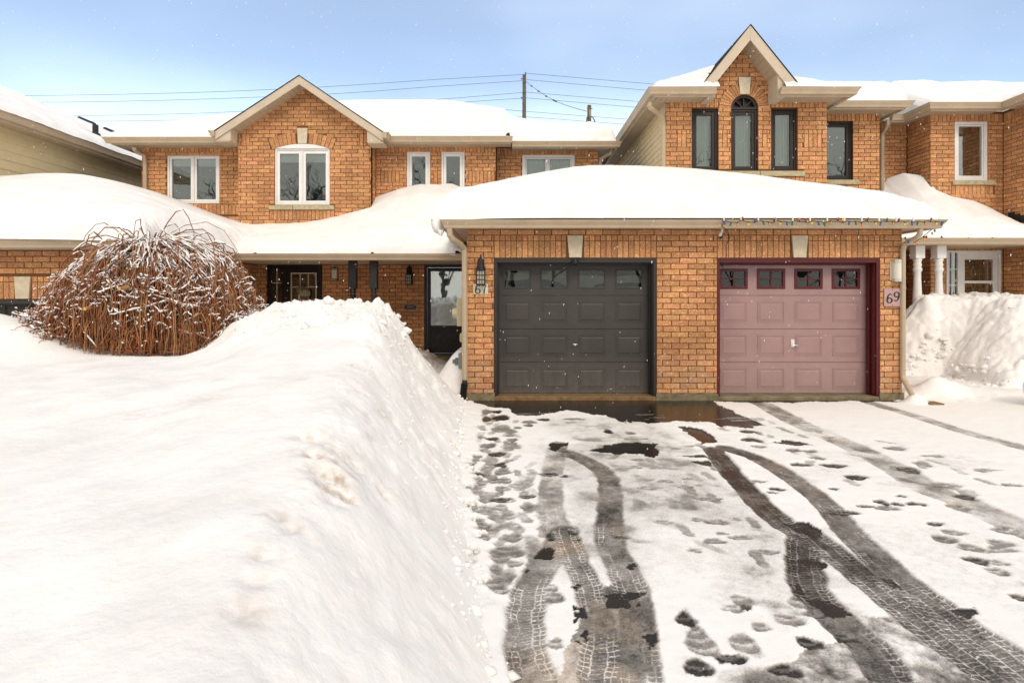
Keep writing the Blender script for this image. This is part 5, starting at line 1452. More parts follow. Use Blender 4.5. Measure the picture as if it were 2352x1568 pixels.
    MB().fbox(fb, ga, gb, e + 0.17, ge - 0.06, -0.055, -0.03).ring(fb, ga + 0.08, gb - 0.06, e + 0.25, ge - 0.14, 0.02, -0.031, -0.022).build("kick_panel", M_BLACK2, dfr, bevel=0.004)
    MB().fbox(fb, ga - 0.004, gb + 0.004, ge - 0.004, gf + 0.004, -0.042, -0.036).build("pane", M_GLASSD, dfr)
    MB().fbox(fb, ga - 0.02, gb + 0.02, ge - 0.02, gf + 0.02, -0.13, -0.11).build("inner_door", M_RUSTWOOD, dfr)
    ia, ib = X_(1001, YB), X_(1052, YB)
    MB().fbox(fb, ia, ib, ge, Z_(632, YB), -0.112, -0.105).build("inner_pane", M_FROST, dfr)
    for vx in (1005.5, 1009.0): MB().fbox(fb, X_(vx, YB) - 0.008, X_(vx, YB) + 0.008, ge, Z_(705, YB), -0.105, -0.098).build("leaded_strip", M_CHROME, dfr)
    # left door with sidelight
    dfl = MB().ring(fb, d65[0], d65[1], d65[2], d65[3], 0.07, -0.10, 0.03).build("front_door", M_BLACK, h, bevel=0.004)
    dfl["label"] = "black door with white glazing bars and sidelight"
    s0, s1_, st = X_(623.7, YB), X_(646.2, YB), Z_(615.3, YB)
    g0, g1, gt = X_(667, YB), X_(726.6, YB), Z_(626, YB)
    zb = 0.9
    MB().fbox(fb, d65[0] + .07, s0, .37, d65[3] - .07, -.06, -.012).fbox(fb, s1_, g0, .37, d65[3] - .07, -.06, 0.005).fbox(fb, g1, d65[1] - .07, .37, d65[3] - .07, -.06, -.012).fbox(fb, s0, s1_, st, d65[3] - .07, -.06, -.012).fbox(fb, g0, g1, gt, d65[3] - .07, -.06, -.012).fbox(fb, s0, s1_, .37, zb, -.06, -.012).fbox(fb, g0, g1, .37, zb, -.06, -.012).build("door_leaf", M_BLACK, dfl, bevel=0.004)
    for (p, q, t) in ((s0, s1_, st), (g0, g1, gt)):
        MB().fbox(fb, p, q, zb, t, -0.04, -0.035).build("pane", M_GLASS, dfl)
        MB().fbox(fb, p - .22, q + .06, zb - .02, t + .08, -0.2, -0.19).build("window_backing", M_INT, dfl)
    mun = MB()
    mun.ring(fb, g0, g1, zb, gt, 0.028, -0.034, -0.014)
    for vx in (688.5, 707.1): mun.fbox(fb, X_(vx, YB) - .011, X_(vx, YB) + .011, zb + .028, gt - .028, -0.034, -0.018)
    for vy in (659, 689): mun.fbox(fb, g0 + .028, g1 - .028, Z_(vy, YB) - .011, Z_(vy, YB) + .011, -0.033, -0.019)
    mun.fbox(fb, X_(635, YB) - .010, X_(635, YB) + .010, zb, st, -0.034, -0.022)
    mun.fbox(fb, s0, s1_, Z_(649.5, YB) - .010, Z_(649.5, YB) + .010, -0.033, -0.023)
    mun.build("glazing_bars", M_IVORY, dfl, bevel=0.003)
    return h
HOUSE67 = build_house67()

# ------------------------------------------------------------------ house 69
def build_house69():
    YF, YR = 11.46, 12.69
    ff, fr = FR(YF), FR(YR)
    h = thing("townhouse", (4.7, YF, 0), "two-storey brick townhouse with a steep gable and dark brown windows behind the pink garage door", "townhouse")
    def U(x): return X_(x, YF)
    def V(y): return Z_(y, YF)
    x0, x1, zs, zb = 3.10, 6.345, 5.56, 3.3
    w1 = (U(1589.5), U(1650), V(393), V(249.4)); w3 = (U(1772), U(1832), V(392), V(246.5)); w2 = (U(1680), U(1741.5), V(392.4), V(250))
    ac, azc, r = (w2[0] + w2[1]) / 2, V(248.8), (w2[1] - w2[0]) / 2
    r1 = 0.515
    core(h, ff, x0, x1, zb, azc, [w1, w3, (w2[0], w2[1], w2[2], azc)])
    # wall above the springing, with the half-round opening cut out
    n = 20; apx, apz = ac + 0.03, 6.70
    arch = [(ac + r * math.cos(math.pi * i / n), azc + r * math.sin(math.pi * i / n)) for i in range(n + 1)]
    zsh = zs + 0.02
    def ge(z): return (apz - z) / 1.22
    gl, gr_ = apx - ge(zsh), apx + ge(zsh)
    mb = MB()
    outer = [(x1, azc), (x1, zsh), (gr_, zsh), (apx, apz), (gl, zsh), (x0, zsh), (x0, azc)]
    half = n // 2
    rightp = [(x1, azc), (x1, zsh), (gr_, zsh), (apx, apz), (ac, azc + r)] + arch[:half][::-1]
    leftp = [(ac, azc + r), (apx, apz), (gl, zsh), (x0, zsh), (x0, azc)] + arch[half + 1:][::-1]
    mb.fprism(ff, rightp[::-1], -0.148, -0.008); mb.fprism(ff, leftp[::-1], -0.148, -0.008)
    mb.build("gable_wall", M_MORTAR, h)
    ks = (U(1696), U(1724.5), U(1699), U(1721), V(177.6), V(217))
    zt = 6.67
    def snap(z): return zt - round((zt - z) / CH) * CH
    def clip(z):
        if z < zsh - 0.02: return (x0, x1)
        e = ge(z) - 0.03
        return (apx - e, apx + e)
    def ah(z):
        if z < azc or z > azc + r1: return None
        a = math.sqrt(r1 * r1 - (z - azc) ** 2); return (ac - a, ac + a)
    def kh(z): return (ks[0], ks[1]) if ks[5] < z < ks[4] + 0.03 else None
    ztop = snap(zs + 0.03); zsol = ztop - 2 * CH
    zp = snap(5.02)
    pats = [(3.33, 3.33 + 2 * CH, zp - 4 * CH, zp), (ac - r - 0.13 - CH / 2, ac - r - 0.13 + CH / 2, zp - 4 * CH, zp), (ac + r + 0.135 - CH / 2, ac + r + 0.135 + CH / 2, zp - 4 * CH, zp), (5.885, 5.885 + 4 * CH, zp - 4 * CH, zp)]
    s_u0, s_u1, s_z1, s_z0 = U(1681.5) - 0.02, U(1847), V(393.6), V(405.6)
    s1u0 = w1[0] - 0.09
    band = [(x0, gl + 0.02, zsol, ztop), (gr_ - 0.02, x1, zsol, ztop)]
    band = [(x0 + 0.085, 4.16, zsol, ztop), (5.22, x1 - 0.085, zsol, ztop)]
    w2h = (w2[0], w2[1], w2[2], azc)
    courses(h, ff, x0, x1, 3.6, zt, [w1, w3, w2h, ah, kh, (s_u0, s_u1, s_z0, s_z1), (s1u0, s_u0, s_z0, s_z1), (s_u0, s_u1, snap(s_z0 - .26), s_z0)] + pats + band, clip, phase=0.09)
    for p in pats: soldiers(h, ff, *p)
    for p in band: soldiers(h, ff, *p, header=False)
    soldiers(h, ff, s_u0, s_u1, snap(s_z0 - .26), s_z0 - 0.004, header=False)
    arc_ring(h, ff, ac, azc, r + 0.008, r1, 0.0, math.pi, 22, gap=(ks[2] - 0.0, ks[3] + 0.0))
    keystone(h, ff, *ks)
    for w, lab in ((w1, "left dark window"), (w3, "right dark window")):
        window(h, ff, *w, M_BROWNF, 0.045, None, 0.062, 0.055, curtain=True, depth=0.14, label=lab)
    wc = window(h, ff, w2[0], w2[1], w2[2], azc - 0.01, M_BROWNF, 0.045, None, 0.055, 0.055, curtain=True, depth=0.14, label="centre window with half-round fanlight")
    fan = MB()
    for i in range(n):
        a, b = math.pi * i / n, math.pi * (i + 1) / n
        c = lambda rr, t: (ac + rr * math.cos(t), azc + 0.012 + rr * math.sin(t))
        fan.fprism(ff, [c(r - 0.055, a), c(r - 0.004, a), c(r - 0.004, b), c(r - 0.055, b)], -0.2, -0.04)
    fan.fbox(ff, ac - r + .004, ac + r - .004, azc - 0.012, azc + 0.035, -0.19, -0.035)
    for t in (math.pi / 4, math.pi / 2, 3 * math.pi / 4):
        dx, dz = math.cos(t), math.sin(t); q = 0.012
        fan.fprism(ff, [(ac + 0.03 * dx - q * dz, azc + .03 + .01 * dz + q * dx), (ac + 0.03 * dx + q * dz, azc + .03 + .01 * dz - q * dx), (ac + (r - .05) * dx + q * dz, azc + .012 + (r - .05) * dz - q * dx), (ac + (r - .05) * dx - q * dz, azc + .012 + (r - .05) * dz + q * dx)], -0.12, -0.06)
    fan.build("fanlight_frame", M_BROWNF, wc, bevel=0.003)
    MB().fprism(ff, [(ac + (r - .03) * math.cos(math.pi * i / n), azc + .02 + (r - .03) * math.sin(math.pi * i / n)) for i in range(n + 1)][::-1], -0.14, -0.13).build("fanlight_panel", M_BROWNF, wc)
    m_ = (s_u0 + s_u1) / 2 - 0.16
    MB().fbox(ff, s_u0, m_ - .004, s_z0, s_z1, -0.12, 0.045).fbox(ff, m_ + .004, s_u1, s_z0, s_z1, -0.12, 0.045).fbox(ff, s1u0, s_u0 - .006, s_z0, s_z1, -0.12, 0.045).build("stone_sill", M_SILL, h, bevel=0.008)
    # side wall in khaki siding
    MB().box(x0 + 0.01, x0 + 0.14, YF + 0.152, 19, 3.0, 5.6).build("side_wall", M_SIDING, h)
    zz = 3.6; k = 0
    me = MB().add([(0, 0, 0), (-0.020, 0, 0.004), (-0.020, 0, 0.016), (-0.004, 0, 0.128), (0, 0, 0.128), (0, 7.35, 0), (-0.020, 7.35, 0.004), (-0.020, 7.35, 0.016), (-0.004, 7.35, 0.128), (0, 7.35, 0.128)],
                  [(0, 1, 2, 3, 4), (9, 8, 7, 6, 5), (0, 5, 6, 1), (1, 6, 7, 2), (2, 7, 8, 3), (3, 8, 9, 4)]).mesh("plank", M_SIDING)
    while zz < 5.56:
        o = bpy.data.objects.new("plank", me); COL.objects.link(o); o.location = (x0 + 0.008, YF + 0.155, zz); put(o, h); zz += 0.125
    MB().box(x0 - 0.022, x0 + 0.008, YF + 0.02, YF + 0.15, 3.3, 5.56).build("corner_board", M_FASCIA, h)
    # eaves
    yf, zf = 11.02, 5.525
    gxl, gxr = X_(1643, 10.98), X_(1790, 10.98)
    for a, b, ml, mr in ((2.74, gxl, 1, 0), (gxr, 6.55, 0, 1)):
        MB().box(a, b, yf - .02, yf, zf - .045, zf + .11).build("fascia", M_FASCIA, h)
        soffit(h, a, b, yf, YF, zf)
        gutter(h, (a, yf - .02), (b, yf - .02), (0, -1), zf - 0.02, miter=(ml, mr))
    MB().box(2.74, 2.76, yf, 18.5, zf - .045, zf + .11).build("fascia", M_FASCIA, h)
    soffit(h, 2.76, 3.09, YF + 0.003, 18.5, zf, along='y')
    gutter(h, (2.74, 18.5), (2.74, yf - .02), (-1, 0), zf - 0.02, miter=(0, 1))
    MB().box(6.53, 6.55, yf, YR, zf - .045, zf + .11).build("fascia", M_FASCIA, h)
    soffit(h, 6.345, 6.53, YF + 0.003, YR, zf, along='y')
    gutter(h, (6.55, yf - .02), (6.55, 12.3), (1, 0), zf - 0.02, miter=(1, 0))
    downspout(h, [W_(1495, 236, 11.05), W_(1491, 242, 11.07), W_(1494, 248, 11.12), W_(1515, 262, 11.4), W_(1523, 272, 11.44), W_(1524, 290, 11.45), (X_(1524, 11.45), 11.45, 3.9)], 0.082)
    # steep gable trim
    fg = FR(10.99)
    A = (X_(1722, 10.99), Z_(58, 10.99)); Le = (X_(1609.5, 10.99), Z_(200.5, 10.99)); Re = (X_(1838, 10.99), Z_(200, 10.99))
    A = ((Le[0] + Re[0]) / 2, A[1])
    zc_ = zf + 0.112
    rake(h, fg, A, Le, Re, 0.285, -0.03, 0.0, zcut=zc_)
    rake_soffit(h, fg, A, Le, 0.285, -0.47, -0.03, zcut=zc_); rake_soffit(h, fg, A, Re, 0.285, -0.47, -0.03, zcut=zc_)
    sl = (A[1] - Le[1]) / (A[0] - Le[0])
    for s, E in ((1, Le), (-1, Re)):
        V_ = [(A[0], 10.975, A[1] + .006), (E[0] - s * .05, 10.975, E[1] - .05 * sl + .012), (E[0] - s * .05, 11.6, E[1] - .05 * sl + .012), (A[0], 14.4, A[1] + .012)]
        W2 = [(x, y, z + .014) for x, y, z in V_]
        MB().add(V_ + W2, [(0, 1, 2, 3), (7, 6, 5, 4), (0, 4, 5, 1), (1, 5, 6, 2), (2, 6, 7, 3), (3, 7, 4, 0)]).build("gable_roof", M_SHINGLE, h)
        xi = gxl if s > 0 else gxr
        xo = xi + s * 0.01; xq = xi - s * 0.13
        MB().box(min(xo, xq), max(xo, xq), 11.025, 11.44, zf - .05, E[1] - .285 + sl * abs(xi - E[0]) + .04).build("eave_return", M_FASCIA, h)
    # roof deck
    k = 1.9
    V_ = [(2.72, 10.96, 5.63), (6.6, 10.96, 5.63), (6.6 - k, 10.96 + k, 5.63 + .44 * k), (2.72 + k, 10.96 + k, 5.63 + .44 * k), (6.6, 18.5, 5.63), (6.6 - k, 18.5, 5.63 + .44 * k), (2.72 + k, 18.5, 5.63 + .44 * k), (2.72, 18.5, 5.63)]
    def deck(X, Y): return 5.63 + .58 * np.clip(np.minimum(np.minimum(Y - 10.96, X - 2.72), 6.6 - X), 0, 9)
    grid_mesh("roof", np.linspace(2.72, 6.6, 48), np.arange(10.96, 18.5, .08), deck, M_SHINGLE, h, keep=lambda X, Y, Z: ~((X > 3.98) & (X < 5.24) & (Y < 11.55)))
    # set-back wall on the right
    wr = (6.80, X_(1959, YR), Z_(413.5, YR), Z_(278, YR)); ru1 = 8.20; zr = 5.71
    core(h, fr, 6.2, ru1, 0.0, zr + 0.08, [wr])
    rz = zr - 2 * CH
    courses(h, fr, 6.35, ru1, 3.2, zr, [wr, (6.3, ru1 - 0.09, rz, zr + .1), (6.7, X_(1971, YR), wr[2] - 0.11, wr[2])], phase=0.05)
    soldiers(h, fr, 6.4, ru1 - 0.09, rz, zr, header=False)
    window(h, fr, *wr, M_BROWNF, 0.045, None, 0.06, 0.055, depth=0.14, label="dark window on the set-back wall")
    MB().fbox(fr, 6.7, X_(1971, YR), wr[2] - 0.105, wr[2] - 0.002, -.12, .045).build("stone_sill", M_SILL, h, bevel=.008)
    yf2 = 12.27; zf2 = 5.69
    MB().box(6.56, 8.47, yf2 - .02, yf2, zf2 - .045, zf2 + .11).build("fascia", M_FASCIA, h)
    soffit(h, 6.56, 8.46, yf2, YR, zf2)
    gutter(h, (6.56, yf2 - .02), (8.47, yf2 - .02), (0, -1), zf2 - .02, miter=(0, 1))
    MB().box(8.45, 8.47, yf2, 13.3, zf2 - .045, zf2 + .11).build("fascia", M_FASCIA, h)
    soffit(h, 8.2, 8.45, YR + .003, 13.3, zf2, along='y')
    MB().box(8.06, 8.192, YR + .15, 13.4, 0, 5.75).build("side_wall", M_MORTAR, h)
    return h
HOUSE69 = build_house69()

# ------------------------------------------------------------------ house 71, right edge
def build_house71():
    YA, YB = 13.33, 12.57
    fa, fb, fl, fr = FR(YA), FR(YB), FRL(9.25), FRL(10.85)
    h = thing("townhouse", (9.8, YB, 0), "brick townhouse at the right edge with a projecting bay, white window and white porch posts", "townhouse")
    zs = 5.655
    w = (X_(2193.6, YB), X_(2269.5, YB), Z_(414.5, YB), Z_(278, YB))
    dr = (X_(2172.6, YB), 10.79, 0.5, Z_(575.7, YB))
    core(h, fa, 8.2, 9.3, 0.0, zs + .05)
    core(h, fb, 9.258, 10.99, 0.0, zs + .05, [w, dr])
    MB().box(9.258, 9.39, YB + 0.15, YA, 0, zs + .05).build("side_wall", M_MORTAR, h)
    MB().box(10.858, 10.99, 11.70, YB - 0.01, 0, zs + .05).build("side_wall", M_MORTAR, h)
    core(h, FR(11.55), 10.858, 15.0, 0.0, zs + .05)
    courses(h, FR(11.55), 10.85, 14.9, 0.9, zs, (), None, 0.1)
    sol = zs - 2 * CH
    for f, u0, u1, ph in ((fa, 8.21, 9.245, 0.1), (fl, -YA + .005, -YB - .0, 0.03), (fb, 9.25, 10.845, 0.14), (fr, -YB + .005, -11.56, 0.2)):
        hl = []
        if f is fb: hl = [w, dr, (X_(2185.8, YB), X_(2284.8, YB), Z_(447.5, YB), w[2])]
        courses(h, f, u0, u1, 0.9, zs, hl + [(u0, u1, sol, zs + .2), (u0 - 1, u1 + 1, 2.69, 3.2 if f is not fr else 2.7)], phase=ph)
        soldiers(h, f, u0, u1, sol, zs, header=False)
    sz1, sz0 = Z_(415.2, YB), Z_(425.3, YB)
    ww = window(h, fb, *w, M_WHITE, 0.075, None, 0.03, 0.015, label="white window in the bay")
    MB().fbox(fb, X_(2185.8, YB), X_(2284.8, YB), sz0, sz1, -.12, .045).build("sill", M_SILL, ww, bevel=.008)
    soldiers(h, fb, X_(2185.8, YB), X_(2282, YB), Z_(447.5, YB), sz0, header=False)
    # stepped eaves
    zf = 5.635
    def ev(a, b, out, m):
        gutter(h, a, b, out, zf - .02, miter=m)
    segs = [((8.62, 12.98), (8.97, 12.98), (0, -1)), ((8.97, 12.98), (8.97, 12.18), (-1, 0)), ((8.97, 12.18), (10.50, 12.18), (0, -1)), ((10.50, 12.18), (10.50, 11.10), (-1, 0))]
    gutter(h, segs[0][0], segs[0][1], (0, -1), zf - .02, miter=(0, -1))
    gutter(h, segs[1][0], segs[1][1], (-1, 0), zf - .02, miter=(-1, 1))
    gutter(h, segs[2][0], segs[2][1], (0, -1), zf - .02, miter=(1, -1))
    gutter(h, segs[3][0], segs[3][1], (-1, 0), zf - .02, miter=(-1, 1)); gutter(h, (10.50, 11.10), (15.0, 11.10), (0, -1), zf - .02, miter=(1, 0))
    mb = MB()
    mb.box(8.62, 8.97, 12.98, 13.0, zf - .045, zf + .11).box(8.97, 8.99, 12.2, 13.0, zf - .045, zf + .11).box(8.97, 10.5, 12.18, 12.2, zf - .045, zf + .11).box(10.5, 10.52, 11.12, 12.18, zf - .045, zf + .11).box(10.5, 15.0, 11.10, 11.12, zf - .045, zf + .11).build("fascia", M_FASCIA, h)
    soffit(h, 8.47, 8.97, 13.0, YA, zf); soffit(h, 8.99, 9.25, YB, YA, zf, along='y'); soffit(h, 8.99, 10.52, 12.2, YB, zf); soffit(h, 10.52, 10.85, 11.12, 12.2, zf, along='y'); soffit(h, 10.86, 15.0, 11.12, 11.55, zf)
    downspout(h, [W_(2039, 275, 13.0), W_(2039, 285, 13.02), W_(2034, 296, 13.1), W_(2027, 306, 13.22), W_(2026, 318, 13.25), (X_(2026, 13.25), 13.25, 3.6)], 0.085)
    # porch
    ye, pz = 11.62, Z_(561.5, 11.62)
    MB().box(6.95, 10.85, ye - .02, ye, pz - .02, pz + .13).build("fascia", M_FASCIA, h)
    MB().box(6.95, 10.84, ye, YB - 0.002, pz + .0, pz + .02).box(8.2, 9.245, YB, YA - .002, pz, pz + .02).build("porch_ceiling", M_SOFFIT, h)
    gutter(h, (6.95, ye - .02), (10.84, ye - .02), (0, -1), pz - .005)
    MB().add([(6.95, ye - .07, pz + .13), (10.84, ye - .07, pz + .13), (10.84, 13.3, pz + .75), (6.95, 13.3, pz + .75)], [(0, 1, 2, 3)]).build("porch_roof", M_SHINGLE, h)
    MB().box(7.2, 10.85, 11.7, 13.3, -.1, 0.5).build("porch_floor", M_CONC, h)
    yc = 11.85
    for px in (2107, 2156):
        cx = X_(px, yc); w_ = 0.098
        zt = pz; def_ = lambda y: Z_(y, yc)
        c = MB().box(cx - w_, cx + w_, yc - w_, yc + w_, def_(594), zt - .002).build("porch_post", M_WHITE, h, bevel=0.014)
        rs = 0.075
        prof = [(w_ * .92, def_(594)), (.070, def_(601)), (.066, def_(604)), (.080, def_(607)), (.080, def_(610)), (.066, def_(613)), (.086, def_(617)), (.086, def_(621)), (.066, def_(625)), (.066, def_(640)), (.076, def_(665)), (.088, def_(690)), (.088, def_(702)), (.070, def_(712)), (.086, def_(716)), (.086, def_(720)), (.066, def_(724)), (.084, def_(729)), (.092, def_(733))]
        MB().lathe(prof, cx, yc, 22).build("turned_shaft", M_WHITE, c, smooth=True)
        MB().box(cx - w_, cx + w_, yc - w_, yc + w_, 0.4, def_(733)).build("base", M_WHITE, c, bevel=0.012)
    # stepped flashing where the porch roof meets the wall
    for i in range(7):
        y = 12.42 - i * 0.13; zz = Z_(508, 12.3) + 0.10 - i * 0.055
        MB().box(10.825, 10.848, y - .14, y, zz - .05, zz + .10).build("step_flashing", M_BLACK, h)
    # white entrance with sidelight
    d = MB().ring(fb, dr[0], dr[1], dr[2], dr[3], 0.045, -.1, .025).build("front_door", M_WHITE, h, bevel=.004)
    d["label"] = "white storm door with sidelight"
    sl0, sl1 = X_(2174.5, YB) + .03, X_(2199, YB)
    g0, g1 = X_(2217, YB), X_(2282, YB)
    zt = dr[3] - .045
    MB().fbox(fb, sl1, sl1 + .09, .55, zt, -.09, 0.01).build("door_jamb", M_WHITE, d, bevel=.004)
    a, b = sl1 + .095, dr[1] - .05
    zg = [Z_(v, YB) for v in (688.5, 650.7, 644.5, 596)]
    MB().fbox(fb, a, g0, .55, zt, -.06, -.012).fbox(fb, g1, b, .55, zt, -.06, -.012).fbox(fb, g0, g1, zg[3], zt, -.06, -.012).fbox(fb, g0, g1, zg[1], zg[2], -.06, -.005).fbox(fb, g0, g1, .55, .9, -.06, -.012).build("door_leaf", M_WHITE, d, bevel=.004)
    for z0, z1 in ((.9, zg[1]), (zg[2], zg[3])): MB().fbox(fb, g0, g1, z0, z1, -.04, -.035).build("pane", M_GLASS, d)
    MB().fbox(fb, g0 - .05, g1 + .25, .85, zg[3] + .1, -.245, -.24).build("window_backing", M_DARK, d)
    MB().fbox(fb, g1 - .10, g1 - .065, .9, zg[3], -.12, -.06).build("inner_stile", M_WHITE, d)
    # leaded came pattern behind the glass
    lead = MB(); cxl = (g0 + g1) / 2 - .05
    zc = Z_(625, YB)
    for u in (g0 + .03, cxl + .11, cxl + .145): lead.tube([fb.p(u, .95, -.11), fb.p(u, zg[3] - .03, -.11)], .0035, 5)
    lead.tube([fb.p(cxl, zc + .14, -.11), fb.p(cxl, zg[3] - .02, -.11)], .004, 5)
    tear = [(0, .14), (.025, .06), (.055, 0), (.05, -.05), (.02, -.085), (0, -.09), (-.02, -.085), (-.05, -.05), (-.055, 0), (-.025, .06), (0, .14)]
    lead.tube([fb.p(cxl + p * .9, zc + q, -.11) for p, q in tear], .005, 5)
    lead.tube([fb.p(cxl + p * .9, zc - .29 - q * .9, -.11) for p, q in tear], .005, 5)
    lead.build("leaded_pattern", M_METAL, d)
    MB().fbox(fb, sl0, sl1, .9, zt, -.045, -.04).build("pane", M_GLASS, d)
    MB().fbox(fb, sl0 - .1, sl1 + .12, .85, zt + .1, -.255, -.25).build("window_backing", M_DARK, d)
    su = (sl0 + sl1) / 2
    mu = MB().fbox(fb, su - .012, su + .012, .9, zt, -.04, -.02)
    for v in (618.5, 655): mu.fbox(fb, sl0, sl1, Z_(v, YB) - .011, Z_(v, YB) + .011, -.039, -.021)
    mu.build("glazing_bars", M_WHITE, d)
    for ch, v in (("W", 633), ("E", 650), ("L", 668)):
        text("letter", ch, 0.13, (su - .01, YB + .2, Z_(v, YB + .2)), M_GREYW, d, ext=.002, bold=.004)
    return h
HOUSE71 = build_house71()

# ------------------------------------------------------------------ far-left house seen along its side wall
def build_house_left():
    h = thing("house", (-10.5, 12, 0), "neighbouring house with khaki siding and a vented snowy roof at the far left", "house")
    X0 = -10.5; ya, yb = 9.4, 23.0; zs = 5.12
    MB().box(X0 - 6, X0 - 0.01, ya, yb, 0, zs).build("wall", M_SIDING, h)
    L = yb - ya
    me = MB().add([(0, 0, 0), (0.026, 0, 0.004), (0.026, 0, 0.02), (0.004, 0, 0.198), (0, 0, 0.198), (0, L, 0), (0.026, L, 0.004), (0.026, L, 0.02), (0.004, L, 0.198), (0, L, 0.198)],
                  [(4, 3, 2, 1, 0), (5, 6, 7, 8, 9), (1, 6, 5, 0), (2, 7, 6, 1), (3, 8, 7, 2), (4, 9, 8, 3)]).mesh("plank", M_SIDING)
    z = 2.3
    while z < zs - .1:
        o = bpy.data.objects.new("plank", me); COL.objects.link(o); o.location = (X0 - .008, ya, z); put(o, h); z += 0.195
    xe = X0 + 0.42
    soffit(h, X0, xe, ya - .3, yb, zs - .01, along='y', pitch=0.2)
    MB().box(xe, xe + .02, ya - .3, yb, zs - .05, zs + .14).build("fascia", M_TRIM, h)
    gutter(h, (xe + .02, ya - .3), (xe + .02, yb), (1, 0), zs + 0.0)
    # roof
    xr, zr = -14.0, 7.02
    MB().add([(xe + .08, ya - .3, zs + .13), (xe + .08, yb, zs + .13), (xr, yb, zr), (xr, ya - .3, zr), (2 * xr - xe, ya - .3, zs + .13), (2 * xr - xe, yb, zs + .13)], [(0, 1, 2, 3), (3, 2, 5, 4)]).build("roof", M_SHINGLE, h)
    # vents: two low ridge vents and a pipe stack
    def rp(x, y, up=0.0):
        t = (xe + .08 - x) / (xe + .08 - xr); return (x, y, zs + .13 + t * (zr - zs - .13) + .17 + up)
    for yv in (18.2, 19.35):
        a = rp(-13.85, yv, .10); b = rp(-13.85, yv + .65, .10)
        MB().tube([(a[0], a[1], a[2] + .07), (b[0], b[1], b[2] + .07)], 0.085, 10).build("roof_vent", M_RUBBER, h)
    a = rp(-11.2, 15.3)
    MB().tube([(a[0], a[1], a[2] - .1), (a[0], a[1], a[2] + .05), (a[0], a[1], a[2] + .06), (a[0], a[1], a[2] + .28)], [.14, .11, .07, .07], 12).build("vent_pipe", M_RUBBER, h)
    return h
build_house_left()
# ------------------------------------------------------------------ snow lying on the roofs
def spaced(a, b, fine, coarse, edge=0.5):
    """denser samples near both ends"""
    out = [a]
    while out[-1] < b:
        d = min(out[-1] - a, b - out[-1]); out.append(out[-1] + (fine if d < edge else coarse))
    out[-1] = b
    return np.array(out)
def lip(d, r):
    t = np.clip(d / r, 0, 1); return np.sqrt(np.maximum(0, 1 - (1 - t) ** 2))
def edge_lumps(X, Y, d, seed):
    e = np.exp(-np.maximum(d, 0) / 0.35)
    return 1.35 * e * (0.06 * fbm(X * 3.1, Y * 5, 4, seed, .6) + 0.045 * np.abs(fbm(X * 9, Y * 9, 3, seed + 1, .6)) + .02 * fbm(X * 20, Y * 20, 2, seed + 3)) + 0.02 * fbm(X * 1.2, Y * 1.2, 3, seed + 2)
def snow(name, xs, ys, zf, label, keep=None):
    o = grid_mesh(name, xs, ys, zf, M_SNOW, keep=keep)
    return tag(o, label, "snow", "snow lying on the roofs", "stuff")

def garage_snow(X, Y):
    jag = 0.02 * fbm(X * 4, Y * 0 + 1, 4, 400) + 0.012 * fbm(X * 14, Y * 0 + 2, 3, 401)
    dF = Y - 8.53 - jag - 0.02; dL = X + 1.20 - 0.05 * fbm(Y * 3, Y * 3, 3, 402); dR = 6.42 - X
    d = np.minimum(np.minimum(dF, dL), dR)
    m = smin([np.maximum(dF, 0), np.maximum(dL, 0), np.maximum(dR, 0), np.full(X.shape, 2.62)], 0.32)
    T = 0.30 + 0.10 * (1 - sstep(0.5, 4.0, X))
    z = 2.80 + 0.415 * np.maximum(m, -0.05) + (T + 0.05) * lip(d, 0.42) + edge_lumps(X, Y, d, 410) * lip(d, 0.1)
    return z
snow("garage_snow", spaced(-1.22, 6.42, .022, .06), spaced(8.53, 12.9, .018, .07, .6), garage_snow, "thick rounded snow cap on the roof of the double garage",
     keep=lambda X, Y, Z: ~((Y > 11.35) & (X > 3.2) & (X < 6.2)))

def left_garage_snow(X, Y):
    jag = 0.018 * fbm(X * 4, Y * 0 + 1, 4, 460) + 0.01 * fbm(X * 13, Y * 0 + 2, 3, 461)
    dF = Y - 8.25 - jag; dR = -5.32 - X; dL = X + 13.4
    d = np.minimum(np.minimum(dF, dL), dR)
    m = smin([np.maximum(dF, 0), np.maximum(dR, 0), np.maximum(dL, 0), np.full(X.shape, 3.35)], 0.40)
    z = 2.455 + 0.405 * np.maximum(m, -.05) + 0.42 * lip(d, 0.45)
    z = z + 0.05 * np.exp(-((X + 9.0) / 1.0) ** 2)
    return z + edge_lumps(X, Y, d, 470) * lip(d, 0.1)
CX = [-9, -8.72, -7.45, -6.3, -5.5, -4.7, -4.2, -3.2, -2.6, -2.2, -1.4, -0.7]
CZ = [3.0, 3.0, 3.0, 3.15, 3.30, 3.33, 3.42, 3.68, 3.84, 3.92, 3.93, 3.72]
def porch_snow(X, Y):
    jag = 0.018 * fbm(X * 4, Y * 0 + 1, 4, 430) + 0.012 * fbm(X * 13, Y * 0 + 2, 3, 431)
    d = Y - 10.99 - jag
    t = np.clip(d / 2.0, 0, 1.25)
    c = np.interp(X, CX, CZ)
    z = 2.44 + 0.17 * lip(d, 0.16) + (c - 2.61) * (0.80 * t + 0.20 * t * t)
    dr = -0.76 - X
    z = z - 0.55 * np.exp(-np.maximum(dr, 0) / 0.12) * (1 - sstep(0.2, 0.9, d))
    zl = left_garage_snow(X, Y)      # fillet where the drift runs up on to the neighbouring roof
    kk = 0.16; z = np.where(X < -3.9, np.maximum(z, zl) + kk * np.log1p(np.exp(-np.abs(z - zl) / kk)) * sstep(2.62, 2.95, np.minimum(z, zl)) - 0.008, z)
    return z + edge_lumps(X, Y, d, 440) * lip(d, 0.08) + 0.03 * fbm(X * 2, Y * 3, 3, 447) * sstep(0.1, .4, d) * (1 - sstep(0.5, 1.2, d))
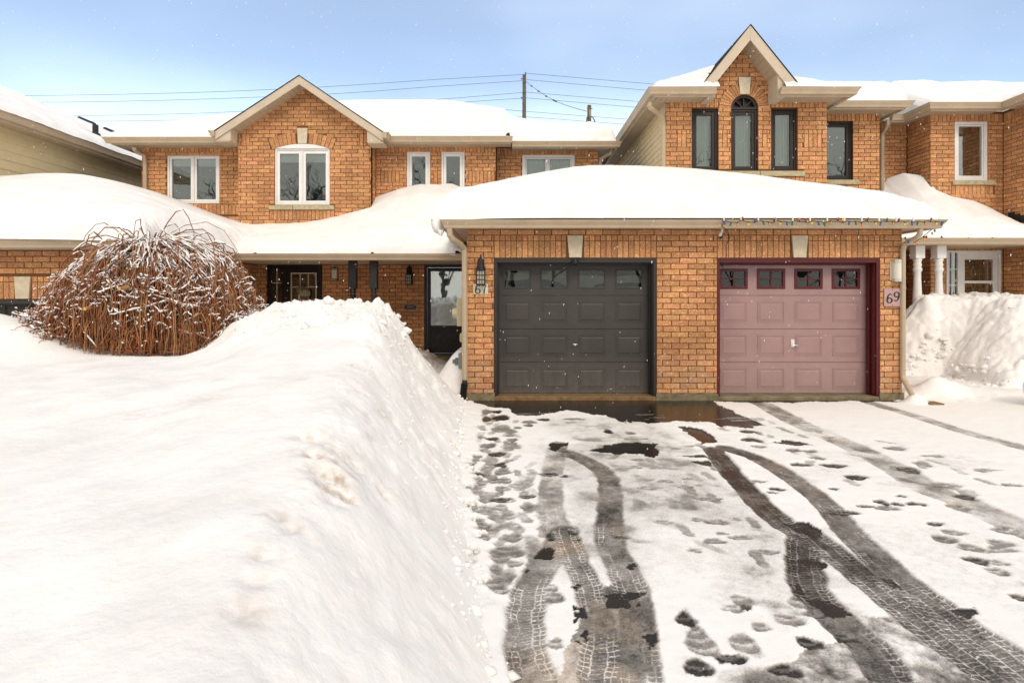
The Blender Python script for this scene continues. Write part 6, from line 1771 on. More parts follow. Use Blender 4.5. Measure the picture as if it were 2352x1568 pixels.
snow("porch_snow", np.arange(-8.2, -0.72, .035), spaced(10.98, 13.42, .02, .06, .8), porch_snow, "smooth drift of snow sagging along the porch roof of the gabled house", keep=lambda X, Y, Z: (Z > 2.40) & (X > -7.4))

snow("left_garage_snow", spaced(-13.4, -5.32, .03, .035, 1.2), spaced(8.23, 13.5, .02, .07, .6), left_garage_snow, "high snow drift on the neighbouring garage roof at left",
     keep=lambda X, Y, Z: ~((X > -8.6) & (Y > 13.42)))

def house67_snow(X, Y):
    yf = np.where(X > -0.12, 13.33, 12.88)
    jag = 0.02 * fbm(X * 3, Y * 0 + 1, 4, 480)
    dF = Y - yf - jag; dL = X + 9.22; dR = 2.46 - X + 0.06 * fbm(Y * 3, Y * 2, 3, 481); dB = 21.2 - Y
    d = np.minimum(np.minimum(dF, dL), np.minimum(dR, dB))
    m = smin([np.maximum(dF, 0), np.maximum(dL, 0), np.maximum(dR, 0), np.maximum(dB, 0)], 0.25)
    T = 0.27 + 0.16 * sstep(1.0, 2.0, X) * (1 - sstep(0.5, 1.5, dF))
    r = np.where(X > 1.6, 0.22, 0.4)
    return 5.215 + 0.5 * np.maximum(m, -.05) + T * lip(d, r) + edge_lumps(X, Y, d, 490) * lip(d, .1) + 0.06 * sstep(.9, 1.6, X) * fbm(X * 3, Y * 6, 3, 495)
snow("house_snow", spaced(-9.22, 2.5, .035, .09, 1.0), spaced(12.86, 21.2, .025, .12, .7), house67_snow, "snow covering the hipped main roof of the gabled house",
     keep=lambda X, Y, Z: ~((X > -6.25) & (X < -3.2) & (Y < 13.05)) & ~((X > -0.1) & (Y < 13.3)))

def house69_snow(X, Y):
    dF = Y - 10.92 - 0.03 * fbm(X * 4, Y * 0 + 1, 3, 500); dL = X - 2.70; dR = 6.60 - X
    d = np.minimum(np.minimum(dF, dL), dR)
    m = smin([np.maximum(dF, 0), np.maximum(dL, 0), np.maximum(dR, 0)], 0.15)
    T = 0.11 - 0.04 * sstep(5.0, 5.6, X)
    return 5.645 + 0.61 * np.maximum(m, -.05) + T * lip(d, .3) + edge_lumps(X, Y, d, 505) * lip(d, .1) * 0.8
snow("gable_house_snow", spaced(2.70, 6.6, .03, .06), spaced(10.90, 18.5, .02, .1, .6), house69_snow, "snow wedge on the roof either side of the steep gable",
     keep=lambda X, Y, Z: ~((X > 4.02) & (X < 5.2) & (Y < 11.55)))

def right_snow(X, Y):
    ye = np.where(X < 8.5, 12.20, np.where(X < 8.95, 12.95, np.where(X < 10.45, 12.12, 11.05)))
    dF = Y - ye; dl = X - 6.35
    dn = np.where(X >= 10.3, X - 10.44, 9)
    d = np.minimum(np.minimum(dF, dn), dl)
    z = 5.80 + 0.475 * np.clip(Y - 12.15, 0, 3.7) - 0.45 * np.clip(Y - 16.2, 0, 9)
    z = z + 0.25 * np.clip(X - 10.45, 0, 3) * (1 - sstep(12, 14, Y)) * sstep(11.0, 12.2, Y)
    return z + 0.17 * lip(d, .25) - 0.12 + edge_lumps(X, Y, d, 520) * lip(d, .1) + 0.05 * fbm(X * 1.3, Y * 1.3, 3, 525) - 0.10 * np.exp(-((X - 8.7) / .28) ** 2) * (1 - sstep(13, 14, Y))
def right_keep(X, Y, Z):
    ye = np.where(X < 8.5, 12.16, np.where(X < 8.93, 12.9, np.where(X < 10.42, 12.10, 11.0)))
    return Y >= ye
snow("right_house_snow", np.arange(6.35, 15.5, .05), np.concatenate([np.arange(11.0, 12.1, .05), np.arange(12.1, 13.4, .03), np.arange(13.4, 20, .12)]), right_snow, "snow blanket on the connected roofs above the right-hand house", keep=right_keep)

RX = [6.9, 7.9, 8.2, 8.5, 8.75, 9.0, 9.2, 9.35, 9.7, 10.2, 10.6, 10.9, 11.5]
RZ = [3.5, 3.6, 3.75, 4.02, 4.22, 4.29, 4.20, 4.02, 3.86, 3.76, 3.58, 3.25, 3.0]
def right_porch_snow(X, Y):
    jag = 0.03 * fbm(X * 4, Y * 0 + 1, 4, 540) + 0.02 * fbm(X * 13, Y * 0 + 2, 3, 541)
    d = np.minimum(Y - 11.50 - jag, X - 6.93)
    t = np.clip((Y - 11.5) / np.interp(X, [8.7, 9.3], [1.75, 1.1]), 0, 1.1)
    z0 = Z_(549, 11.55)
    z = z0 + 0.20 * lip(d, .2) + (np.interp(X, RX, RZ) - z0 - .2) * (0.75 * t + .25 * t * t)
    return z + edge_lumps(X, Y, d, 545) * lip(d, .08)
snow("right_porch_snow", np.arange(6.93, 10.86, .03), spaced(11.49, 13.32, .02, .05, .7), right_porch_snow, "snow drift on the porch roof above the white posts", keep=lambda X, Y, Z: (Z > 2.76) & ~((X > 9.26) & (Y > 12.58)))

def far_left_snow(X, Y):
    d = np.minimum(-9.91 - X + 0.02 * fbm(Y * 2, Y * 2, 3, 560), 99)
    z = 5.245 + 0.49 * np.clip(-9.98 - X, 0, 4.02) - 0.485 * np.clip(-14.0 - X, 0, 5)
    e = np.minimum(d, np.minimum(Y - 9.05, 23.1 - Y))
    return z + 0.17 * lip(e, .25) + 0.03 * fbm(X * 1.5, Y * 1.5, 4, 565) + edge_lumps(X, Y, e, 566) * .6 * lip(e, .1) - 0.2 * np.exp(-((X + 11.2) / .14) ** 2 - ((Y - 15.6) / 0.5) ** 2) - 0.2 * np.exp(-((X + 13.55) / .12) ** 2 - ((Y - 16.9) / .4) ** 2)
snow("far_left_snow", np.arange(-18, -9.88, .05), np.arange(9.05, 23.1, .07), far_left_snow, "thin wind-scoured snow on the vented roof at the far left")
# icicles at the left corner of the garage gutter
ic = MB()
for i, (x, l) in enumerate(((-1.09, .10), (-1.07, .16), (-1.05, .08), (-1.11, .06))):
    ic.tube([(x, 8.50 + .03 * i, 2.62), (x + .003, 8.50 + .03 * i, 2.62 - l * .5), (x, 8.50 + .03 * i, 2.62 - l)], [.014, .008, .001], 6)
tag(ic.build("icicles", M_SNOW, None, smooth=True), "small icicles hanging from the snow at the left end of the garage gutter", "ice", None, "stuff")
tag(blob('snow_overhang', (-1.13, 8.72, 2.74), .2, M_SNOW, None, 2.2, .12, 3, (.5, 1.1, .95)), 'lump of snow bulging over the left end of the garage gutter', 'snow', None, 'stuff')
tag(blob("snow_boulder", (7.78, 8.1, .24), .36, M_SNOW, None, 1.3, .07, 4, (1.05, .95, .95)), "round boulder of packed snow at the right edge of the driveway", "snow lump")
# ------------------------------------------------------------------ weeping shrub with snow on its twigs
def build_shrub():
    cx, cy, gz = X_(343, 7.5), 7.5, 0.80
    R, H = 1.30, 1.62
    sh = thing("weeping_shrub", (cx, cy, gz), "bare weeping shrub with drooping red-brown twigs capped with snow on the left lawn", "shrub")
    MB().tube([(cx, cy, 0.2), (cx + .03, cy, 1.2), (cx - .02, cy + .02, 1.9), (cx, cy, 2.25)], [.09, .075, .07, .05], 10).build("trunk", M_TWIG, sh, smooth=True)
    g = np.random.default_rng(5)
    K = 12
    # main limbs
    for i in range(16):
        a = 2 * math.pi * i / 16 + g.uniform(-.15, .15); L = g.uniform(.7, 1.1)
        pts = []
        for t in np.linspace(0, 1, 8):
            r = L * t; z = 2.0 + .42 * math.sin(t * 2.2) - .75 * t ** 3 + g.uniform(-.02, .02)
            pts.append((cx + r * math.cos(a) + g.uniform(-.02, .02), cy + r * math.sin(a) * .85 + g.uniform(-.02, .02), z))
        MB().tube(pts, [.032 - .0025 * k for k in range(8)], 6).build("limb", M_TWIG2 if i % 3 else M_TWIG, sh, smooth=True)
    def dome(q, ang):      # lopsided: slopes away to the left, stands steeper on the right
        ex = 2.25 + .75 * np.cos(ang) + .25 * np.sin(3 * ang + 1)
        return np.sqrt(np.maximum(0.004, 1 - np.clip(q, 0, 1) ** ex)) * (1 + .05 * np.sin(4 * ang + .6) * q)
    def strands(N, inner, seed, zlift=0.0, hang=1.0, wild=0.0):
        g = np.random.default_rng(seed)
        a = g.uniform(0, 2 * np.pi, N); r0 = R * g.uniform(.02, inner, N); r1 = np.minimum(R * 1.05, r0 + R * g.uniform(.25, .7, N))
        r1 = np.where(g.random(N) < .55, R * g.uniform(.82, 1.02, N), r1)
        da = g.normal(0, .28, N)
        t = np.linspace(0, 1, K)[None, :]
        arch = np.clip(t / .5, 0, 1)
        r = r0[:, None] + (r1 - r0)[:, None] * (1 - (1 - arch) ** 1.7)
        rr = np.clip(r / (R * 1.04), 0, 1)
        shell = gz + H * dome(rr, a[:, None])
        depth = g.uniform(0, .35, N)[:, None] * (1 - 0.6 * t)
        z = shell - depth + zlift * g.random(N)[:, None] * np.sin(np.pi * arch)
        fall = np.clip((t - .45) / .55, 0, 1)
        L = (g.uniform(.7, 1.7, N) * hang)[:, None]
        z = z - L * fall ** 1.25 * (0.35 + 0.65 * rr)
        jit = g.normal(0, 1, (N, K, 2)).cumsum(1) * .012
        ang = a[:, None] + da[:, None] * arch + wild * (g.normal(0, .06, (N, K)) * (1 - arch)).cumsum(1)
        x = cx + r * np.cos(ang) * 1.04 + jit[..., 0]; y = cy + r * np.sin(ang) * .80 + jit[..., 1]
        z = z + g.normal(0, 1, (N, K)).cumsum(1) * .007
        z = np.maximum(z, yard_z(x, y) + g.uniform(-.08, .12, N)[:, None])
        P = np.stack([x, y, z], -1)
        rad = np.linspace(1, .45, K)[None, :] * g.uniform(.0034, .0075, N)[:, None]
        return P, rad
    P1, r1 = strands(800, .95, 1, wild=.08)
    P2, r2 = strands(420, .9, 2, hang=1.0, wild=.15)
    P3, r3 = strands(95, .6, 3, zlift=.42, hang=.55, wild=.3)
    tubes_np("drooping_twigs", P1, r1, M_TWIG, sh)["kind"] = "stuff"
    tubes_np("tan_twigs", P2, r2, M_TWIG2, sh)["kind"] = "stuff"
    tubes_np("arching_twigs", P3, r3 * 1.2, M_TWIG, sh)["kind"] = "stuff"
    # straight hanging whips over the outside of the dome
    g = np.random.default_rng(21); N = 1250
    a = g.uniform(0, 2 * np.pi, N); rr0 = R * np.sqrt(g.uniform(.25, 1.0, N)); zt_ = gz + H * dome(rr0 / (R * 1.03), a) - g.uniform(0, .3, N)
    t = np.linspace(0, 1, K)[None, :]; hook = np.clip(t / .22, 0, 1); fall = np.clip((t - .12) / .88, 0, 1)
    r_ = rr0[:, None] + g.uniform(.03, .16, N)[:, None] * (1 - (1 - hook) ** 2)
    ang = a[:, None] + g.normal(0, .05, N)[:, None] * hook
    x = cx + r_ * np.cos(ang) * 1.04 + (g.normal(0, 1, (N, K)).cumsum(1)) * .006; y = cy + r_ * np.sin(ang) * .8 + (g.normal(0, 1, (N, K)).cumsum(1)) * .006
    z = zt_[:, None] + .05 * np.sin(np.pi * hook) - (g.uniform(.30, 1.45, N) * (1 - .25 * np.maximum(0, np.cos(a))))[:, None] * fall
    z = np.maximum(z, yard_z(x, y) + g.uniform(-.06, .10, N)[:, None])
    P5 = np.stack([x, y, z], -1); r5 = np.linspace(1, .5, K)[None, :] * g.uniform(.0032, .0062, N)[:, None]
    h5 = N // 2
    tubes_np("hanging_whips", P5[:h5], r5[:h5], M_TWIG, sh)["kind"] = "stuff"
    tubes_np("tan_whips", P5[h5:], r5[h5:], M_TWIG2, sh)["kind"] = "stuff"
    # short side shoots, mostly level, that carry snow
    g = np.random.default_rng(9)
    N = 1700; src = P1[g.integers(0, len(P1), N), g.integers(1, K - 4, N)]
    out = src - np.array([cx, cy, 0]); out[:, 2] = 0; out /= np.linalg.norm(out, axis=1, keepdims=True) + 1e-6
    dirv = out * g.uniform(-.4, 1, (N, 1)) + g.normal(0, .6, (N, 3)) * np.array([1, 1, .35]); dirv /= np.linalg.norm(dirv, axis=1, keepdims=True)
    t = np.linspace(0, 1, 6)[None, :, None]; L = g.uniform(.05, .22, (N, 1, 1))
    P4 = src[:, None, :] + dirv[:, None, :] * L * t + g.normal(0, .010, (N, 6, 3)).cumsum(1); P4[..., 2] -= .10 * (t[..., 0] ** 2) * L[..., 0]
    rad4 = np.linspace(.005, .0025, 6)[None, :].repeat(N, 0)
    tubes_np("side_shoots", P4, rad4, M_TWIG, sh)["kind"] = "stuff"
    # snow caps follow every stretch that is near level and open to the sky
    caps = []; crad = []
    for P, rr_, wmul, prob in ((P1, r1, .95, .85), (P2, r2, .95, .85), (P3, r3, 1.0, .8), (P5, r5, .9, .6), (P4, rad4, 1.05, .55)):
        d = P[:, 1:] - P[:, :-1]; ln = np.linalg.norm(d, axis=2) + 1e-6
        flat = 1 - np.abs(d[..., 2]) / ln
        open_ = (P[..., 2] - gz) / H + np.hypot(P[..., 0] - cx, P[..., 1] - cy) / R * .22
        for s in range(0, P.shape[1] - 1):
            ok = (flat[:, s] > .25) & (open_[:, s] + .30 * g.random(len(P)) > .66) & (g.random(len(P)) < prob) & (ln[:, s] < .5)
            A, B = P[ok, s], P[ok, s + 1]
            rad = (.0065 + .0085 * flat[ok, s] * g.uniform(.5, 1.4, ok.sum())) * wmul * np.clip(ln[ok, s] / .08, .6, 1)
            tt = np.linspace(0.02, .98, 5)[None, :, None]
            seg = A[:, None, :] * (1 - tt) + B[:, None, :] * tt
            seg[..., 2] += (rad * .75)[:, None]
            seg += g.normal(0, .004, seg.shape)
            caps.append(seg); crad.append(rad[:, None] * np.array([.35, .9, 1.05, .9, .35])[None, :] * g.uniform(.8, 1.2, (len(rad), 5)))
    tubes_np("twig_snow", np.concatenate(caps), np.concatenate(crad), M_SNOWT, sh, sides=5)["kind"] = "stuff"
    # sawn limb ends
    for px, py in ((274.5, 1082 * .6125), (195, 1158 * .6125)):
        q = W_(px, py, 6.45); MB().tube([(q[0] + .02, q[1] + .12, q[2] + .02), q], .022, 10).build("cut_stub", M_TWIG2, sh)
        MB().tube([(q[0], q[1] - .001, q[2]), (q[0], q[1] - .003, q[2])], .019, 10).build("sawn_end", M_CUT, sh)
build_shrub()

# ------------------------------------------------------------------ lamps, numbers and signs
def lantern(loc, label):
    x, y, z = loc    # y is the wall face, z the middle of the cage
    L = thing("wall_lantern", (x, y, z), label, "wall lantern", "black carriage lanterns")
    w, h = 0.062, 0.215
    yc = y - 0.115
    MB().box(x - .045, x + .045, y - .022, y, z + .02, z + .30).tube([(x, y - .02, z + .25), (x, y - .06, z + .30), (x, yc, z + .295)], .011, 8).build("bracket", M_BLACK, L, bevel=.004)
    MB().lathe([(.085, z + .115), (.083, z + .13), (.062, z + .165), (.055, z + .20), (.058, z + .205), (.052, z + .26), (.036, z + .295), (.012, z + .305), (.012, z + .33), (.006, z + .36)], x, yc, 12).build("hood", M_BLACK, L, smooth=False)
    cage = MB()
    for k in range(4):
        t = -1 + 2 * k / 3
        for s in (-1, 1):
            cage.box(x + t * w - .004, x + t * w + .004, yc + s * w - .004, yc + s * w + .004, z - .11, z + .115)
            cage.box(x + s * w - .004, x + s * w + .004, yc + t * w - .004, yc + t * w + .004, z - .1102, z + .1152)
    for zz in (-.105, -.035, .035, .105):
        cage.box(x - w - .006, x + w + .006, yc - w - .006, yc - w + .004, z + zz - .005, z + zz + .005).box(x - w - .0062, x - w + .0042, yc - w, yc + w, z + zz - .0052, z + zz + .0052).box(x + w - .0042, x + w + .0062, yc - w, yc + w, z + zz - .0052, z + zz + .0052)
    cage.box(x - w - .008, x + w + .008, yc - w - .008, yc + w + .008, z - .122, z - .11)
    cage.build("cage", M_BLACK, L)
    MB().box(x - w + .008, x + w - .008, yc - w + .008, yc + w - .008, z - .108, z + .112).build("glass", M_FROST, L)
    return L
lantern((X_(1105.3, 8.89), 8.89, Z_(637, 8.78)), "black caged lantern on the brick pillar left of the charcoal garage door")
lantern((X_(941.5, 12.94), 12.94, Z_(642, 12.85)), "black caged lantern on the shaded porch wall beside the black storm door")
# white box light on the porch
q = (X_(770.5, 12.94), 12.94, Z_(630, 12.94))
L = thing("wall_light", q, "white rectangular wall light with black bands between the porch door and posts", "wall light")
MB().box(q[0] - .125 / 2 - .005, q[0] + .0675, q[1] - .02, q[1], q[2] - .145, q[2] + .145).build("back_plate", M_BLACK, L, bevel=.003)
MB().box(q[0] - .055, q[0] + .055, q[1] - .10, q[1] - .02, q[2] - .13, q[2] + .13).build("shade", M_LIGHTW, L, bevel=.006)
b = MB()
for dz in (-.105, .105, -.14, .14): b.box(q[0] - .060, q[0] + .060, q[1] - .106, q[1] - .021, q[2] + dz - .006, q[2] + dz + .006)
b.build("bands", M_BLACK, L)
# half-round sconce beside the pink door
yw = 8.89; cx, zc = X_(2056.5, yw), Z_(622, yw)
L = thing("wall_sconce", (cx, yw, zc), "brushed metal half-round sconce above the number 69 plaque", "wall sconce")
def halfround(r, z0, z1, n=14, dx=0):
    V = []; F = []
    for z in (z0, z1):
        for i in range(n + 1):
            a = math.pi * i / n; V.append((cx + dx + r * math.cos(a), yw - .012 - .09 * math.sin(a) * r / .066, z))
    F = [(i, i + 1, n + 2 + i, n + 1 + i) for i in range(n)] + [tuple(range(n + 1))[::-1], tuple(range(n + 1, 2 * n + 2))]
    return V, F
MB().box(cx - .09, cx + .055, yw - .014, yw, zc - .15, zc + .15).build("back_plate", M_METAL, L, bevel=.003)
MB().add(*halfround(.066, zc - .122, zc + .122)).build("shade", M_LIGHTW, L, smooth=False)
c = MB()
for z0, z1 in ((.122, .17), (-.17, -.122)): c.add(*halfround(.069, zc + z0, zc + z1))
c.build("caps", M_METAL, L)
# number plates
def digit(name, kind, cx, y, cz, h, m, parent, lean=0.0):
    """old-style numerals drawn as swelling strokes"""
    w = h * .56
    if kind in "69":
        P = []; Rr = []
        for i in range(25):      # bowl
            a = 2 * math.pi * i / 24 + math.pi * .75
            P.append((.5 * w * math.cos(a) * .92, -.22 * h + .26 * h * math.sin(a))); Rr.append(h * (.040 + .035 * abs(math.cos(a))))
        Q = [(.36 * w, .36 * h), (.22 * w, .455 * h), (-.02 * w, .45 * h), (-.25 * w, .31 * h), (-.41 * w, .06 * h), (-.46 * w, -.18 * h)]; S = [h * .062, h * .045, h * .045, h * .066, h * .078, h * .06]
        sg = 1 if kind == "6" else -1
        tr = lambda p: (cx + sg * p[0] + lean * sg * p[1], y, cz + sg * p[1])
        mb = MB().tube([tr(p) for p in P], Rr, 8).tube([tr(p) for p in smooth_path(Q, 4)], list(np.interp(np.linspace(0, 5, 21), range(6), S)), 8)
    else:
        mb = MB().tube([(cx - .5 * w, y, cz + .44 * h), (cx + .45 * w, y, cz + .45 * h)], h * .06, 8).tube([(cx + .42 * w, y, cz + .45 * h), (cx + .16 * w, y, cz + .12 * h), (cx + .02 * w, y, cz - .18 * h), (cx - .02 * w, y, cz - .5 * h)], [h * .04, h * .05, h * .07, h * .08], 8)
    return mb.build(name, m, parent, smooth=True)
y = 8.885
pl = thing("number_plate", (X_(1104, y), y, Z_(664, y)), "cream number 67 plate partly behind the lantern on the left pillar", "house number")
MB().box(X_(1087, y), X_(1121, y), y - .012, y + .002, Z_(675.6, y), Z_(651.8, y)).build("plate", M_PLATEC, pl, bevel=.004)
digit("digit", "6", X_(1097.5, y), y - .012, Z_(664.3, y), .135, M_DIGIT, pl); digit("digit", "7", X_(1112, y), y - .012, Z_(664.3, y), .135, M_DIGIT, pl)
sc = MB()
for px, py in ((1090.5, 655), (1117.8, 655), (1090.5, 672.5), (1117.5, 672), (1104, 655)): sc.tube([W_(px, py, y - .011), W_(px, py, y - .016)], .006, 8)
sc.build("screws", M_METAL, pl)
pl = thing("number_plaque", (X_(2049.5, y), y, Z_(683, y)), "pink square plaque with the black number 69 on the right pillar", "house number")
MB().box(X_(2029, y), X_(2070, y), y - .022, y + .002, Z_(703.8, y), Z_(662.6, y)).build("plate", M_PLATEP, pl, bevel=.010)
digit("digit", "6", X_(2041, y), y - .024, Z_(685, y), .145, M_DIGIT, pl, lean=.04); digit("digit", "9", X_(2057, y), y - .024, Z_(681, y), .145, M_DIGIT, pl, lean=.04)
sc = MB()
for py in (665.5, 700.5): sc.tube([W_(2050, py, y - .021), W_(2050, py, y - .026)], .006, 8)
sc.build("screws", M_DIGIT, pl)
# notice by the porch door
y = 12.93; nx0, nx1, nz0, nz1 = X_(928.3, y), X_(956.8, y), Z_(711.8, y), Z_(697.5, y)
ns = thing("door_notice", ((nx0 + nx1) / 2, y, nz0), "small black night shift worker sleeping notice on the porch wall", "notice")
MB().box(nx0, nx1, y - .008, y + .002, nz0, nz1).build("board", M_BLACK, ns)
MB().ring(FR(y), nx0 + .003, nx1 - .003, nz0 + .003, nz1 - .003, .006, .0085, .0105).build("border", M_GREYW, ns)
cxn = (nx0 + nx1) / 2
text("lettering", "NIGHT SHIFT WORKER", .026, (cxn, y - .0105, nz1 - .037), M_GREYW, ns, ext=.001, bold=.0004)
text("lettering", "SLEEPING", .036, (cxn, y - .0105, (nz0 + nz1) / 2 - .005), M_RED, ns, ext=.001, bold=.001)
text("lettering", "DO NOT KNOCK OR RING BELL", .0175, (cxn, y - .0105, nz0 + .032), M_GREYW, ns, ext=.001)
# hello sign on the left porch door
y = 12.94 - .0 ; hx, hz = X_(699.4, y), Z_(673.5, y); r = 14.2 * 12.94 / FPX
hs = thing("hello_sign", (hx, y, hz), "round green hello sign with a burlap bow hanging on the left porch door", "door sign")
def disc_band(z0, z1, m, nm, th=.012, yy=.0):
    n = 14; P = []
    for i in range(n + 1):
        z = z0 + (z1 - z0) * i / n; P.append((math.sqrt(max(0, r * r - z * z)), z))
    poly = [(hx + a, hz + b) for a, b in P] + [(hx - a, hz + b) for a, b in P[::-1]]
    MB().fprism(FR(y), poly, .012, .012 + th).build(nm, m, hs)
disc_band(.43 * r, .999 * r, M_RUSTWOOD, "wood_band"); disc_band(-.50 * r, .428 * r, M_SAGE, "painted_band"); disc_band(-.999 * r, -.502 * r, M_RUSTWOOD, "wood_band")
# script lettering as one brush stroke
s = r / .142
S = [(-.112, -.05), (-.098, .03), (-.088, .065), (-.096, .06), (-.104, -.05), (-.085, .01), (-.075, -.005), (-.073, -.045), (-.06, -.03), (-.045, .0), (-.056, .012), (-.062, -.02), (-.05, -.045), (-.03, -.01), (-.012, .065), (-.022, .07), (-.024, -.02), (-.01, -.045), (.012, .0), (.028, .065), (.018, .07), (.014, -.02), (.028, -.045), (.05, -.012), (.066, .0), (.052, -.04), (.072, -.042), (.078, -.01), (.064, .002), (.09, .008), (.112, .02)]
MB().tube([(hx + .012 + u * s, y - .0255, hz + v * s - .002) for u, v in smooth_path(S, 4)], .0032, 6).build("hello_lettering", M_IVORY, hs, smooth=True)
MB().tube([(hx - .05, y - .02, hz + r * .8), (hx - .005, y - .03, hz + r * 2.5), (hx + .05, y - .02, hz + r * .8)], .003, 5).build("cord", M_BURLAP, hs)
bw = MB()
for (a, b_, rr) in ((-.62, .85, .36), (-.9, .55, .34), (-.35, 1.0, .32), (-.95, .2, .30), (-.75, .62, .30)):
    bw.tube([(hx + a * r - rr * r, y - .035, hz + b_ * r), (hx + a * r, y - .05, hz + b_ * r + .01), (hx + a * r + rr * r * .8, y - .035, hz + b_ * r + .012)], [.008, rr * r * .75, .01], 8)
bw.build("bow", M_BURLAP, hs)
MB().box(hx - r * .92, hx - r * .66, y - .045, y - .03, hz - r * 1.0, hz - r * .28).build("ribbon_tail", M_IVORY, hs)

# small fixtures
c = W_(1320.5, 601.5, 8.86)
cm = thing("security_camera", c, "small black camera under the keystone of the charcoal door", "camera")
MB().tube([(c[0], 8.91, c[2] + .01), (c[0], 8.85, c[2] + .01)], .018, 10).build("mount", M_BLACK, cm)
MB().lathe([(.012, c[2] - .055), (.05, c[2] - .045), (.06, c[2]), (.05, c[2] + .035), (.02, c[2] + .05)], c[0], 8.84, 16).build("dome", M_BLACK, cm, smooth=True)
c = W_(1657, 603, 9.05)
cm = thing("motion_sensor", (c[0] + .09, 9.05, c[2]), "tiny black sensor with a white eye in the top left corner of the maroon frame", "sensor")
cxx = 3.32
MB().box(cxx - .03, cxx + .03, 8.98, 9.05, c[2] - .03, c[2] + .035).tube([(cxx, 9.01, c[2] - .02), (cxx + .01, 9.0, c[2] - .07)], .012, 8).build("body", M_BLACK, cm)
MB().tube([(cxx + .03, 8.985, c[2] + .01), (cxx + .045, 8.975, c[2] + .01)], .014, 8).build("eye", M_WHITE, cm)

# utility boxes on the garage's left side wall, seen edge-on
def onwall(x, y, Y): return W_(x, y, Y)
a = onwall(1062, 722, 9.45)
em = thing("electric_meter", (-.71, 9.45, a[2]), "cream electric meter in a tall grey box on the garage side wall", "electric meter")
MB().box(-.90, -.71, 9.30, 9.62, Z_(748, 9.45), Z_(685, 9.45)).build("box", M_CREAMBOX, em, bevel=.006)
zm = Z_(719.5, 9.45)
MB().tube([(-.90, 9.46, zm), (-.925, 9.46, zm), (-.926, 9.46, zm), (-.985, 9.46, zm), (-.99, 9.46, zm)], [.105, .105, .09, .085, .06], 18).build("meter_dial", M_CREAMBOX, em, smooth=False)
jb = thing("junction_box", (-.71, 9.4, Z_(775, 9.4)), "small pale rounded utility box below the electric meter", "utility box")
MB().box(-.86, -.71, 9.32, 9.52, Z_(786, 9.4), Z_(764, 9.4)).build("box", M_CREAMBOX, jb, bevel=.03)
MB().tube([(-.83, 9.4, Z_(786, 9.4)), (-.82, 9.4, Z_(793, 9.4)), (-.80, 9.41, Z_(786, 9.4))], .006, 6).build("cable", M_RUSTWOOD, jb)
cb = thing("conduit_box", (-.71, 9.3, Z_(826, 9.3)), "grey conduit box with blue-grey fitting just above the snow heap", "utility box")
MB().box(-.87, -.71, 9.22, 9.40, Z_(844, 9.3), Z_(811, 9.3)).build("box", M_GREYBOX, cb, bevel=.01)
MB().box(-.93, -.87, 9.25, 9.36, Z_(836, 9.3), Z_(822, 9.3)).build("fitting", M_BLUEBOX, cb, bevel=.008)
MB().tube([(-.93, 9.3, Z_(829, 9.3)), (-.97, 9.3, Z_(829, 9.3))], .03, 10).build("pipe_stub", M_BLUEBOX, cb)

# chair back behind the snow bank
ch = thing("patio_chair", (-2.75, 12.0, 0), "dark patio chair mostly hidden behind the snow bank on the porch", "chair")
xa = X_(938, 12.0)
pts = [(xa - .5, 12.0, .5), (xa - .5, 12.05, .85), (xa - .46, 12.06, .95), (xa - .40, 12.06, .98), (xa - .10, 12.06, .98), (xa - .03, 12.06, .93), (xa, 12.05, .84), (xa, 12.0, .5)]
MB().tube(pts, .020, 8).build("back_frame", M_RUBBER, ch, smooth=True)
MB().add([(xa - .48, 12.05, .5), (xa - .02, 12.05, .5), (xa - .02, 12.07, .9), (xa - .08, 12.07, .96), (xa - .42, 12.07, .96), (xa - .48, 12.07, .9)], [(0, 1, 2, 3, 4, 5)]).build("back_sling", M_BLACK2, ch)
MB().box(xa - .5, xa, 11.55, 12.05, .42, .46).build("seat", M_BLACK2, ch)
for lx in (xa - .48, xa - .02):
    for ly in (11.58, 12.02): MB().tube([(lx, ly, .0), (lx, ly, .44)], .016, 8).build("leg", M_RUBBER, ch)

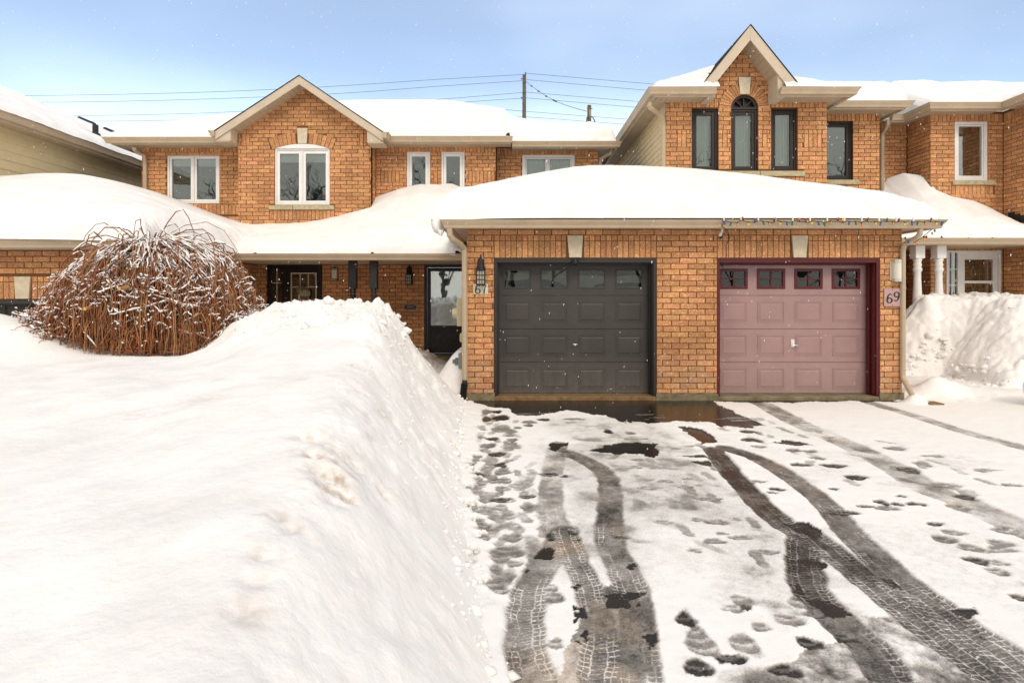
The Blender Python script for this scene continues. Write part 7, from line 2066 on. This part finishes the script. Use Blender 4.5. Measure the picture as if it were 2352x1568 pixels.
# ------------------------------------------------------------------ string of coloured lights
def build_lights():
    y = 8.463; g = random.Random(4)
    t = thing("string_lights", (4.4, y, 2.76), "string of coloured bulbs clipped along the gutter above the pink door", "string lights")
    x0, x1 = X_(1656, 8.5), X_(2168, 8.5)
    n = 150; wire = []
    for i in range(n + 1):
        u = i / n; x = x0 + (x1 - x0) * u
        z = 2.748 - .022 * abs(math.sin(u * 12.5 * math.pi)) + .010 * math.sin(u * 77) + .005 * math.sin(u * 160)
        wire.append((x, y - .012 + .006 * math.sin(u * 60), z))
    MB().tube(wire, .0055, 5).build("wire", M_LWIRE, t)
    seq = ["blue", "green", "orange", "red", "yellow", "blue", "green", "orange", "red", "yellow"]
    for i in range(36):
        k = int((i + .5) / 36 * n); x, yy, z = wire[k]
        up = (i % 5 == 3) or (i % 7 == 5)
        s = 1 if up else -1
        lean = g.uniform(-.02, .02)
        col = seq[i % 5]
        MB().tube([(x, yy, z), (x + lean * .4, yy - .006, z + s * .022)], .009, 6).build("socket", M_LWIRE, t)
        p = [(x + lean * .4, yy - .006, z + s * .02), (x + lean * .6, yy - .008, z + s * .032), (x + lean * .9, yy - .010, z + s * .046), (x + lean * 1.2, yy - .011, z + s * .062)]
        MB().tube(p, [.009, .0155, .013, .003], 8).build("bulb", M_BULB[col], t, smooth=True)
    for i in range(13):
        x = x0 + (x1 - x0) * (i + .1) / 13
        MB().box(x - .007, x + .007, y - .018, y + .004, 2.745, 2.80).build("clip", M_WHITE, t)
    # tail that hangs at the left end, with its plug
    P = lambda a, b, d=8.5: W_(1592.5 + a * .1042, 490 + b * .1042, d)
    MB().tube(smooth_path([P(660, 140, 8.455), P(672, 205, 8.455), P(630, 265, 8.46), P(665, 310, 8.5), P(725, 345, 8.6), P(765, 420, 8.85), P(790, 560, 8.87), P(735, 690, 8.87), P(725, 850, 8.87), P(735, 930, 8.87), P(710, 960, 8.86)], 5), .0055, 5).build("lead", M_LWIRE, t)
    MB().tube([P(640, 330, 8.6), P(635, 400, 8.7)], .016, 8).tube([P(620, 410, 8.72), P(590, 490, 8.78)], [.018, .028], 8).build("plug", M_WHITE, t)
    MB().tube([P(595, 480, 8.77), P(605, 540, 8.8)], .024, 8).build("plug_cap", M_LWIRE, t)
    MB().tube([P(683, 430, 8.78), P(684, 465, 8.78)], .014, 8).build("bulb", M_BULB["red"], t); MB().tube([P(600, 268, 8.46), P(565, 275, 8.46)], [.01, .014], 8).build("bulb", M_BULB["yellow"], t)
    # right end returns behind the down pipe
    MB().tube(smooth_path([W_(2168, 511, 8.47), W_(2150, 520, 8.55), W_(2136, 530, 8.65), W_(2118, 545, 8.75), W_(2098, 556, 8.8), W_(2078, 548, 8.85)], 5), .0055, 5).build("lead", M_LWIRE, t)
    for (px, py, c) in ((2147, 527, "green"), (2141, 533, "orange"), (2128, 541, "red"), (2122, 547, "yellow"), (2098, 552, "red"), (2086, 553, "blue"), (2104, 554, "orange"), (2079, 544, "green")):
        q = W_(px, py, 8.7); MB().tube([q, (q[0], q[1], q[2] - .02), (q[0] + .004, q[1], q[2] - .045)], [.008, .014, .003], 8).build("bulb", M_BULB[c], t)
build_lights()

# ------------------------------------------------------------------ utility poles and lines
PY = 32.0
p1 = thing("utility_pole", (X_(1205, PY), PY, 0), "tall wooden utility pole with four wires rising behind the snowy roofs", "utility pole", "utility poles behind the houses")
x = X_(1203.5, PY)
MB().tube([(x, PY, 0), (x, PY, 8), (x + .02, PY, Z_(172, PY))], [.15, .125, .10], 12).tube([(x + .06, PY, Z_(180, PY)), (x + .10, PY, Z_(166, PY))], [.05, .03], 8).build("shaft", M_WOODP, p1, smooth=True)
ins = MB()
for py in (182, 226): ins.tube([(x - .10, PY - .05, Z_(py, PY)), (x - .17, PY - .05, Z_(py, PY))], .05, 8)
for py in (189, 213): ins.tube([(x, PY - .13, Z_(py, PY)), (x, PY - .17, Z_(py, PY))], .04, 8)
ins.build("insulators", M_WIRE, p1)
GY = 24.0
p2 = thing("utility_pole", (X_(1353.5, GY), GY, 0), "short stubby guy pole with a metal bracket behind the garage roof", "utility pole", "utility poles behind the houses")
x2 = X_(1353.5, GY)
MB().tube([(x2, GY, 0), (x2, GY, Z_(242.5, GY))], [.12, .084], 12).build("shaft", M_WOODP, p2, smooth=True)
MB().tube([W_(1347, 280, GY - .05), W_(1348, 270, GY - .08), W_(1354, 267, GY - .1), W_(1361, 269, GY - .08), W_(1364, 274, GY - .05), W_(1367, 281, GY)], .025, 6).build("bracket", M_WIRE, p2)
MB().box(x2 - .01, x2 + .05, GY - .10, GY - .085, Z_(272, GY), Z_(254, GY)).build("plate", M_GREYBOX, p2)
MB().tube([W_(1348, 250, GY), W_(1361, 250, GY)], .015, 6).build("bolt", M_WIRE, p2)
WL = [([(1205, 171.5), (1000, 183), (760, 199), (500, 211), (250, 217.5), (20, 220.3), (-250, 222)], "topmost power line running left from the tall pole"),
      ([(1205, 185.5), (1000, 199), (780, 215), (500, 227), (250, 233.5), (50, 235.5), (-250, 237)], "second power line from the top running left from the tall pole"),
      ([(1205, 212.5), (1000, 229), (700, 247), (480, 259.5), (200, 266), (-250, 271)], "third power line from the top running left from the tall pole"),
      ([(1205, 225.5), (1080, 234), (700, 262), (420, 275.5), (200, 279), (-250, 284)], "lowest power line running left from the tall pole"),
      ([(1205, 168.5), (1482, 192), (1700, 209), (2000, 228), (2600, 255)], "topmost power line running right from the tall pole"),
      ([(1205, 183), (1482, 207.5), (1700, 224), (2000, 242), (2600, 268)], "second power line from the top running right from the tall pole"),
      ([(1205, 212), (1478, 234.5), (1700, 251), (2000, 268), (2600, 290)], "third power line from the top running right from the tall pole"),
      ([(1205, 225), (1470, 247.5), (1700, 264), (2000, 280), (2600, 300)], "fourth power line from the top running right from the tall pole"),
      ([(1150, 251), (1205, 256), (1452, 275), (1700, 292), (2600, 330)], "low wire passing behind the foot of the tall pole"),
      ([(1100, 262), (1253, 272), (1444, 286.5), (1700, 303), (2600, 345)], "lowest wire passing behind the short guy pole")]
for pts, lab in WL:
    o = MB().tube([W_(a, b, PY) for a, b in smooth_path(pts, 5)], .012, 5).build("power_line", M_WIRE, None); tag(o, lab, "power line", "power lines behind the houses")
a, b = W_(1208, 187.5, PY), W_(1348, 256, GY)
gw = MB().tube([tuple(a[i] + (b[i] - a[i]) * t - (.25 * math.sin(math.pi * t) if i == 2 else 0) for i in range(3)) for t in np.linspace(0, 1, 14)], .014, 5)
for t in (.12, .26, .40, .53, .56):
    q = [a[i] + (b[i] - a[i]) * t - (.25 * math.sin(math.pi * t) if i == 2 else 0) for i in range(3)]; gw.tube([(q[0] - .05, q[1], q[2] + .02), (q[0] + .05, q[1], q[2] - .03)], .04, 6)
tag(gw.build("guy_wire", M_WIRE, None), "slanting guy wire with small weights between the two poles", "wire")

# ------------------------------------------------------------------ bare trees across the street, behind the camera, that the windows mirror
def build_treeline():
    g = np.random.default_rng(17); paths = []; rads = []
    for i in range(30):
        bx, by = -36 + 2.5 * i + g.uniform(-1.5, 1.5), -27 + g.uniform(-4, 4); ht = g.uniform(11, 16)
        st = [((bx, by, 0.0), np.array([g.normal(0, .04), g.normal(0, .04), 1.0]), ht * .45, .20, 0)]
        while st:
            p, d, L, r, lv = st.pop()
            d = d / np.linalg.norm(d); t = np.linspace(0, 1, 5)[:, None]
            P = np.array(p) + d * L * t + g.normal(0, .03 * L, (5, 3)) * t
            paths.append(P); rads.append(np.linspace(r, r * .6, 5))
            if lv < 5:
                for k in range(3 if lv < 4 else 2):
                    q = P[int(g.integers(2, 5))]; nd = d + g.normal(0, .55, 3) + np.array([0, 0, .15])
                    st.append((tuple(q), nd, L * g.uniform(.5, .72), r * .62, lv + 1))
    tag(tubes_np("bare_treeline", paths, rads, mat("winter_bark", (0.05, 0.042, 0.035), 0.9, 0.1), None, sides=3), "row of bare winter trees across the street mirrored in the windows", "trees", None, "stuff")
build_treeline()

# ------------------------------------------------------------------ falling snow
def build_flakes():
    g = np.random.default_rng(3); N = 2600
    Y = g.uniform(1.6, 12.5, N) ; X = (g.uniform(-1.0, 1.0, N)) * Y * .95; Z = g.uniform(.2, 6.5, N)
    ok = Z < EYE + Y * .6
    X, Y, Z = X[ok], Y[ok], Z[ok]; N = len(X)
    s = g.uniform(.0022, .0052, N) * np.clip(Y / 5, .55, 1.5)
    base = np.array([(.62, 0, 0), (-.62, 0, 0), (0, .62, 0), (0, -.62, 0), (.28, 0, 1.9), (-.28, 0, -1.9)], float)
    V = np.stack([X, Y, Z], -1)[:, None, :] + base[None] * s[:, None, None] * g.uniform(.7, 1.3, (N, 6, 1))
    f = np.array([(0, 2, 4), (2, 1, 4), (1, 3, 4), (3, 0, 4), (2, 0, 5), (1, 2, 5), (3, 1, 5), (0, 3, 5)])
    F = (np.arange(N)[:, None, None] * 6 + f[None]).reshape(-1, 3)
    me = bpy.data.meshes.new("falling_snow"); me.from_pydata(V.reshape(-1, 3).tolist(), [], F.tolist()); me.materials.append(M_SNOWT); me.update()
    tag(link("falling_snow", me), "scattered snowflakes drifting down in front of the houses", "snow", None, "stuff")
lay_bricks()
build_flakes()
